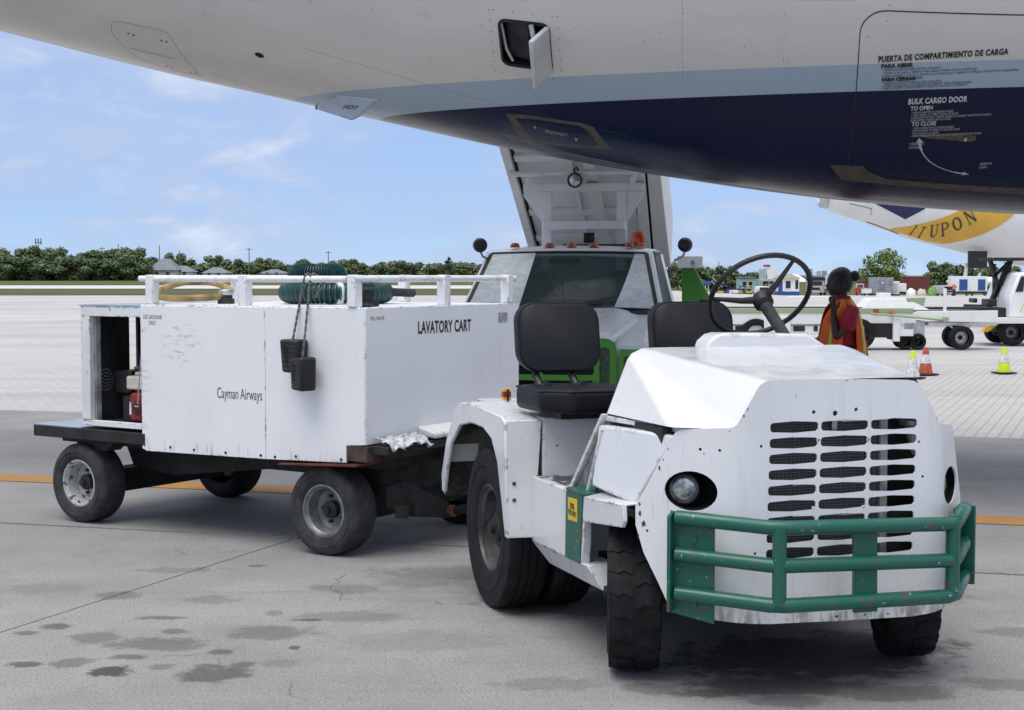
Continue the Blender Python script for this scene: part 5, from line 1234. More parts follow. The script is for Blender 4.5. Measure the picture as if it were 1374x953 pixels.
for (x0, x1, v1) in ((-.92, -.48, .03), (-.35, .45, .02)):
    mb = MB(); p = Vector(wsp(x0, .07 if x0 < -.5 else .04)); q = Vector(wsp(x1, v1)); o_ = Vector((0, -.02, .02)); mb.tube([p + o_, (p + q) / 2 + o_ * 1.2 + Vector((0, 0, .004)), q + o_], .009, 6); mb.build('wiper', M['black'], trk)
# cowl panel below the glass
mb = MB(); mb.hexa([(XC - .86, -.16, 1.27), (XC + .86, -.16, 1.27), (XC + .86, .02, 1.27), (XC - .86, .02, 1.27)], [(XC - .84, -.10, 1.292), (XC + .84, -.10, 1.292), (XC + .84, .02, 1.297), (XC - .84, .02, 1.297)]); mb.build('cowl', M['black'], trk)
# clearance lamps, beacon, round mirrors
for x in (-.585, -.265, -.062, .14, .465):
    mb = MB(); mb.lathe([(.045, 0), (.043, .02), (.030, .040), (.0, .046)], (0, 0, 0), 'Z', 14); l = mb.build('clearance_lamp', M['amber'], trk); l.location = (x, .56, 1.842); l.scale = (1, 1.3, 1)
mb = MB(); mb.lathe([(.07, 0), (.07, .02), (.062, .03), (.064, .09), (.05, .125), (.02, .138), (0, .14)], (.53, .70, 1.852), 'Z', 18); b = mb.build('beacon', M['red_lens'], trk)
for k in range(6):
    mb = MB(); a = math.pi * k / 3; mb.bar((.53 + .064 * math.cos(a), .70 + .064 * math.sin(a), 1.885), (.53 + .060 * math.cos(a), .70 + .060 * math.sin(a), 1.945), .010, .006); mb.build('lens_rib', M['amber'], b)
for (x, y) in ((-.875, .40), (.965, .55)):
    s = -1 if x < 0 else 1
    mb = MB(); mb.lathe([(.060, -.012), (.066, 0), (.066, .02), (.045, .05), (0, .06)], (x, y, 1.862), (0, -1, 0), 20); mi_ = mb.build('round_mirror', M['black'], trk)
    mb = MB(); mb.tube([(x, y + .0, 1.81), (x - s * .02, y + .01, 1.76), (x - s * .10, y + .03, 1.72)], .012, 6); mb.build('mirror_stalk', M['alu'], mi_)
mb = MB(); mb.box(1.10, .45, 1.24, 1.28, .56, 1.38); mb.build('side_mirror', M['black'], trk, bevel=.02)
mb = MB(); mb.tube([(.86, .40, 1.30), (1.12, .50, 1.30)], .02, 8); mb.build('mirror_arm', M['black'], trk)
# tipping body raised behind the cab, its underside towards the camera
BY0, BZ0, BY1, BZ1 = 2.45, 1.83, 0.90, 2.72
bd = Vector((0, BY1 - BY0, BZ1 - BZ0)); bn = Vector((0, -(BZ1 - BZ0), BY1 - BY0)).normalized()   # towards camera and ground
def bp3(x, t, off=0.0): return Vector((x, BY0, BZ0)) + bd * t + bn * off
def bbox(name, x0, x1, t0, t1, o0, o1, mat, parent=trk, bevel=.006, taper=None):
    xa0, xa1 = taper if taper else (x0, x1)
    mb = MB(); mb.hexa([bp3(x0, t0, o0), bp3(x1, t0, o0), bp3(x1, t0, o1), bp3(x0, t0, o1)], [bp3(xa0, t1, o0), bp3(xa1, t1, o0), bp3(xa1, t1, o1), bp3(xa0, t1, o1)])
    return mb.build(name, mat, parent, bevel=bevel)
TT = 1.42
bf = bbox('tipping_body', -.74, .52, -.10, TT, -.05, -.01, M['bed_white'], taper=(-.74, .58))
bbox('side_rail', -.76, -.68, -.08, TT, -.45, .06, M['bed_white'], bf); bbox('edge_gap', -.68, -.655, -.08, TT, -.008, .005, M['dark_hole'], bf, 0)
bbox('side_rail', .39, .49, -.08, TT, -.01, .05, M['bed_white'], bf, taper=(.48, .58)); bbox('edge_gap', .49, .512, -.08, TT, -.01, .02, M['dark_hole'], bf, 0, taper=(.58, .60))
bbox('side_wall', .512, .675, -.14, TT, -.55, .04, M['bed_white'], bf, taper=(.60, .70))
bbox('channel', -.02, .09, -.05, TT, -.01, .05, M['bed_white'], bf); bbox('channel', -.15, -.12, -.05, TT, -.01, .02, M['bed_white'], bf)
for t in (.15, .42, .95, 1.2): bbox('cross_member', -.66, .40, t, t + .05, -.01, .03, M['bed_white'], bf)
# hoist frame in front of it
hf = M['bed_white']
mb = MB(); mb.box(-.62, 1.18, 2.385, .53, 1.26, 2.46); fr_ = mb.build('hoist_frame', hf, trk, bevel=.006)
for (x0, x1) in ((-.44, -.345), (.275, .37)):
    mb = MB(); mb.box(x0, 1.19, 1.55, x1, 1.25, 2.384); mb.build('hoist_upright', hf, trk, bevel=.006)
for sx in (-1, 1):
    xo, xi = (-.62, -.44) if sx < 0 else (.53, .37)
    mb = MB(); mb.prism([(xo, 2.384), (xo, 2.34), (xi, 2.10), (xi, 2.384)], 1, 1.205, 1.235); mb.build('gusset', hf, trk, bevel=.003)
mb = MB(); mb.box(-.42, 1.12, 2.02, .36, 1.19, 2.10); mb.build('lower_cross_beam', hf, trk, bevel=.006)
mb = MB(); mb.tube([(-.72, 1.05, 2.545), (-.42, 1.05, 2.545)], .028, 8); mb.tube([(-.42, 1.05, 2.545), (.50, 1.05, 2.545)], .018, 8); mb.build('pivot_rod', hf, trk)
for x in (-.56, .43):
    mb = MB(); mb.bar((x, 1.12, 2.46), (x + .03, 1.08, 2.54), .05, .03); mb.build('pivot_lug', M['bed_white'], trk)
mb = MB(); mb.bar((-.72, 1.05, 2.80), (-.70, 1.06, 2.52), .03, .05); mb.build('prop_bar', M['alu'], trk)
mb = MB(); mb.lathe([(.05, .10), (.068, .05), (.072, .0), (.066, -.004), (.06, .012)], (-.095, .98, 2.475), (0, 1, 0), 22); sl = mb.build('work_lamp', M['black'], trk)
mb = MB(); mb.lathe([(.060, .012), (.04, .0), (0, -.006)], (-.095, .98, 2.475), (0, 1, 0), 20); mb.build('lens', M['lens'], sl)
mb = MB(); mb.tube([(-.095, 1.02, 2.54), (-.11, 1.02, 2.58), (-.085, 1.03, 2.60), (-.07, 1.04, 2.57)], .010, 6); mb.build('lamp_hook', M['black'], sl)
mb = MB(); mb.box(-.08, 1.5, 1.90, .02, 1.54, 2.0); mb.build('latch_block', M['rubber_grey'], trk)
mb = MB(); mb.box(-.20, .95, 1.862, .45, 1.30, 1.88); mb.build('roof_rack', M['black'], trk)
# green flank and bracket behind the cab
mb = MB(); mb.prism([(.86, 1.0), (.86, 1.66), (.98, 1.66), (1.16, 1.32), (1.20, 1.0)], 1, 1.65, 1.72); mb.build('green_flank', M['lime_green'], trk, bevel=.008)
mb = MB(); mb.box(.82, 1.58, 1.66, 1.06, 1.66, 1.775); br = mb.build('flank_bracket', M['bed_white'], trk, bevel=.006)
mb = MB(); mb.lathe([(.022, 0), (.022, .012), (.010, .014), (.010, 0)], (.97, 1.58, 1.715), (0, -1, 0), 12); mb.build('bolt', M['alu'], br)
mb = MB(); mb.box(-.80, 1.62, .55, .70, 4.6, .85); mb.build('truck_frame', M['chassis'], trk)
mb = MB(); mb.prism([(BY0 - .05, .85), (BY0 + .35, .85), (BY0 + .3, 1.86), (BY0 + .05, 1.82)], 0, -.6, .5); mb.build('tipping_hinge', M['chassis'], trk)
for (x, y, s) in ((-.80, -.55, -1), (.66, -.55, 1), (-.80, 3.6, -1), (.66, 3.6, 1)): wheel(trk, (x, y, .39), .39, .24, .21, M['rim_grey'], 'rubber', 0, s, 0, .06)

# ================================================================== PERSON
per = thing('person', 'person in an orange safety vest over a red shirt with hand at the chin', 'person', (2.885, 13.0, 0), R(186))
# local: x where she faces (image left), y to her left (towards the camera), z up
def skinned(name, nodes, edges, mat, parent, sub=2, root=0):
    me = bpy.data.meshes.new(name); me.from_pydata([n_[0] for n_ in nodes], edges, []); me.materials.append(mat)
    o = bpy.data.objects.new(name, me); COL.objects.link(o); o.parent = parent
    md = o.modifiers.new('skin', 'SKIN'); md.use_smooth_shade = True; md.branch_smoothing = .4
    for i, n_ in enumerate(nodes):
        r = n_[1] if isinstance(n_[1], tuple) else (n_[1], n_[1])
        me.skin_vertices[0].data[i].radius = r; me.skin_vertices[0].data[i].use_root = (i == root)
    sd = o.modifiers.new('sub', 'SUBSURF'); sd.levels = sub; sd.render_levels = sub
    return o
N_ = [((0, 0, .92), (.13, .16)), ((0, 0, 1.06), (.105, .135)), ((.015, 0, 1.22), (.100, .140)), ((0, 0, 1.31), (.065, .095)), ((.005, 0, 1.40), .052), ((.02, 0, 1.47), .06),
      ((-.02, .150, 1.285), .038), ((.04, .225, 1.17), .042), ((.125, .215, 1.045), .038), ((.135, .18, 1.19), .034), ((.135, .145, 1.315), .024),
      ((-.02, -.150, 1.285), .038), ((.03, -.225, 1.17), .044), ((.10, -.22, 1.04), .038), ((.22, -.17, .98), .032), ((.32, -.12, .96), .024),
      ((.0, .09, .84), .085), ((.01, .095, .50), .058), ((-.01, .10, .11), .042), ((.12, .105, .045), .036),
      ((.0, -.09, .84), .085), ((.01, -.095, .50), .058), ((-.01, -.10, .11), .042), ((.12, -.105, .045), .036)]
E_ = [(0, 1), (1, 2), (2, 3), (3, 4), (4, 5), (3, 6), (6, 7), (7, 8), (8, 9), (9, 10), (3, 11), (11, 12), (12, 13), (13, 14), (14, 15), (0, 16), (16, 17), (17, 18), (18, 19), (0, 20), (20, 21), (21, 22), (22, 23)]
skinned('body', N_, E_, M['skin'], per)
def hand(base, dirv, curl, thumb, nm):
    """palm with five bent fingers, one mesh grown from the wrist"""
    b = Vector(base); d = Vector(dirv).normalized(); c = Vector(curl).normalized(); w = d.cross(c).normalized()
    nodes = [(b, .022), (b + d * .045, (.034, .016)), (b + d * .08, (.036, .014))]; edges = [(0, 1), (1, 2)]
    for k, (off, ln) in enumerate(((-.028, .060), (-.010, .072), (.009, .068), (.027, .052))):
        p = b + d * .085 + w * off; i0 = len(nodes)
        nodes += [(p + d * .018, .0095), (p + d * (.018 + ln * .40) + c * ln * .18, .009), (p + d * (.018 + ln * .60) + c * ln * .52, .0085), (p + d * (.018 + ln * .50) + c * ln * .80, .007)]
        edges += [(2, i0), (i0, i0 + 1), (i0 + 1, i0 + 2), (i0 + 2, i0 + 3)]
    i0 = len(nodes); s = thumb
    nodes += [(b + d * .035 - w * s * .036, .011), (b + d * .065 - w * s * .05 + c * .02, .010), (b + d * .09 - w * s * .045 + c * .035, .0085)]
    edges += [(1, i0), (i0, i0 + 1), (i0 + 1, i0 + 2)]
    return skinned(nm, nodes, edges, M['skin'], per, 1)
hand((.135, .150, 1.275), (.02, -.18, 1), (-.6, -.8, 0), 1, 'hand')
hand((.29, -.135, .966), (1, .2, -.2), (0, .3, -1), 1, 'hand')
# head with face
bm = bmesh.new(); bmesh.ops.create_uvsphere(bm, u_segments=32, v_segments=22, radius=1)
for v in bm.verts:
    x, y, z = v.co
    X, Y, Z = x * .098, y * .074, z * .122
    if z < 0: X += .018 * (-z) * (1 if x > -.2 else .1); Y *= 1 - .28 * z * z; X *= 1 - (.16 * z * z if x < 0 else 0)
    f = max(0, x)
    def g(a, b, sz, sy): return math.exp(-((z - a) / sz)**2 - ((y - b) / sy)**2) * (1 if x > 0 else 0)
    X += .024 * g(-.16, 0, .16, .16) + .007 * g(-.42, 0, .07, .28) + .006 * g(-.56, 0, .06, .24) - .008 * g(-.49, 0, .04, .3) + .010 * g(-.80, 0, .14, .3)
    X -= .012 * (g(.06, .42, .12, .2) + g(.06, -.42, .12, .2)); X += .006 * g(.24, 0, .10, .6)
    v.co = (X, Y, Z)
for f in bm.faces: f.smooth = True
me = bpy.data.meshes.new('head'); bm.to_mesh(me); bm.free(); me.materials.append(M['skin'])
hd = bpy.data.objects.new('head', me); COL.objects.link(hd); hd.parent = per; hd.scale = (1.08, 1.08, 1.06); hd.location = (.035, 0, 1.525); hd.rotation_euler = (0, R(4), R(6))
for sy in (-1, 1):
    mb = MB(); mb.ball((.0765, sy * .031, .008), .0110, 10, 6, sc=(1, 1, .6)); e = mb.build('eye', M['rim_grey'], hd)
    mb = MB(); mb.ball((.0875, sy * .031, .008), .0055, 8, 5); mb.build('iris', M['ink'], hd)
    mb = MB(); mb.ball((-.004, sy * .076, -.012), .024, 10, 8, sc=(.75, .35, 1.3)); mb.build('ear', M['skin'], hd)
mb = MB(); mb.ball((.094, 0, -.062), .020, 10, 6, sc=(.5, 1.1, .30)); mb.build('lips', plain('dark_lips', (.07, .028, .024), .4), hd)
mb = MB(); o = 0
for i in range(13):
    ph = math.pi * .62 * i / 12
    for j in range(28):
        t_ = 2 * math.pi * j / 28; x, y, z = math.sin(ph) * math.cos(t_), math.sin(ph) * math.sin(t_), math.cos(ph)
        lim = 1.0; front = max(0, x)
        if z < .30 and x > .30: x, y, z = x * .86, y * .98, z
        mb.v.append((x * .107 - .006, y * .084, z * .132 + .004))
for i in range(12):
    for j in range(28): mb.f.append((i * 28 + j, (i + 1) * 28 + j, (i + 1) * 28 + (j + 1) % 28, i * 28 + (j + 1) % 28)); mb.mi.append(0)
hr_ = mb.build('hair', M['hair'], hd, ang=180); hr_.rotation_euler = (0, R(-24), 0)
mb = MB(); mb.ball((-.132, .01, .045), .047, 14, 10, sc=(.85, 1, 1)); mb.build('hair_bun', M['hair'], hd)
# clothes
SN = [((0, 0, .93), (.135, .165)), ((0, 0, 1.06), (.120, .150)), ((.015, 0, 1.22), (.128, .168)), ((0, 0, 1.345), (.088, .125)), ((-.022, .165, 1.312), .088), ((.030, .225, 1.17), .076), ((.055, .23, 1.11), .080), ((-.022, -.165, 1.312), .088), ((.02, -.222, 1.19), .060), ((.035, -.226, 1.16), .060)]
SE = [(0, 1), (1, 2), (2, 3), (3, 4), (4, 5), (5, 6), (3, 7), (7, 8), (8, 9)]
skinned('polo_shirt', SN, SE, M['shirt'], per)
mb = MB(); mb.lathe([(.074, 1.352), (.066, 1.385), (.060, 1.412), (.066, 1.405), (.080, 1.352)], (0, 0, 0), 'Z', 20, caps=False); mb.build('collar', M['shirt'], per)
TN = [((0, 0, .95), (.132, .160)), ((.0, .09, .84), .100), ((.01, .095, .50), .076), ((-.01, .10, .10), .066), ((.0, -.09, .84), .100), ((.01, -.095, .50), .076), ((-.01, -.10, .10), .066)]
skinned('trousers', TN, [(0, 1), (1, 2), (2, 3), (0, 4), (4, 5), (5, 6)], M['trousers'], per)
mb = MB()
for s in (-1, 1): mb.ball((.07, s * .103, .045), .05, 14, 8, sc=(2.4, .95, .9))
mb.build('shoes', M['ink'], per)
VZ = [(.90, .225, .195), (1.0, .208, .19), (1.12, .185, .188), (1.22, .165, .186), (1.30, .138, .165), (1.36, .095, .115), (1.385, .080, .095)]
def vest(a, z, off=0.0):
    for (p, q) in zip(VZ[:-1], VZ[1:]):
        if z <= q[0] + 1e-6:
            t_ = (z - p[0]) / (q[0] - p[0]); A = p[1] + (q[1] - p[1]) * t_ + off; B = p[2] + (q[2] - p[2]) * t_ + off; break
    w_ = .006 * math.sin(5 * a + 7 * z) * max(0, (1.25 - z) * 3)
    return (.01 + (A + w_) * math.cos(a), (B + w_) * math.sin(a), z)
def vpanel(name, a0f, a1f, z0, z1, mat, off, parent, n=12, m=14, thick=.004):
    mb = MB()
    for j in range(m + 1):
        z = z0 + (z1 - z0) * j / m
        for i in range(n + 1):
            a = R(a0f(z) + (a1f(z) - a0f(z)) * i / n); mb.v.append(vest(a, z, off))
    for j in range(m):
        for i in range(n): mb.f.append((j * (n + 1) + i, j * (n + 1) + i + 1, (j + 1) * (n + 1) + i + 1, (j + 1) * (n + 1) + i)); mb.mi.append(0)
    return mb.build(name, mat, parent, ang=80, solid=thick, off=1)
sh_ = lambda z: float(sstep(1.18, 1.385, np.array(z)))
for s in (-1, 1):
    fpn = vpanel('vest_front', lambda z: s * (6 + 30 * sh_(z)), lambda z: s * (76 + 14 * sh_(z)), .95, 1.385, M['vest'], .0, per)
    vpanel('reflective_stripe', lambda z: s * (40 + 26 * sh_(z)), lambda z: s * (50 + 24 * sh_(z)), .952, 1.384, M['stripe'], .0055, fpn, 2, 14, .002)
bpn = vpanel('vest_back', lambda z: 112 - 22 * sh_(z), lambda z: 248 + 22 * sh_(z), .885, 1.385, M['vest'], .0, per, 20)
for s in (-1, 1): vpanel('reflective_stripe', lambda z: 180 + s * (50 + 20 * sh_(z)), lambda z: 180 + s * (37 + 18 * sh_(z)), .887, 1.384, M['stripe'], .0055, bpn, 2, 14, .002)

# ================================================================== CONES
def cone(name, label, p, h, body, mid, base, top=None, group='traffic cones on the apron'):
    t_ = thing(name, label, 'traffic cone', (p[0], p[1], 0), 0.3, group)
    r0, r1 = h * .27, h * .075
    def rr(k): return r0 + (r1 - r0) * k
    mb = MB(); mb.lathe([(rr(0.05), h * .05), (rr(.42), h * .42)], caps=False, axis='Z', n=20); mb.build('lower_cone', body, t_)
    mb = MB(); mb.lathe([(rr(.42) + .004, h * .42), (rr(.74) + .004, h * .74)], caps=False, axis='Z', n=20); mb.build('reflective_collar', mid, t_)
    mb = MB(); mb.lathe([(rr(.74), h * .74), (rr(.985), h * .985), (rr(1) * .7, h), (0, h)], caps=False, axis='Z', n=20); mb.build('cone_tip', top or body, t_)
    mb = MB(); mb.prism(rrect(-h * .36, -h * .36, h * .36, h * .36, h * .06, 3), 2, 0, h * .055); mb.build('rubber_base', base, t_, bevel=.006)
    return t_
cone('traffic_cone', 'orange traffic cone with a white collar behind the tractor bonnet', (6.587, 23.69), .44, M['cone_orange'], M['cone_white'], M['black'])
cone('traffic_cone', 'lime yellow traffic cone with a white collar standing alone near the belt loader', (7.95, 24.04), .425, M['lime'], M['cone_white'], M['black'])
cone('traffic_cone', 'small lime tipped white cone half hidden beside the orange cone', (6.17, 22.9), .42, M['cone_white'], M['cone_white'], M['black'], M['lime'])

# ================================================================== BELT LOADER (32 m away)
ldr = thing('belt_loader', 'long white belt loader with a faded green stripe behind the traffic cones', 'belt loader', (4.8, 32.0, 0), 0)
def lx(px): return (px - 687) * .016 - 4.8
def lz(py): return 1.6 - (py - 368) * .016
def lbox(name, p0, p1, y0, y1, mat, parent=None, bevel=.01):
    mb = MB(); mb.box(lx(p0[0]), y0, lz(p1[1]), lx(p1[0]), y1, lz(p0[1])); return mb.build(name, M[mat] if isinstance(mat, str) else mat, parent or ldr, bevel=bevel)
lbox('conveyor_frame', (930, 418), (1222, 433), -.45, .45, 'far_white')
lbox('green_stripe', (930, 413), (1218, 419.5), -.47, -.40, 'pale_green')
mb = MB(); mb.prism([(lx(1222), lz(417)), (lx(1330), lz(416)), (lx(1330), lz(432)), (lx(1262), lz(431)), (lx(1222), lz(424))], 1, -.45, .45); mb.build('conveyor_nose', M['far_white'], ldr, bevel=.01)
mb = MB(); mb.tube([(lx(1160), -.55, lz(420)), (lx(1258), -.52, lz(428.5))], .022, 8); mb.build('green_boom', M['pale_green'], ldr)
mb = MB(); mb.box(lx(1256), -.56, lz(431), lx(1263), -.48, lz(425)); mb.build('boom_end', M['pale_green'], ldr)
lbox('conveyor_belt', (930, 412), (1330, 415), -.36, .36, 'chassis')
mb = MB(); mb.hexa([(lx(1150), -.40, lz(415)), (lx(1240), -.40, lz(415)), (lx(1240), .40, lz(415)), (lx(1150), .40, lz(415))], [(lx(1163), -.34, lz(400)), (lx(1210), -.34, lz(400)), (lx(1210), .34, lz(400)), (lx(1163), .34, lz(400))]); mb.build('engine_hood', M['far_white'], ldr, bevel=.01)
mb = MB(); mb.prism([(lx(1210), lz(400)), (lx(1236), lz(399)), (lx(1232), lz(414)), (lx(1214), lz(414))], 1, -.36, -.30); mb.build('green_guard', M['pale_green'], ldr)
lbox('roof_box', (1178, 393), (1192, 400), -.2, .2, 'far_white')
lbox('grab_post', (1258.5, 387), (1262.5, 417), -.42, -.36, 'far_white')
lbox('amber_beacon', (1186, 415.5), (1190, 422), -.53, -.46, 'orange')
lbox('number_plate', (1164.5, 414), (1172, 420), -.475, -.465, 'far_red', None, 0)
lbox('lower_chassis', (930, 436), (1156, 446), -.40, .40, 'far_white')
lbox('lower_step', (930, 448), (1098, 460), -.55, -.2, 'far_white')
for (a, b) in ((983, 1000), (1060, 1075), (1087, 1092), (1104, 1120)): lbox('gap_box', (a, 436.5), (b, 443.5), -.425, -.395, 'chassis', None, 0)
lbox('front_fender', (1020, 424), (1055, 446), -.52, -.42, 'far_white')
lbox('underside_box', (1154, 427), (1192, 452), -.42, .4, 'chassis')
lbox('rear_post', (1191, 425), (1200, 457), -.50, -.36, 'far_white')
lbox('hydraulic_tank', (1200, 441), (1218, 450), -.48, -.2, 'far_white'); lbox('grey_cabinet', (1218, 430), (1235, 452), -.36, .3, 'alu')
lbox('axle_beam', (1196, 451), (1236, 456), -.3, .4, 'chassis')
mb = MB(); mb.tube([(lx(1265), -.3, lz(433)), (lx(1275), -.3, lz(441))], .022, 6); mb.build('axle_strut', M['far_white'], ldr)
mb = MB(); mb.tube([(lx(1302), -.3, lz(433)), (lx(1291), -.3, lz(441))], .022, 6); mb.build('axle_strut', M['far_white'], ldr)
mb = MB(); mb.box(lx(1240), -.35, lz(436), lx(1330), .35, lz(432)); mb.build('tow_frame', M['far_white'], ldr)
for (px, r, y, rm) in ((1147, .33, -.40, 'rim_grey'), (1147, .33, .5, 'rim_grey'), (1010, .33, -.40, 'rim_grey'), (1210, .17, -.32, 'rim_dark'), (1226, .17, -.32, 'rim_dark'), (1216, .17, .4, 'rim_dark'), (1282.5, .255, -.40, 'far_white'), (1290, .255, .5, 'far_white')):
    wheel(ldr, (lx(px), y, r), r, .20, r * .58, M[rm], 'rubber', R(90), 1, 0, .03)

# ================================================================== LIFT TRUCK at the right edge
lt = thing('lift_truck', 'white flat-bed lift truck standing under the second airliner at the right edge', 'truck', (10.9, 34.0, 0), 0)
def tx(px): return (px - 687) * .017 - 10.9
def tz(py): return 1.6 - (py - 368) * .017
def tbox(name, p0, p1, y0, y1, mat, bevel=.01):
    mb = MB(); mb.box(tx(p0[0]), y0, tz(p1[1]), tx(p1[0]), y1, tz(p0[1])); return mb.build(name, M[mat], lt, bevel=bevel)
mb = MB(); mb.prism([(tx(1317), tz(432.5)), (tx(1322), tz(425)), (tx(1440), tz(425)), (tx(1440), tz(432.5))], 1, -.9, .9); mb.build('deck', M['far_white'], lt, bevel=.01)
mb = MB(); mb.prism([(tx(1340), tz(425)), (tx(1341), tz(394)), (tx(1352), tz(366)), (tx(1420), tz(364)), (tx(1420), tz(425))], 1, -.75, .95); cb = mb.build('cab', M['truck_white'], lt, bevel=.05)
mb = MB(); mb.prism([(tx(1347), tz(391)), (tx(1354), tz(371)), (tx(1359), tz(371)), (tx(1357), tz(391))], 1, -.765, -.745); mb.build('window', M['far_glass'], cb)
mb = MB(); mb.prism([(tx(1361), tz(389)), (tx(1362), tz(369)), (tx(1395), tz(368)), (tx(1395), tz(389))], 1, -.765, -.745); mb.build('window', M['far_glass'], cb)
tbox('handrail', (1360.5, 390), (1364.5, 425), -.95, -.88, 'far_white', .005)
mb = MB(); mb.tube([(tx(1350), -.92, tz(418)), (tx(1356), -.92, tz(404)), (tx(1363), -.92, tz(396))], .012, 6); mb.build('yellow_strap', M['yellow'], lt)
tbox('hydraulic_motor', (1310, 412), (1341, 427), -.5, .2, 'chassis', .04); tbox('cylinder_block', (1306, 421), (1318, 431), -.55, -.1, 'black', .05); tbox('valve_block', (1318, 401), (1330, 411), -.4, .1, 'black', .02); tbox('pump', (1301, 400), (1306, 406), -.3, .1, 'black', .02)
mb = MB(); mb.tube([(tx(1288), -.3, tz(411)), (tx(1325), -.3, tz(412))], .06, 10); mb.build('hydraulic_cylinder', M['black'], lt)
mb = MB(); mb.prism([(tx(1306), tz(444)), (tx(1315), tz(433)), (tx(1328), tz(433)), (tx(1313), tz(444))], 1, -.7, -.5); mb.build('yellow_step', M['far_yellow'], lt)
for (p, q, w) in (((1330, 408), (1340, 384), .07), ((1340, 384), (1328, 346), .07), ((1345, 395), (1356, 350), .09), ((1333, 372), (1354, 353), .05), ((1334, 404), (1350, 362), .06)):
    mb = MB(); mb.bar((tx(p[0]), .1, tz(p[1])), (tx(q[0]), .1, tz(q[1])), w, .16, up=(0, 1, 0)); mb.build('scissor_arm', M['chassis'], lt)
tbox('top_platform', (1326, 346), (1374, 350), -.3, .8, 'chassis'); tbox('under_chassis', (1330, 434), (1430, 445), -.4, .5, 'chassis')
tbox('vertical_post', (1338, 354), (1341, 392), .3, .4, 'black'); tbox('vertical_post', (1354, 352), (1358, 372), .3, .4, 'black')
for (px, y) in ((1346, -.62), (1352, .7)): wheel(lt, (tx(px), y, .29), .29, .22, .17, M['rim_grey'], 'rubber', R(90), 1, 0, .04)

# ================================================================== SECOND AIRLINER (45 m away)
sec = thing('second_airliner', 'distant white airliner tail with a yellow motto ribbon and navy emblem', 'aircraft', (9.62, 45.9, 0), 0)
_x = np.array([0, .19, 1.25, 2.5, 4.1, 5.75, 7.6, 10, 25]); _b = np.array([3.62, 3.49, 3.17, 2.70, 2.30, 1.90, 1.68, 1.62, 1.62]); _t = np.array([4.45, 4.62, 4.80, 5.0, 5.22, 5.38, 5.45, 5.48, 5.48])
def s2(x, a, off=0.0):
    b, t_ = np.interp(x, _x, _b), np.interp(x, _x, _t); r = (t_ - b) / 2
    return (x, -(r * .97 + off) * math.sin(R(a)), (t_ + b) / 2 - (r + off) * math.cos(R(a)))
def s2z(x, z, off=0.0):
    b, t_ = np.interp(x, _x, _b), np.interp(x, _x, _t); r = (t_ - b) / 2; return s2(x, math.degrees(math.acos(max(-1, min(1, ((t_ + b) / 2 - z) / r)))), off)
xs_ = sorted(set(list(np.linspace(0, 8, 50)) + list(np.linspace(8.5, 22, 16)))); mb = MB()
for x in xs_:
    for j in range(48): mb.v.append(s2(x, 360 * j / 48))
for i in range(len(xs_) - 1):
    for j in range(48): mb.f.append((i * 48 + j, i * 48 + (j + 1) % 48, (i + 1) * 48 + (j + 1) % 48, (i + 1) * 48 + j)); mb.mi.append(0)
mb.f.append(tuple(range(48))); mb.mi.append(0)
mb.build('fuselage', M['far_white'], sec, ang=60)
mb = MB(); mb.lathe([(.44, .0), (.40, -.18), (.30, -.20), (.28, .0)], (0.0, 0, 4.04), 'X', 24, caps=False); mb.build('exhaust_ring', M['alu'], sec)
def qx(px): return (px - 687) * .0225 - 9.7
def qz(py): return 1.6 - (py - 368) * .0225
def bez(P, n):
    out = []
    for i in range(n + 1):
        t_ = i / n; u = 1 - t_; out.append(tuple(u**3 * P[0][k] + 3 * u * u * t_ * P[1][k] + 3 * u * t_ * t_ * P[2][k] + t_**3 * P[3][k] for k in (0, 1)))
    return out
up_e = bez([(1200, 306.5), (1225, 305), (1260, 297), (1285, 283)], 14); lo_e = bez([(1352, 288), (1335, 310), (1300, 324), (1273, 326.8)], 14)
rib = [(qx(p[0]), qz(p[1])) for p in [(1203, 307.5)] + [(1229, 316.0), (1250, 322.5)] + lo_e[::-1] + [(1345, 270), (1300, 270)] + up_e[::-1][:-1]]
M['ribbon'] = plain('golden_yellow_ribbon', (.68, .40, .05), .4, 0, .08, 2)
plate('motto_ribbon', rib, [], lambda x, z: s2z(x, z, .008), M['ribbon'], sec, .006, [i * .15 for i in range(5, 60)], [1.6 + i * .1 for i in range(40)], 1, ang=60)
plate('navy_emblem', [(qx(p[0]), qz(p[1])) for p in ((1178, 274), (1217, 294.5), (1240, 281), (1236, 262), (1170, 262))], [], lambda x, z: s2z(x, z, .008), plain('navy_emblem_paint', (.010, .016, .085), .4), sec, .006, [i * .15 for i in range(5, 60)], [1.6 + i * .1 for i in range(40)], 1, ang=60)
# motto letters with serifs, drawn as strokes and laid along the ribbon's curve
GLY = {'I': [((.18, 0), (.18, 1), .10)], 'T': [((.30, 0), (.30, 1), .10), ((.02, .97), (.58, .97), .06)], 'U': [((.14, .28), (.14, 1), .10), ((.56, .28), (.56, 1), .05), ((.14, .28), (.24, .06), .10), ((.24, .06), (.42, .04), .06), ((.42, .04), (.56, .28), .05)],
       'P': [((.14, 0), (.14, 1), .10), ((.14, .97), (.40, .97), .05), ((.40, .97), (.56, .80), .08), ((.56, .80), (.55, .62), .10), ((.55, .62), (.40, .48), .08), ((.40, .48), (.14, .48), .05)],
       'O': [((.30 + .27 * math.cos(a), .5 + .47 * math.sin(a)), (.30 + .27 * math.cos(a + .45), .5 + .47 * math.sin(a + .45)), .055 + .06 * abs(math.cos(a + .2))) for a in np.linspace(0, 2 * math.pi, 14, endpoint=False)],
       'N': [((.10, 0), (.10, 1), .05), ((.10, 1), (.58, .0), .11), ((.58, 0), (.58, 1), .05)]}
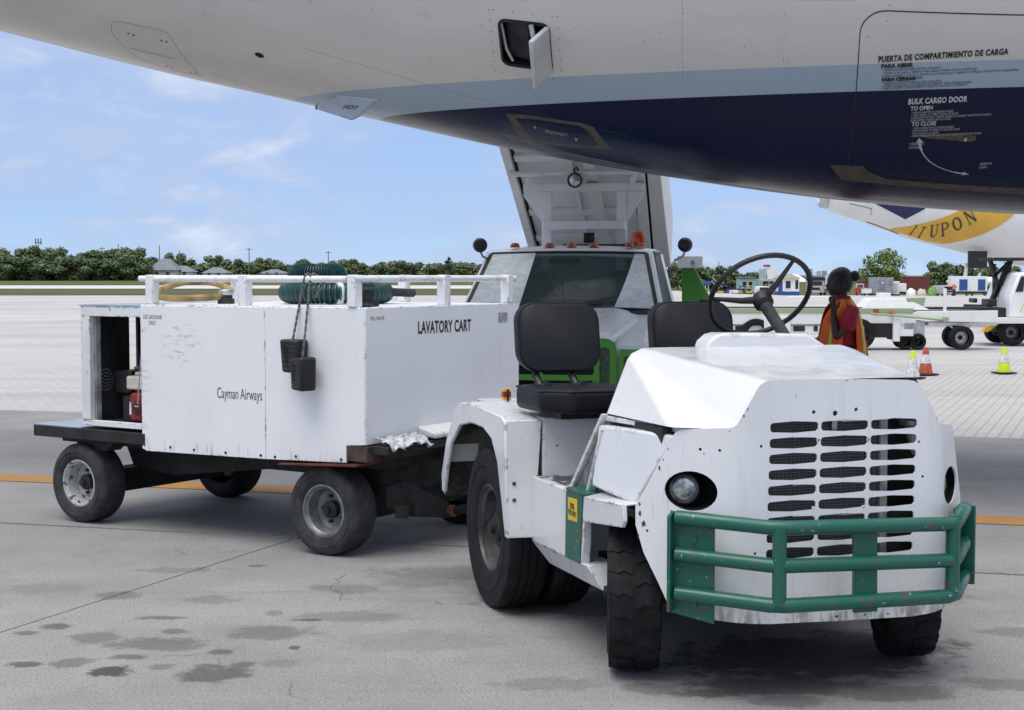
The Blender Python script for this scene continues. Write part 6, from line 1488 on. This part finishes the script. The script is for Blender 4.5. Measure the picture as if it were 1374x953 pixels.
SER = {'I': [(.18, 0), (.18, 1)], 'T': [(.30, 0)], 'U': [(.14, 1), (.56, 1)], 'P': [(.14, 0)], 'N': [(.10, 0), (.10, 1), (.58, 1)]}
M['motto'] = plain('dark_green_motto_letters', (.015, .055, .035), .5)
for ch, px, py, an_, sc in (('I', 1229, 314.0, -22, 12), ('T', 1239.5, 317.0, -12, 13), ('U', 1256, 317.5, 8, 16), ('P', 1270.5, 315.0, 17, 17), ('O', 1285.5, 308.5, 25, 17.5), ('N', 1301, 299.5, 32, 18)):
    mb = MB(); ca, sa = math.cos(R(an_)), math.sin(R(an_))
    def gp(p): 
        gx_, gy_ = (p[0] - .3) * sc * .95, (p[1]) * sc; return (qx(px + gx_ * ca - gy_ * sa), qz(py - (gx_ * sa + gy_ * ca)))
    def stroke(a, b, w):
        d = Vector((b[0] - a[0], b[1] - a[1])); n_ = Vector((-d.y, d.x)).normalized() * w / 2
        q = [gp((a[0] + n_.x, a[1] + n_.y)), gp((b[0] + n_.x, b[1] + n_.y)), gp((b[0] - n_.x, b[1] - n_.y)), gp((a[0] - n_.x, a[1] - n_.y))]
        mb.add([s2z(*c, .045) for c in q], [(0, 1, 2, 3)])
    for (a, b, w) in GLY[ch]: stroke(a, b, w * 1.25)
    for c in SER.get(ch, []): stroke((c[0] - .13, c[1]), (c[0] + .13, c[1]), .05)
    mb.build('motto_letter', M['motto'], sec)
mb = MB(); mb.box(qx(1302), -.9, qz(360), qx(1327), -.8, qz(337)); mb.build('service_door', M['ink'], sec)
mb = MB(); mb.tube([s2(1.2, 14, .004), s2(1.8, 14, .004), s2(2.2, 12, .004)], .02, 6); mb.build('dark_slot', M['brown_metal'], sec)
mb = MB(); mb.tube([s2(.6, 64, .004), s2(1.25, 60, .004), s2(1.26, 44, .004)], .012, 6); mb.build('panel_gap', M['ink_grey'], sec)
mb = MB(); mb.tube([s2(4.5, 5, -.05), s2(4.5, 5, .42)], .02, 6); mb.build('drain_mast', M['alu'], sec)

# ================================================================== FAR SIDE OF THE APRON, RIGHT
FD = 200.0
def far(px, D=FD): x = (px - 687) / 2000 * D; return Vector((x, D, float(gz(x, D))))
def fthing(name, label, cat, px, D=FD, group=None, rz=0.0): return thing(name, label, cat, far(px, D), rz, group)
K_ = FD / 2000.0     # metres per photo pixel at that distance
def fb(parent, name, x0, x1, z0, z1, y0, y1, mat, bevel=.02):
    mb = MB(); mb.box(x0, y0, z0, x1, y1, z1); return mb.build(name, M[mat], parent, bevel=bevel)
def wheels_(p, xs_w, r=.42, y=-1.0, w=.3):
    for x in xs_w:
        for yy in (y, -y):
            mb = MB(); mb.lathe([(r * .45, -w / 2), (r, -w / 2 + .03), (r, w / 2 - .03), (r * .45, w / 2)], (x, yy, r), 'Y', 16); wv = mb.build('wheel', M['rubber'], p)
            mb = MB(); mb.lathe([(r * .5, -w / 2 - .01), (r * .45, -w / 2 - .02), (0, -w / 2 - .03)], (x, yy, r), 'Y', 12); mb.build('rim', M['rim_grey'], wv)
def front_wheels(p, xs_w, r=.42, y=0.0, w=.28):
    for x in xs_w:
        mb = MB(); mb.lathe([(r * .4, -w / 2), (r, -w / 2 + .03), (r, w / 2 - .03), (r * .4, w / 2)], (x, y, r), 'X', 16); mb.build('wheel', M['rubber'], p)
# small office
b = fthing('airside_office', 'small white airside office with blue skirting and tan hipped roof', 'building', 1057, 205)
fb(b, 'wall', -1.45, 1.55, .55, 2.35, 0, 3.0, 'far_white'); fb(b, 'skirting', -1.48, 1.58, -.1, .56, -.03, 3.03, 'far_blue'); 
mb = MB(); mb.hexa([(-1.7, -.3, 2.35), (1.8, -.3, 2.35), (1.8, 3.3, 2.35), (-1.7, 3.3, 2.35)], [(-.5, 1.3, 3.0), (.6, 1.3, 3.0), (.6, 1.7, 3.0), (-.5, 1.7, 3.0)]); mb.build('roof', M['far_tan'], b)
w_ = fb(b, 'window', -.35, .35, 1.0, 2.0, -.04, .02, 'far_glass', 0); fb(b, 'window', 1.0, 1.4, .9, 2.1, -.04, .02, 'far_glass', 0)
fb(w_, 'frame', -.40, -.35, .95, 2.05, -.06, .02, 'far_white', 0); fb(w_, 'frame', .35, .40, .95, 2.05, -.06, .02, 'far_white', 0); fb(w_, 'sill', -.42, .42, .90, .96, -.08, .02, 'far_white', 0)
fb(b, 'door', -1.35, -.75, .2, 1.95, -.04, .02, 'far_blue', 0)
# teal buildings, tent roof
b = fthing('teal_building', 'pale teal low building left of the small white office', 'building', 1003, 300)
fb(b, 'wall', -1.6, 1.5, 0, 3.0, 0, 5, 'far_teal'); fb(b, 'wall', 1.5, 3.2, 0, 2.6, 1, 5, 'far_teal'); fb(b, 'roof', -1.8, 1.7, 3.0, 3.2, -.3, 5.2, 'roof_grey')
for x in (-1.0, .2): fb(b, 'window', x, x + .7, 1.2, 2.2, -.05, .05, 'far_glass', 0)
b = fthing('tent_roof', 'white peaked tent roof behind the small office', 'tent', 1069, 235)
mb = MB(); mb.hexa([(-1.6, 0, 2.0), (1.9, 0, 2.0), (1.9, 5, 2.0), (-1.6, 5, 2.0)], [(-.3, 2.4, 3.2), (.5, 2.4, 3.2), (.5, 2.6, 3.2), (-.3, 2.6, 3.2)]); mb.build('canopy', M['far_white'], b)
for x in (-1.5, 1.8): fb(b, 'pole', x, x + .08, 0, 2.0, .1, .2, 'alu')
# blue and white passenger stairs
b = fthing('passenger_stairs', 'blue and white passenger stairs far behind the green truck flank', 'stairs', 947, 205)
fb(b, 'box_body', -1.9, -.7, .35, 1.7, 0, 2, 'far_white'); fb(b, 'canopy', -.6, .7, 1.5, 1.95, -.1, 1.8, 'far_blue')
for x in (-.5, -.1, .3): fb(b, 'leg', x, x + .08, .3, 1.5, 0, .1, 'far_white')
for i in range(7): fb(b, 'step', .75 + i * .22, 1.0 + i * .22, 1.85 - i * .22, 1.92 - i * .22, 0, 1.6, 'far_white', 0)
mb = MB(); mb.bar((.8, -.05, 2.5), (2.3, -.05, 1.0), .06, .06); mb.build('handrail', M['far_white'], b); front_wheels(b, (-1.5, -.3, 1.6), .3)
# row of parked ground tugs
rnd = random.Random(4)
LAB = ['yellow ground tug first in the row seen through the steering wheel', 'blue ground tug second in the parked row', 'orange ground tug third in the parked row', 'white ground tug fourth in the parked row', 'yellow and black ground tug fifth in the parked row', 'blue covered ground tug sixth in the parked row', 'yellow ground tug last in the row beside a red marker post']
for k, c in enumerate(('far_yellow', 'far_blue', 'orange', 'far_white', 'far_yellow', 'far_blue', 'far_yellow')):
    b = fthing('ground_tug', LAB[k], 'tug', 967 + k * 6.3, 202 + (k % 3) * 1.5, 'ground tugs parked in a row', R(rnd.uniform(-12, 12)))
    h = rnd.uniform(.62, .8); fb(b, 'body', -.42, .36, .22, h, -.4, 1.3, c); fb(b, 'seat', -.25, .2, h, h + .28, .5, .9, 'chassis'); fb(b, 'bumper', -.44, .38, .2, .34, -.5, -.4, 'chassis')
    fb(b, 'roll_bar', -.36, -.28, h, 1.25 + .1 * (k % 2), .95, 1.05, 'far_blue' if k % 2 else 'chassis'); fb(b, 'roll_bar', .22, .30, h, 1.25 + .1 * (k % 2), .95, 1.05, 'far_blue' if k % 2 else 'chassis')
    if k in (1, 5, 6): fb(b, 'canopy', -.45, .4, 1.25, 1.36, -.1, 1.2, 'far_blue' if k != 6 else 'far_yellow')
    front_wheels(b, (-.40, .34), .24, -.2, .16)
b = fthing('marker_post', 'red and white marker post beside the row of ground tugs', 'marker post', 1011, 203)
mb = MB(); mb.lathe([(.22, 0), (.20, .08), (.12, .12), (.09, .55)], axis='Z', n=12); mb.build('post_base', M['far_red'], b)
mb = MB(); mb.lathe([(.09, .55), (.08, .75)], axis='Z', n=12); mb.build('white_band', M['cone_white'], b)
mb = MB(); mb.lathe([(.08, .75), (.05, 1.0), (0, 1.02)], axis='Z', n=12); mb.build('post_tip', M['orange'], b)
# vans and cars
def van(name, label, cat, px, D, w, h, col, rz=0.0):
    b = fthing(name, label, cat, px, D, None, rz)
    mb = MB(); mb.prism([(-w / 2, .28), (w / 2, .28), (w / 2, h * .62), (w * .43, h * .95), (w * .36, h), (-w * .36, h), (-w * .43, h * .95), (-w / 2, h * .62)], 1, 0, 3.6); mb.build('body', M[col], b, bevel=.05)
    mb = MB(); mb.prism([(-w * .43, h * .58), (w * .43, h * .58), (w * .36, h * .90), (-w * .36, h * .90)], 1, -.02, .02); mb.build('windscreen', M['far_glass'], b)
    fb(b, 'grille', -w * .25, w * .25, .5, .68, -.03, .02, 'chassis', 0); fb(b, 'bumper', -w * .52, w * .52, .28, .44, -.10, .0, 'alu')
    for s in (-1, 1): fb(b, 'headlight', s * w * .40 - .1, s * w * .40 + .1, .55, .72, -.03, .02, 'lens', 0)
    front_wheels(b, (-w * .42, w * .42), .30, .5, .2); return b
van('white_van', 'white van with dark windscreen parked left of the small office', 'van', 1025, 203, 1.55, 1.25, 'far_white')
van('grey_van', 'grey van parked close beside the blue office door', 'van', 1041, 207, 1.1, 1.45, 'far_grey')
van('silver_car', 'silver sports utility car near two workers in orange', 'car', 1273, 196, 1.7, 1.35, 'alu', R(8))
# lifting-body trucks
def lifttruck(label, px, D, s, hb):
    b = fthing('catering_truck', label, 'truck', px, D, 'catering trucks with raised bodies')
    fb(b, 'cab', -1.05 * s, 1.05 * s, .5, 2.1, 0, 1.8, 'alu', .08); fb(b, 'windscreen', -.9 * s, .9 * s, 1.35, 1.95, -.03, .02, 'far_glass', 0)
    fb(b, 'grille', -.6 * s, .6 * s, .75, 1.1, -.04, .02, 'chassis', 0); fb(b, 'bumper', -1.1 * s, 1.1 * s, .42, .62, -.15, .0, 'alu')
    for k in (-1, 1): fb(b, 'headlight', k * .8 * s - .12, k * .8 * s + .12, .78, 1.0, -.05, .02, 'lens', 0)
    fb(b, 'visor', -1.1 * s, 1.1 * s, 2.1, 2.5, -.2, 1.5, 'chassis'); 
    fb(b, 'mast', -1.0 * s, -.25 * s, 2.5, hb, 1.0, 1.6, 'far_grey', .03); fb(b, 'mast', .45 * s, .95 * s, 2.5, hb - .25, 1.0, 1.6, 'alu', .03)
    fb(b, 'platform', -1.1 * s, 1.1 * s, 2.5, 2.72, .8, 3.0, 'far_grey'); mb = MB(); mb.bar((-.9 * s, .9, 2.7), (.9 * s, .9, hb - .3), .1, .1); mb.build('scissor_arm', M['alu'], b)
    front_wheels(b, (-.8 * s, .8 * s), .42, .3, .3)
lifttruck('silver catering truck with tall grey masts just right of the steering wheel', 1094, 206, 1.0, 3.7)
lifttruck('silver catering truck with raised masts just left of the box truck behind the person', 1113, 212, .85, 3.5)
b = fthing('box_truck', 'white high box truck partly hidden behind the person', 'truck', 1123, 208)
fb(b, 'box_body', -.9, .9, .9, 2.75, .6, 4, 'far_white', .05); fb(b, 'cab', -.85, .85, .45, 1.6, -.6, .6, 'far_white', .08); fb(b, 'windscreen', -.7, .7, 1.0, 1.5, -.63, -.58, 'far_glass', 0); front_wheels(b, (-.65, .65), .38, -.2)
b = fthing('high_loader', 'grey high loader with white upper panel and red cab roof behind the van', 'loader', 1030, 222)
fb(b, 'chassis', -1.3, 1.5, .4, 1.1, 0, 4, 'far_grey'); fb(b, 'deck', -1.3, 1.6, 2.0, 2.35, 0, 4, 'alu'); fb(b, 'upper_panel', -.05, 1.5, 2.35, 4.1, .2, .4, 'far_white'); fb(b, 'lattice_panel', -1.3, -.2, 2.35, 3.9, .2, .4, 'alu')
for x in (-1.1, .1, 1.3): fb(b, 'upright', x, x + .15, 1.1, 2.0, .1, .3, 'far_grey')
fb(b, 'cab_roof', -.55, .35, 4.15, 4.5, .1, .9, 'far_red'); fb(b, 'cab_roof_trim', 1.55, 2.2, 2.4, 2.6, .1, .6, 'far_yellow'); front_wheels(b, (-.9, 1.1), .4, .2)
# containers and clutter to the right of the person
b = fthing('ground_power_unit', 'grey metal equipment container standing in front of the round tree', 'container', 1184, 200)
fb(b, 'body', -1.4, 1.45, .25, 2.45, 0, 2.2, 'far_grey', .03); fb(b, 'plinth', -1.5, 1.55, .05, .25, -.05, 2.2, 'chassis'); fb(b, 'door', -.55, .35, .7, 2.1, -.05, .02, 'roof_grey', .02); fb(b, 'sign', -.22, .1, 1.65, 1.85, -.07, -.04, 'cone_white', 0)
for x in (-1.3, 1.2): fb(b, 'corner_post', x, x + .15, .25, 2.5, -.04, .1, 'far_grey')
fb(b, 'vent', .75, 1.15, 1.4, 2.0, -.04, .02, 'roof_grey', 0)
b = fthing('white_cabinet', 'white box cabinet right of the grey equipment container', 'cabinet', 1202, 201); fb(b, 'body', -.45, .45, .2, 1.95, 0, 1, 'far_white'); fb(b, 'door', -.3, .3, .4, 1.7, -.03, .02, 'far_beige'); fb(b, 'plinth', -.5, .5, 0, .2, -.05, 1, 'chassis')
b = fthing('baggage_trolley', 'pale grey covered trolley beside the white cabinet', 'trolley', 1211, 202); fb(b, 'cover', -.5, .5, .5, 1.65, 0, 1.4, 'far_white', .08); fb(b, 'deck', -.55, .55, .35, .5, -.05, 1.5, 'chassis'); front_wheels(b, (-.4, .4), .2, .1, .12)
b = fthing('white_cart', 'low white open cart left of the grey equipment container', 'cart', 1164, 199); fb(b, 'body', -.55, .55, .3, .95, 0, 1.4, 'far_white', .04); fb(b, 'rim', -.6, .6, .95, 1.02, -.04, 1.44, 'alu'); front_wheels(b, (-.4, .4), .22, .1, .14)
b = fthing('red_cart', 'red and white equipment cart just right of the person\'s head', 'cart', 1153, 203); fb(b, 'body', -.5, .6, .3, 1.1, 0, 1.4, 'far_red', .04); fb(b, 'top_rail', -.5, .6, 1.5, 1.6, 0, .1, 'far_white'); fb(b, 'post', -.5, -.4, 1.1, 1.5, 0, .1, 'far_white'); fb(b, 'post', .5, .6, 1.1, 1.5, 0, .1, 'far_white'); front_wheels(b, (-.4, .4), .25, .1, .14)
b = fthing('shipping_container', 'long red-brown shipping container behind the covered heaps', 'container', 1231, 218)
fb(b, 'body', -2.0, 1.75, .3, 2.7, 0, 2.4, 'far_brown', .02)
for i in range(18): fb(b, 'rib', -1.9 + i * .2, -1.82 + i * .2, .45, 2.6, -.04, .02, 'far_brown', 0)
fb(b, 'top_rail', -2.02, 1.77, 2.6, 2.74, -.05, 2.4, 'far_brown'); fb(b, 'base_rail', -2.02, 1.77, .15, .32, -.05, 2.4, 'chassis')
b = fthing('shipping_container', 'red-brown shipping container half behind the round tree', 'container', 1168, 220); fb(b, 'body', -1.3, 1.3, .3, 2.1, 0, 2.4, 'far_brown'); fb(b, 'top_rail', -1.32, 1.32, 2.02, 2.14, -.05, 2.4, 'far_brown')
def heap(label, px, D, w, h, mat, seed):
    rnd = random.Random(seed); bm = bmesh.new(); bmesh.ops.create_icosphere(bm, subdivisions=3, radius=1)
    for v in bm.verts: k = 1 + rnd.uniform(-.12, .12); v.co = Vector((v.co.x * w / 2 * k, v.co.y * .8, max(0, v.co.z * h * k)))
    me = bpy.data.meshes.new('covered_heap'); bm.to_mesh(me); bm.free(); me.materials.append(M[mat]); o = bpy.data.objects.new('covered_heap', me); COL.objects.link(o); o.location = far(px, D); tag(o, label, 'covered load')
heap('white tarpaulin heap under the red-brown container', 1222, 200, 1.4, 1.0, 'far_white', 1); heap('beige and white tarpaulin heap beside the green one', 1236, 201, 1.3, .95, 'far_beige', 2); heap('bright green tarpaulin heap left of the silver car', 1252, 199, 1.6, 1.3, 'far_green', 3)
def worker(label, px, D):
    b = fthing('person', label, 'person', px, D, 'workers in orange far across the apron')
    skinned('body', [((0, 0, .9), .13), ((0, 0, 1.2), .16), ((0, 0, 1.42), .09), ((0, 0, 1.60), .10), ((-.2, 0, 1.36), .06), ((-.28, -.08, 1.05), .05), ((.2, 0, 1.36), .06), ((.28, -.1, 1.08), .05), ((-.1, 0, .5), .08), ((-.1, 0, .08), .06), ((.1, 0, .5), .08), ((.1, 0, .08), .06)], [(0, 1), (1, 2), (2, 3), (2, 4), (4, 5), (2, 6), (6, 7), (0, 8), (8, 9), (0, 10), (10, 11)], M['skin'], b, 1)
    mb = MB(); mb.lathe([(.21, .85), (.22, 1.1), (.22, 1.3), (.14, 1.46)], axis='Z', n=12, caps=False); mb.build('vest', M['vest'], b)
    mb = MB(); mb.lathe([(.19, .86), (.20, .6), (.19, .1)], axis='Z', n=12, caps=False); mb.build('trousers', M['trousers'], b)
worker('far worker in orange standing behind the silver car', 1270, 203); worker('far worker in orange beside the silver car\'s right side', 1279.5, 195)
for k, (px, lab) in enumerate(((1289, 'white cargo box with blue curtain on a dolly right of the silver car'), (1313, 'white cargo box with blue curtain on a dolly at the right end'))):
    b = fthing('cargo_dolly', lab, 'cargo box', px, 200, 'curtained cargo boxes on dollies')
    fb(b, 'box_body', -1.25, 1.15, .55, 2.5, 0, 1.9, 'far_white', .06); fb(b, 'curtain', -.25 + .1 * k, .85, .7, 2.2, -.05, .02, 'far_blue', .02); fb(b, 'roof', -1.2, 1.1, 2.5, 2.62, .0, 1.9, 'far_white', .05); fb(b, 'dolly', -1.3, 1.2, .38, .53, -.1, 2, 'chassis')
    wheels_(b, (-.9, .8), .2, -.0 if False else .1, .14)
b = fthing('parked_jet', 'white T-tail of a small parked jet above the cargo boxes', 'aircraft', 1292, 262)
mb = MB(); mb.prism([(-.25, 2.0), (.55, 2.0), (.75, 5.4), (.35, 5.4)], 1, -.08, .08); mb.build('fin', M['far_white'], b); fb(b, 'tailplane', -2.0, 3.9, 5.3, 5.42, -.4, .5, 'far_white'); mb = MB(); mb.lathe([(.15, -3.0), (.7, -1.0), (.85, 1.5), (.85, 5)], (0, 0, 2.1), 'X', 16); mb.build('fuselage', M['far_white'], b)
b = fthing('parked_jet', 'white jet fin right of the T-tail behind the cargo boxes', 'aircraft', 1308, 255)
mb = MB(); mb.prism([(-.3, 1.6), (.6, 1.6), (1.0, 3.6), (.6, 3.6)], 1, -.08, .08); mb.build('fin', M['far_white'], b); mb = MB(); mb.lathe([(.1, -2.0), (.6, -.5), (.7, 3)], (0, 0, 1.9), 'X', 16); mb.build('fuselage', M['far_white'], b)
b = fthing('distant_terminal', 'long low white roofed terminal on the horizon right of the container', 'building', 1258, 330); fb(b, 'roof', -6, 9, 3.2, 3.7, 0, 8, 'far_white'); fb(b, 'wall', -5.8, 8.8, 0, 3.2, .3, 8, 'far_beige')
for i in range(6): fb(b, 'window', -5 + i * 2.2, -3.8 + i * 2.2, 1.2, 2.4, .22, .32, 'far_glass', 0)

# ================================================================== TREES, HOUSES, POLES
def leaves(name, blobs, n, size, mat, seed, parent=None, squash=.75):
    rnd = random.Random(seed); V_, F_ = [], []
    tot = sum(b[3]**2 for b in blobs)
    for (cx, cy, cz, r) in blobs:
        for _ in range(max(6, int(n * r * r / tot))):
            d = Vector((rnd.gauss(0, 1), rnd.gauss(0, 1), rnd.gauss(0, 1))).normalized(); k = r * (rnd.random()**.35) * rnd.uniform(.85, 1.1)
            c = Vector((cx, cy, cz)) + Vector((d.x * k, d.y * k, d.z * k * squash))
            nrm = (d + Vector((rnd.gauss(0, .5), rnd.gauss(0, .5), rnd.gauss(0, .5) + .3))).normalized(); a = nrm.orthogonal().normalized(); a.rotate(Matrix.Rotation(rnd.uniform(0, 6.28), 3, nrm)); b_ = nrm.cross(a)
            s = size * rnd.uniform(.6, 1.25); o = len(V_)
            V_ += [tuple(c - a * s), tuple(c + b_ * s * .5 - a * s * .1), tuple(c + a * s), tuple(c - b_ * s * .5 + a * s * .1)]; F_.append((o, o + 1, o + 2, o + 3))
    me = bpy.data.meshes.new(name); me.from_pydata(V_, [], F_); me.materials.append(M[mat]); o = bpy.data.objects.new(name, me); COL.objects.link(o)
    if parent is not None: o.parent = parent
    return o
def tree(name, label, cat, loc, h, w, mat, seed, n=900, size=.35, group=None, trunk=.12, low=.35, squash=.75):
    t_ = thing(name, label, cat, loc, 0, group); rnd = random.Random(seed)
    mb = MB(); mb.tube([(0, 0, -.3), (.05 * w, 0, h * .25), (0, .03 * w, h * .55)], [trunk * 1.3, trunk, trunk * .55], 8)
    for k in range(5):
        a = 2 * math.pi * k / 5 + rnd.uniform(-.4, .4); mb.tube([(.04 * w, 0, h * (.22 + .06 * k)), (w * .18 * math.cos(a), w * .18 * math.sin(a), h * (.42 + .05 * k)), (w * .33 * math.cos(a), w * .33 * math.sin(a), h * (.55 + .05 * k))], [trunk * .6, trunk * .4, trunk * .18], 6)
    mb.build('trunk', M['bark'], t_)
    bl = []
    for k in range(17):
        a = rnd.uniform(0, 6.28); rr = w * .40 * math.sqrt(rnd.random()); z = h * rnd.uniform(low, .90); f = 1 - .45 * max(0, (z / h - .6) / .4)
        bl.append((rr * math.cos(a) * f, rr * math.sin(a) * f, z, w * rnd.uniform(.13, .22)))
    leaves('crown', bl, n, size, mat, seed + 1, t_, squash); return t_
# round tree behind the grey container
tree('almond_tree', 'round bright green tree rising behind the grey equipment container', 'tree', far(1182, 232), 7.0, 7.6, 'leaf_bright', 21, 2600, .26, None, .16, .22, .85)
# the wood on the far left and the lower belt of trees towards the right
wood = [tree('mangrove_tree', 'dense dark green tree in the wood beyond the far grass on the left', 'tree', (0, 0, 0), h, w, 'leaf_dark', 40 + k, 2600, .46, 'dense wood on the far left', .18, .08, .8) for k, (h, w) in enumerate(((8.2, 9.5), (7.0, 8.5), (9.0, 9.0)))]
belt = [tree('scrub_tree', 'low olive green tree in the belt along the far edge of the airfield', 'tree', (0, 0, 0), h, w, 'leaf_mid' if k != 1 else 'leaf_dark', 60 + k, 2000, .42, 'tree belt along the far edge of the airfield', .14, .12, .75) for k, (h, w) in enumerate(((5.4, 7.0), (4.6, 6.5), (6.0, 6.0)))]
rnd = random.Random(9); used = set()
def plant(protos, k, p, sc):
    if k not in used:
        used.add(k); o = protos[k % 10]; o.location = p; o.scale = sc; o.rotation_euler = (0, 0, rnd.uniform(0, 6.3)); return o
    return dup(protos[k % 10], p, rnd.uniform(0, 6.3), sc)
px = -14.0
while px < 186:
    for row in range(2):
        D = 366 + row * 7 + rnd.uniform(-2, 2); q = px + rnd.uniform(-7, 7) + row * 9; x = (q - 687) / 2000 * D
        top = .95 + .12 * math.sin(q * .045 + .6) - .10 * float(sstep(120, 190, np.array(q))) + rnd.uniform(-.14, .10)
        if row == 0: top *= .80
        k = rnd.randrange(3); plant(wood, k, (x, D, 0), (1, 1, top))
    px += 15
def wbelt(q): return float(np.interp(q, [180, 250, 330, 400, 460, 560, 640, 680], [1.15, .95, 1.0, .9, .82, .95, .72, .65]))
px = 184.0
while px < 690:
    for row in range(2):
        D = 388 + row * 10 + rnd.uniform(-3, 3); q = px + rnd.uniform(-6, 6); x = (q - 687) / 2000 * D; s = wbelt(q) * rnd.uniform(.82, 1.18) * (1 if row else .85)
        k = 10 + rnd.randrange(3); plant(belt, k, (x, D, 0), (1.05, 1.05, s))
    px += 17
px = 880.0
while px < 1040:
    D = 330 + rnd.uniform(-6, 6); x = (px - 687) / 2000 * D; k = 10 + rnd.randrange(3); plant(belt, k, (x, D, float(gz(x, D)) - .1), (1, 1, .95 * rnd.uniform(.8, 1.15))); px += 15
for px in (1246, 1262, 1276, 1292, 1306, 1320, 1335, 1350, 1365):
    D = 300 + rnd.uniform(-6, 6); x = (px - 687) / 2000 * D; k = 10 + rnd.randrange(3); plant(belt, k, (x, D, float(gz(x, D))), (.9, .9, (1.15 if 1255 < px < 1300 else .95) * rnd.uniform(.85, 1.1)))
# feathery casuarina standing alone
x = (602 - 687) / 2000 * 380; t_ = thing('casuarina_tree', 'feathery grey-green tree standing taller than the belt left of the truck', 'tree', (x, 380, 0), 0)
mb = MB(); mb.tube([(0, 0, -.2), (.05, 0, 3), (.1, 0, 5.8)], [.18, .12, .03], 8); mb.build('trunk', M['bark'], t_)
rnd2 = random.Random(77); bl = []
for k in range(46):
    a = rnd2.uniform(0, 6.28); z = rnd2.uniform(1.2, 5.9); L = (6.3 - z) * .62 * rnd2.uniform(.5, 1)
    for j in range(4): bl.append((L * (j + 1) / 4 * math.cos(a), L * (j + 1) / 4 * math.sin(a), z + .35 * (j + 1) / 4 * L * .6, .22))
leaves('crown', bl, 1500, .20, 'leaf_pine', 78, t_)
# houses between the trees
def house(label, px, D, w, h, rh, wall):
    b = thing('house', label, 'house', ((px - 687) / 2000 * D, D, 0), 0)
    fb(b, 'wall', -w / 2, w / 2, 0, h, 0, 7, wall)
    mb = MB(); e = .5; mb.hexa([(-w / 2 - e, -e, h), (w / 2 + e, -e, h), (w / 2 + e, 7 + e, h), (-w / 2 - e, 7 + e, h)], [(-w * .15, 3, h + rh), (w * .15, 3, h + rh), (w * .15, 4, h + rh), (-w * .15, 4, h + rh)]); mb.build('roof', M['roof_grey'], b)
    for x in (-w * .3, w * .12): fb(b, 'window', x, x + w * .14, 1.0, 2.1, -.05, .05, 'far_glass', 0)
    return b
house('house with a broad grey hipped roof, largest between the trees', 219, 372, 6.5, 2.6, 2.9, 'far_beige'); house('lower grey roofed house right of the large one', 243, 376, 5, 2.2, 1.5, 'far_white'); house('grey roofed house behind the cart\'s left railing posts', 288, 374, 5.5, 1.9, 1.4, 'far_white'); house('flat pale roofed house left of the green hose', 366, 374, 5.5, 1.8, 1.0, 'far_beige'); house('small tan house at the left of the large grey roof', 197, 378, 3, 2.6, 1.2, 'far_tan')
# utility poles and the mast
def pole(label, px, D, h, cat='utility pole', arm=1.0, nm='utility_pole'):
    b = thing(nm, label, cat, ((px - 687) / 2000 * D, D, float(gz((px - 687) / 2000 * D, D))), 0, None if cat == 'mast' else 'utility poles beyond the trees')
    mb = MB(); mb.tube([(0, 0, 0), (0, 0, h)], [.16, .11], 6); mb.build('pole', M['pole'], b)
    if arm: mb = MB(); mb.box(-arm, -.06, h - .5, arm, .06, h - .35); mb.build('cross_arm', M['pole'], b)
    return b
for (px, h, lab) in ((138, 8.6, 'utility pole at the right end of the dense wood'), (153, 8.0, 'utility pole with a crossarm just right of the wood'), (160, 9.3, 'taller thin utility pole beyond the wood'), (188, 9.0, 'utility pole above the left railing post'), (215, 9.0, 'utility pole in front of the large grey roof'), (242, 7.6, 'utility pole over the lower grey roof'), (335, 8.4, 'utility pole above the cart roof left of the hose'), (441, 7.6, 'utility pole above the green hose'), (964, 7.0, 'utility pole left of the steering wheel')):
    pole(lab, px, 385, h, arm=.8 if px in (138, 153, 335, 441) else 0)
b = pole('thin telecom mast with a platform rising over the wood on the far left', 53, 420, 11.5, 'mast', 0, 'telecom_mast')
for s in (-1, 0, 1): mb = MB(); mb.box(s * .75 - .14, -.1, 9.9, s * .75 + .14, .1, 11.6); mb.build('antenna_panel', M['pole'], b)
mb = MB(); mb.box(-.95, -.1, 10.4, .95, .1, 10.6); mb.build('platform', M['pole'], b)
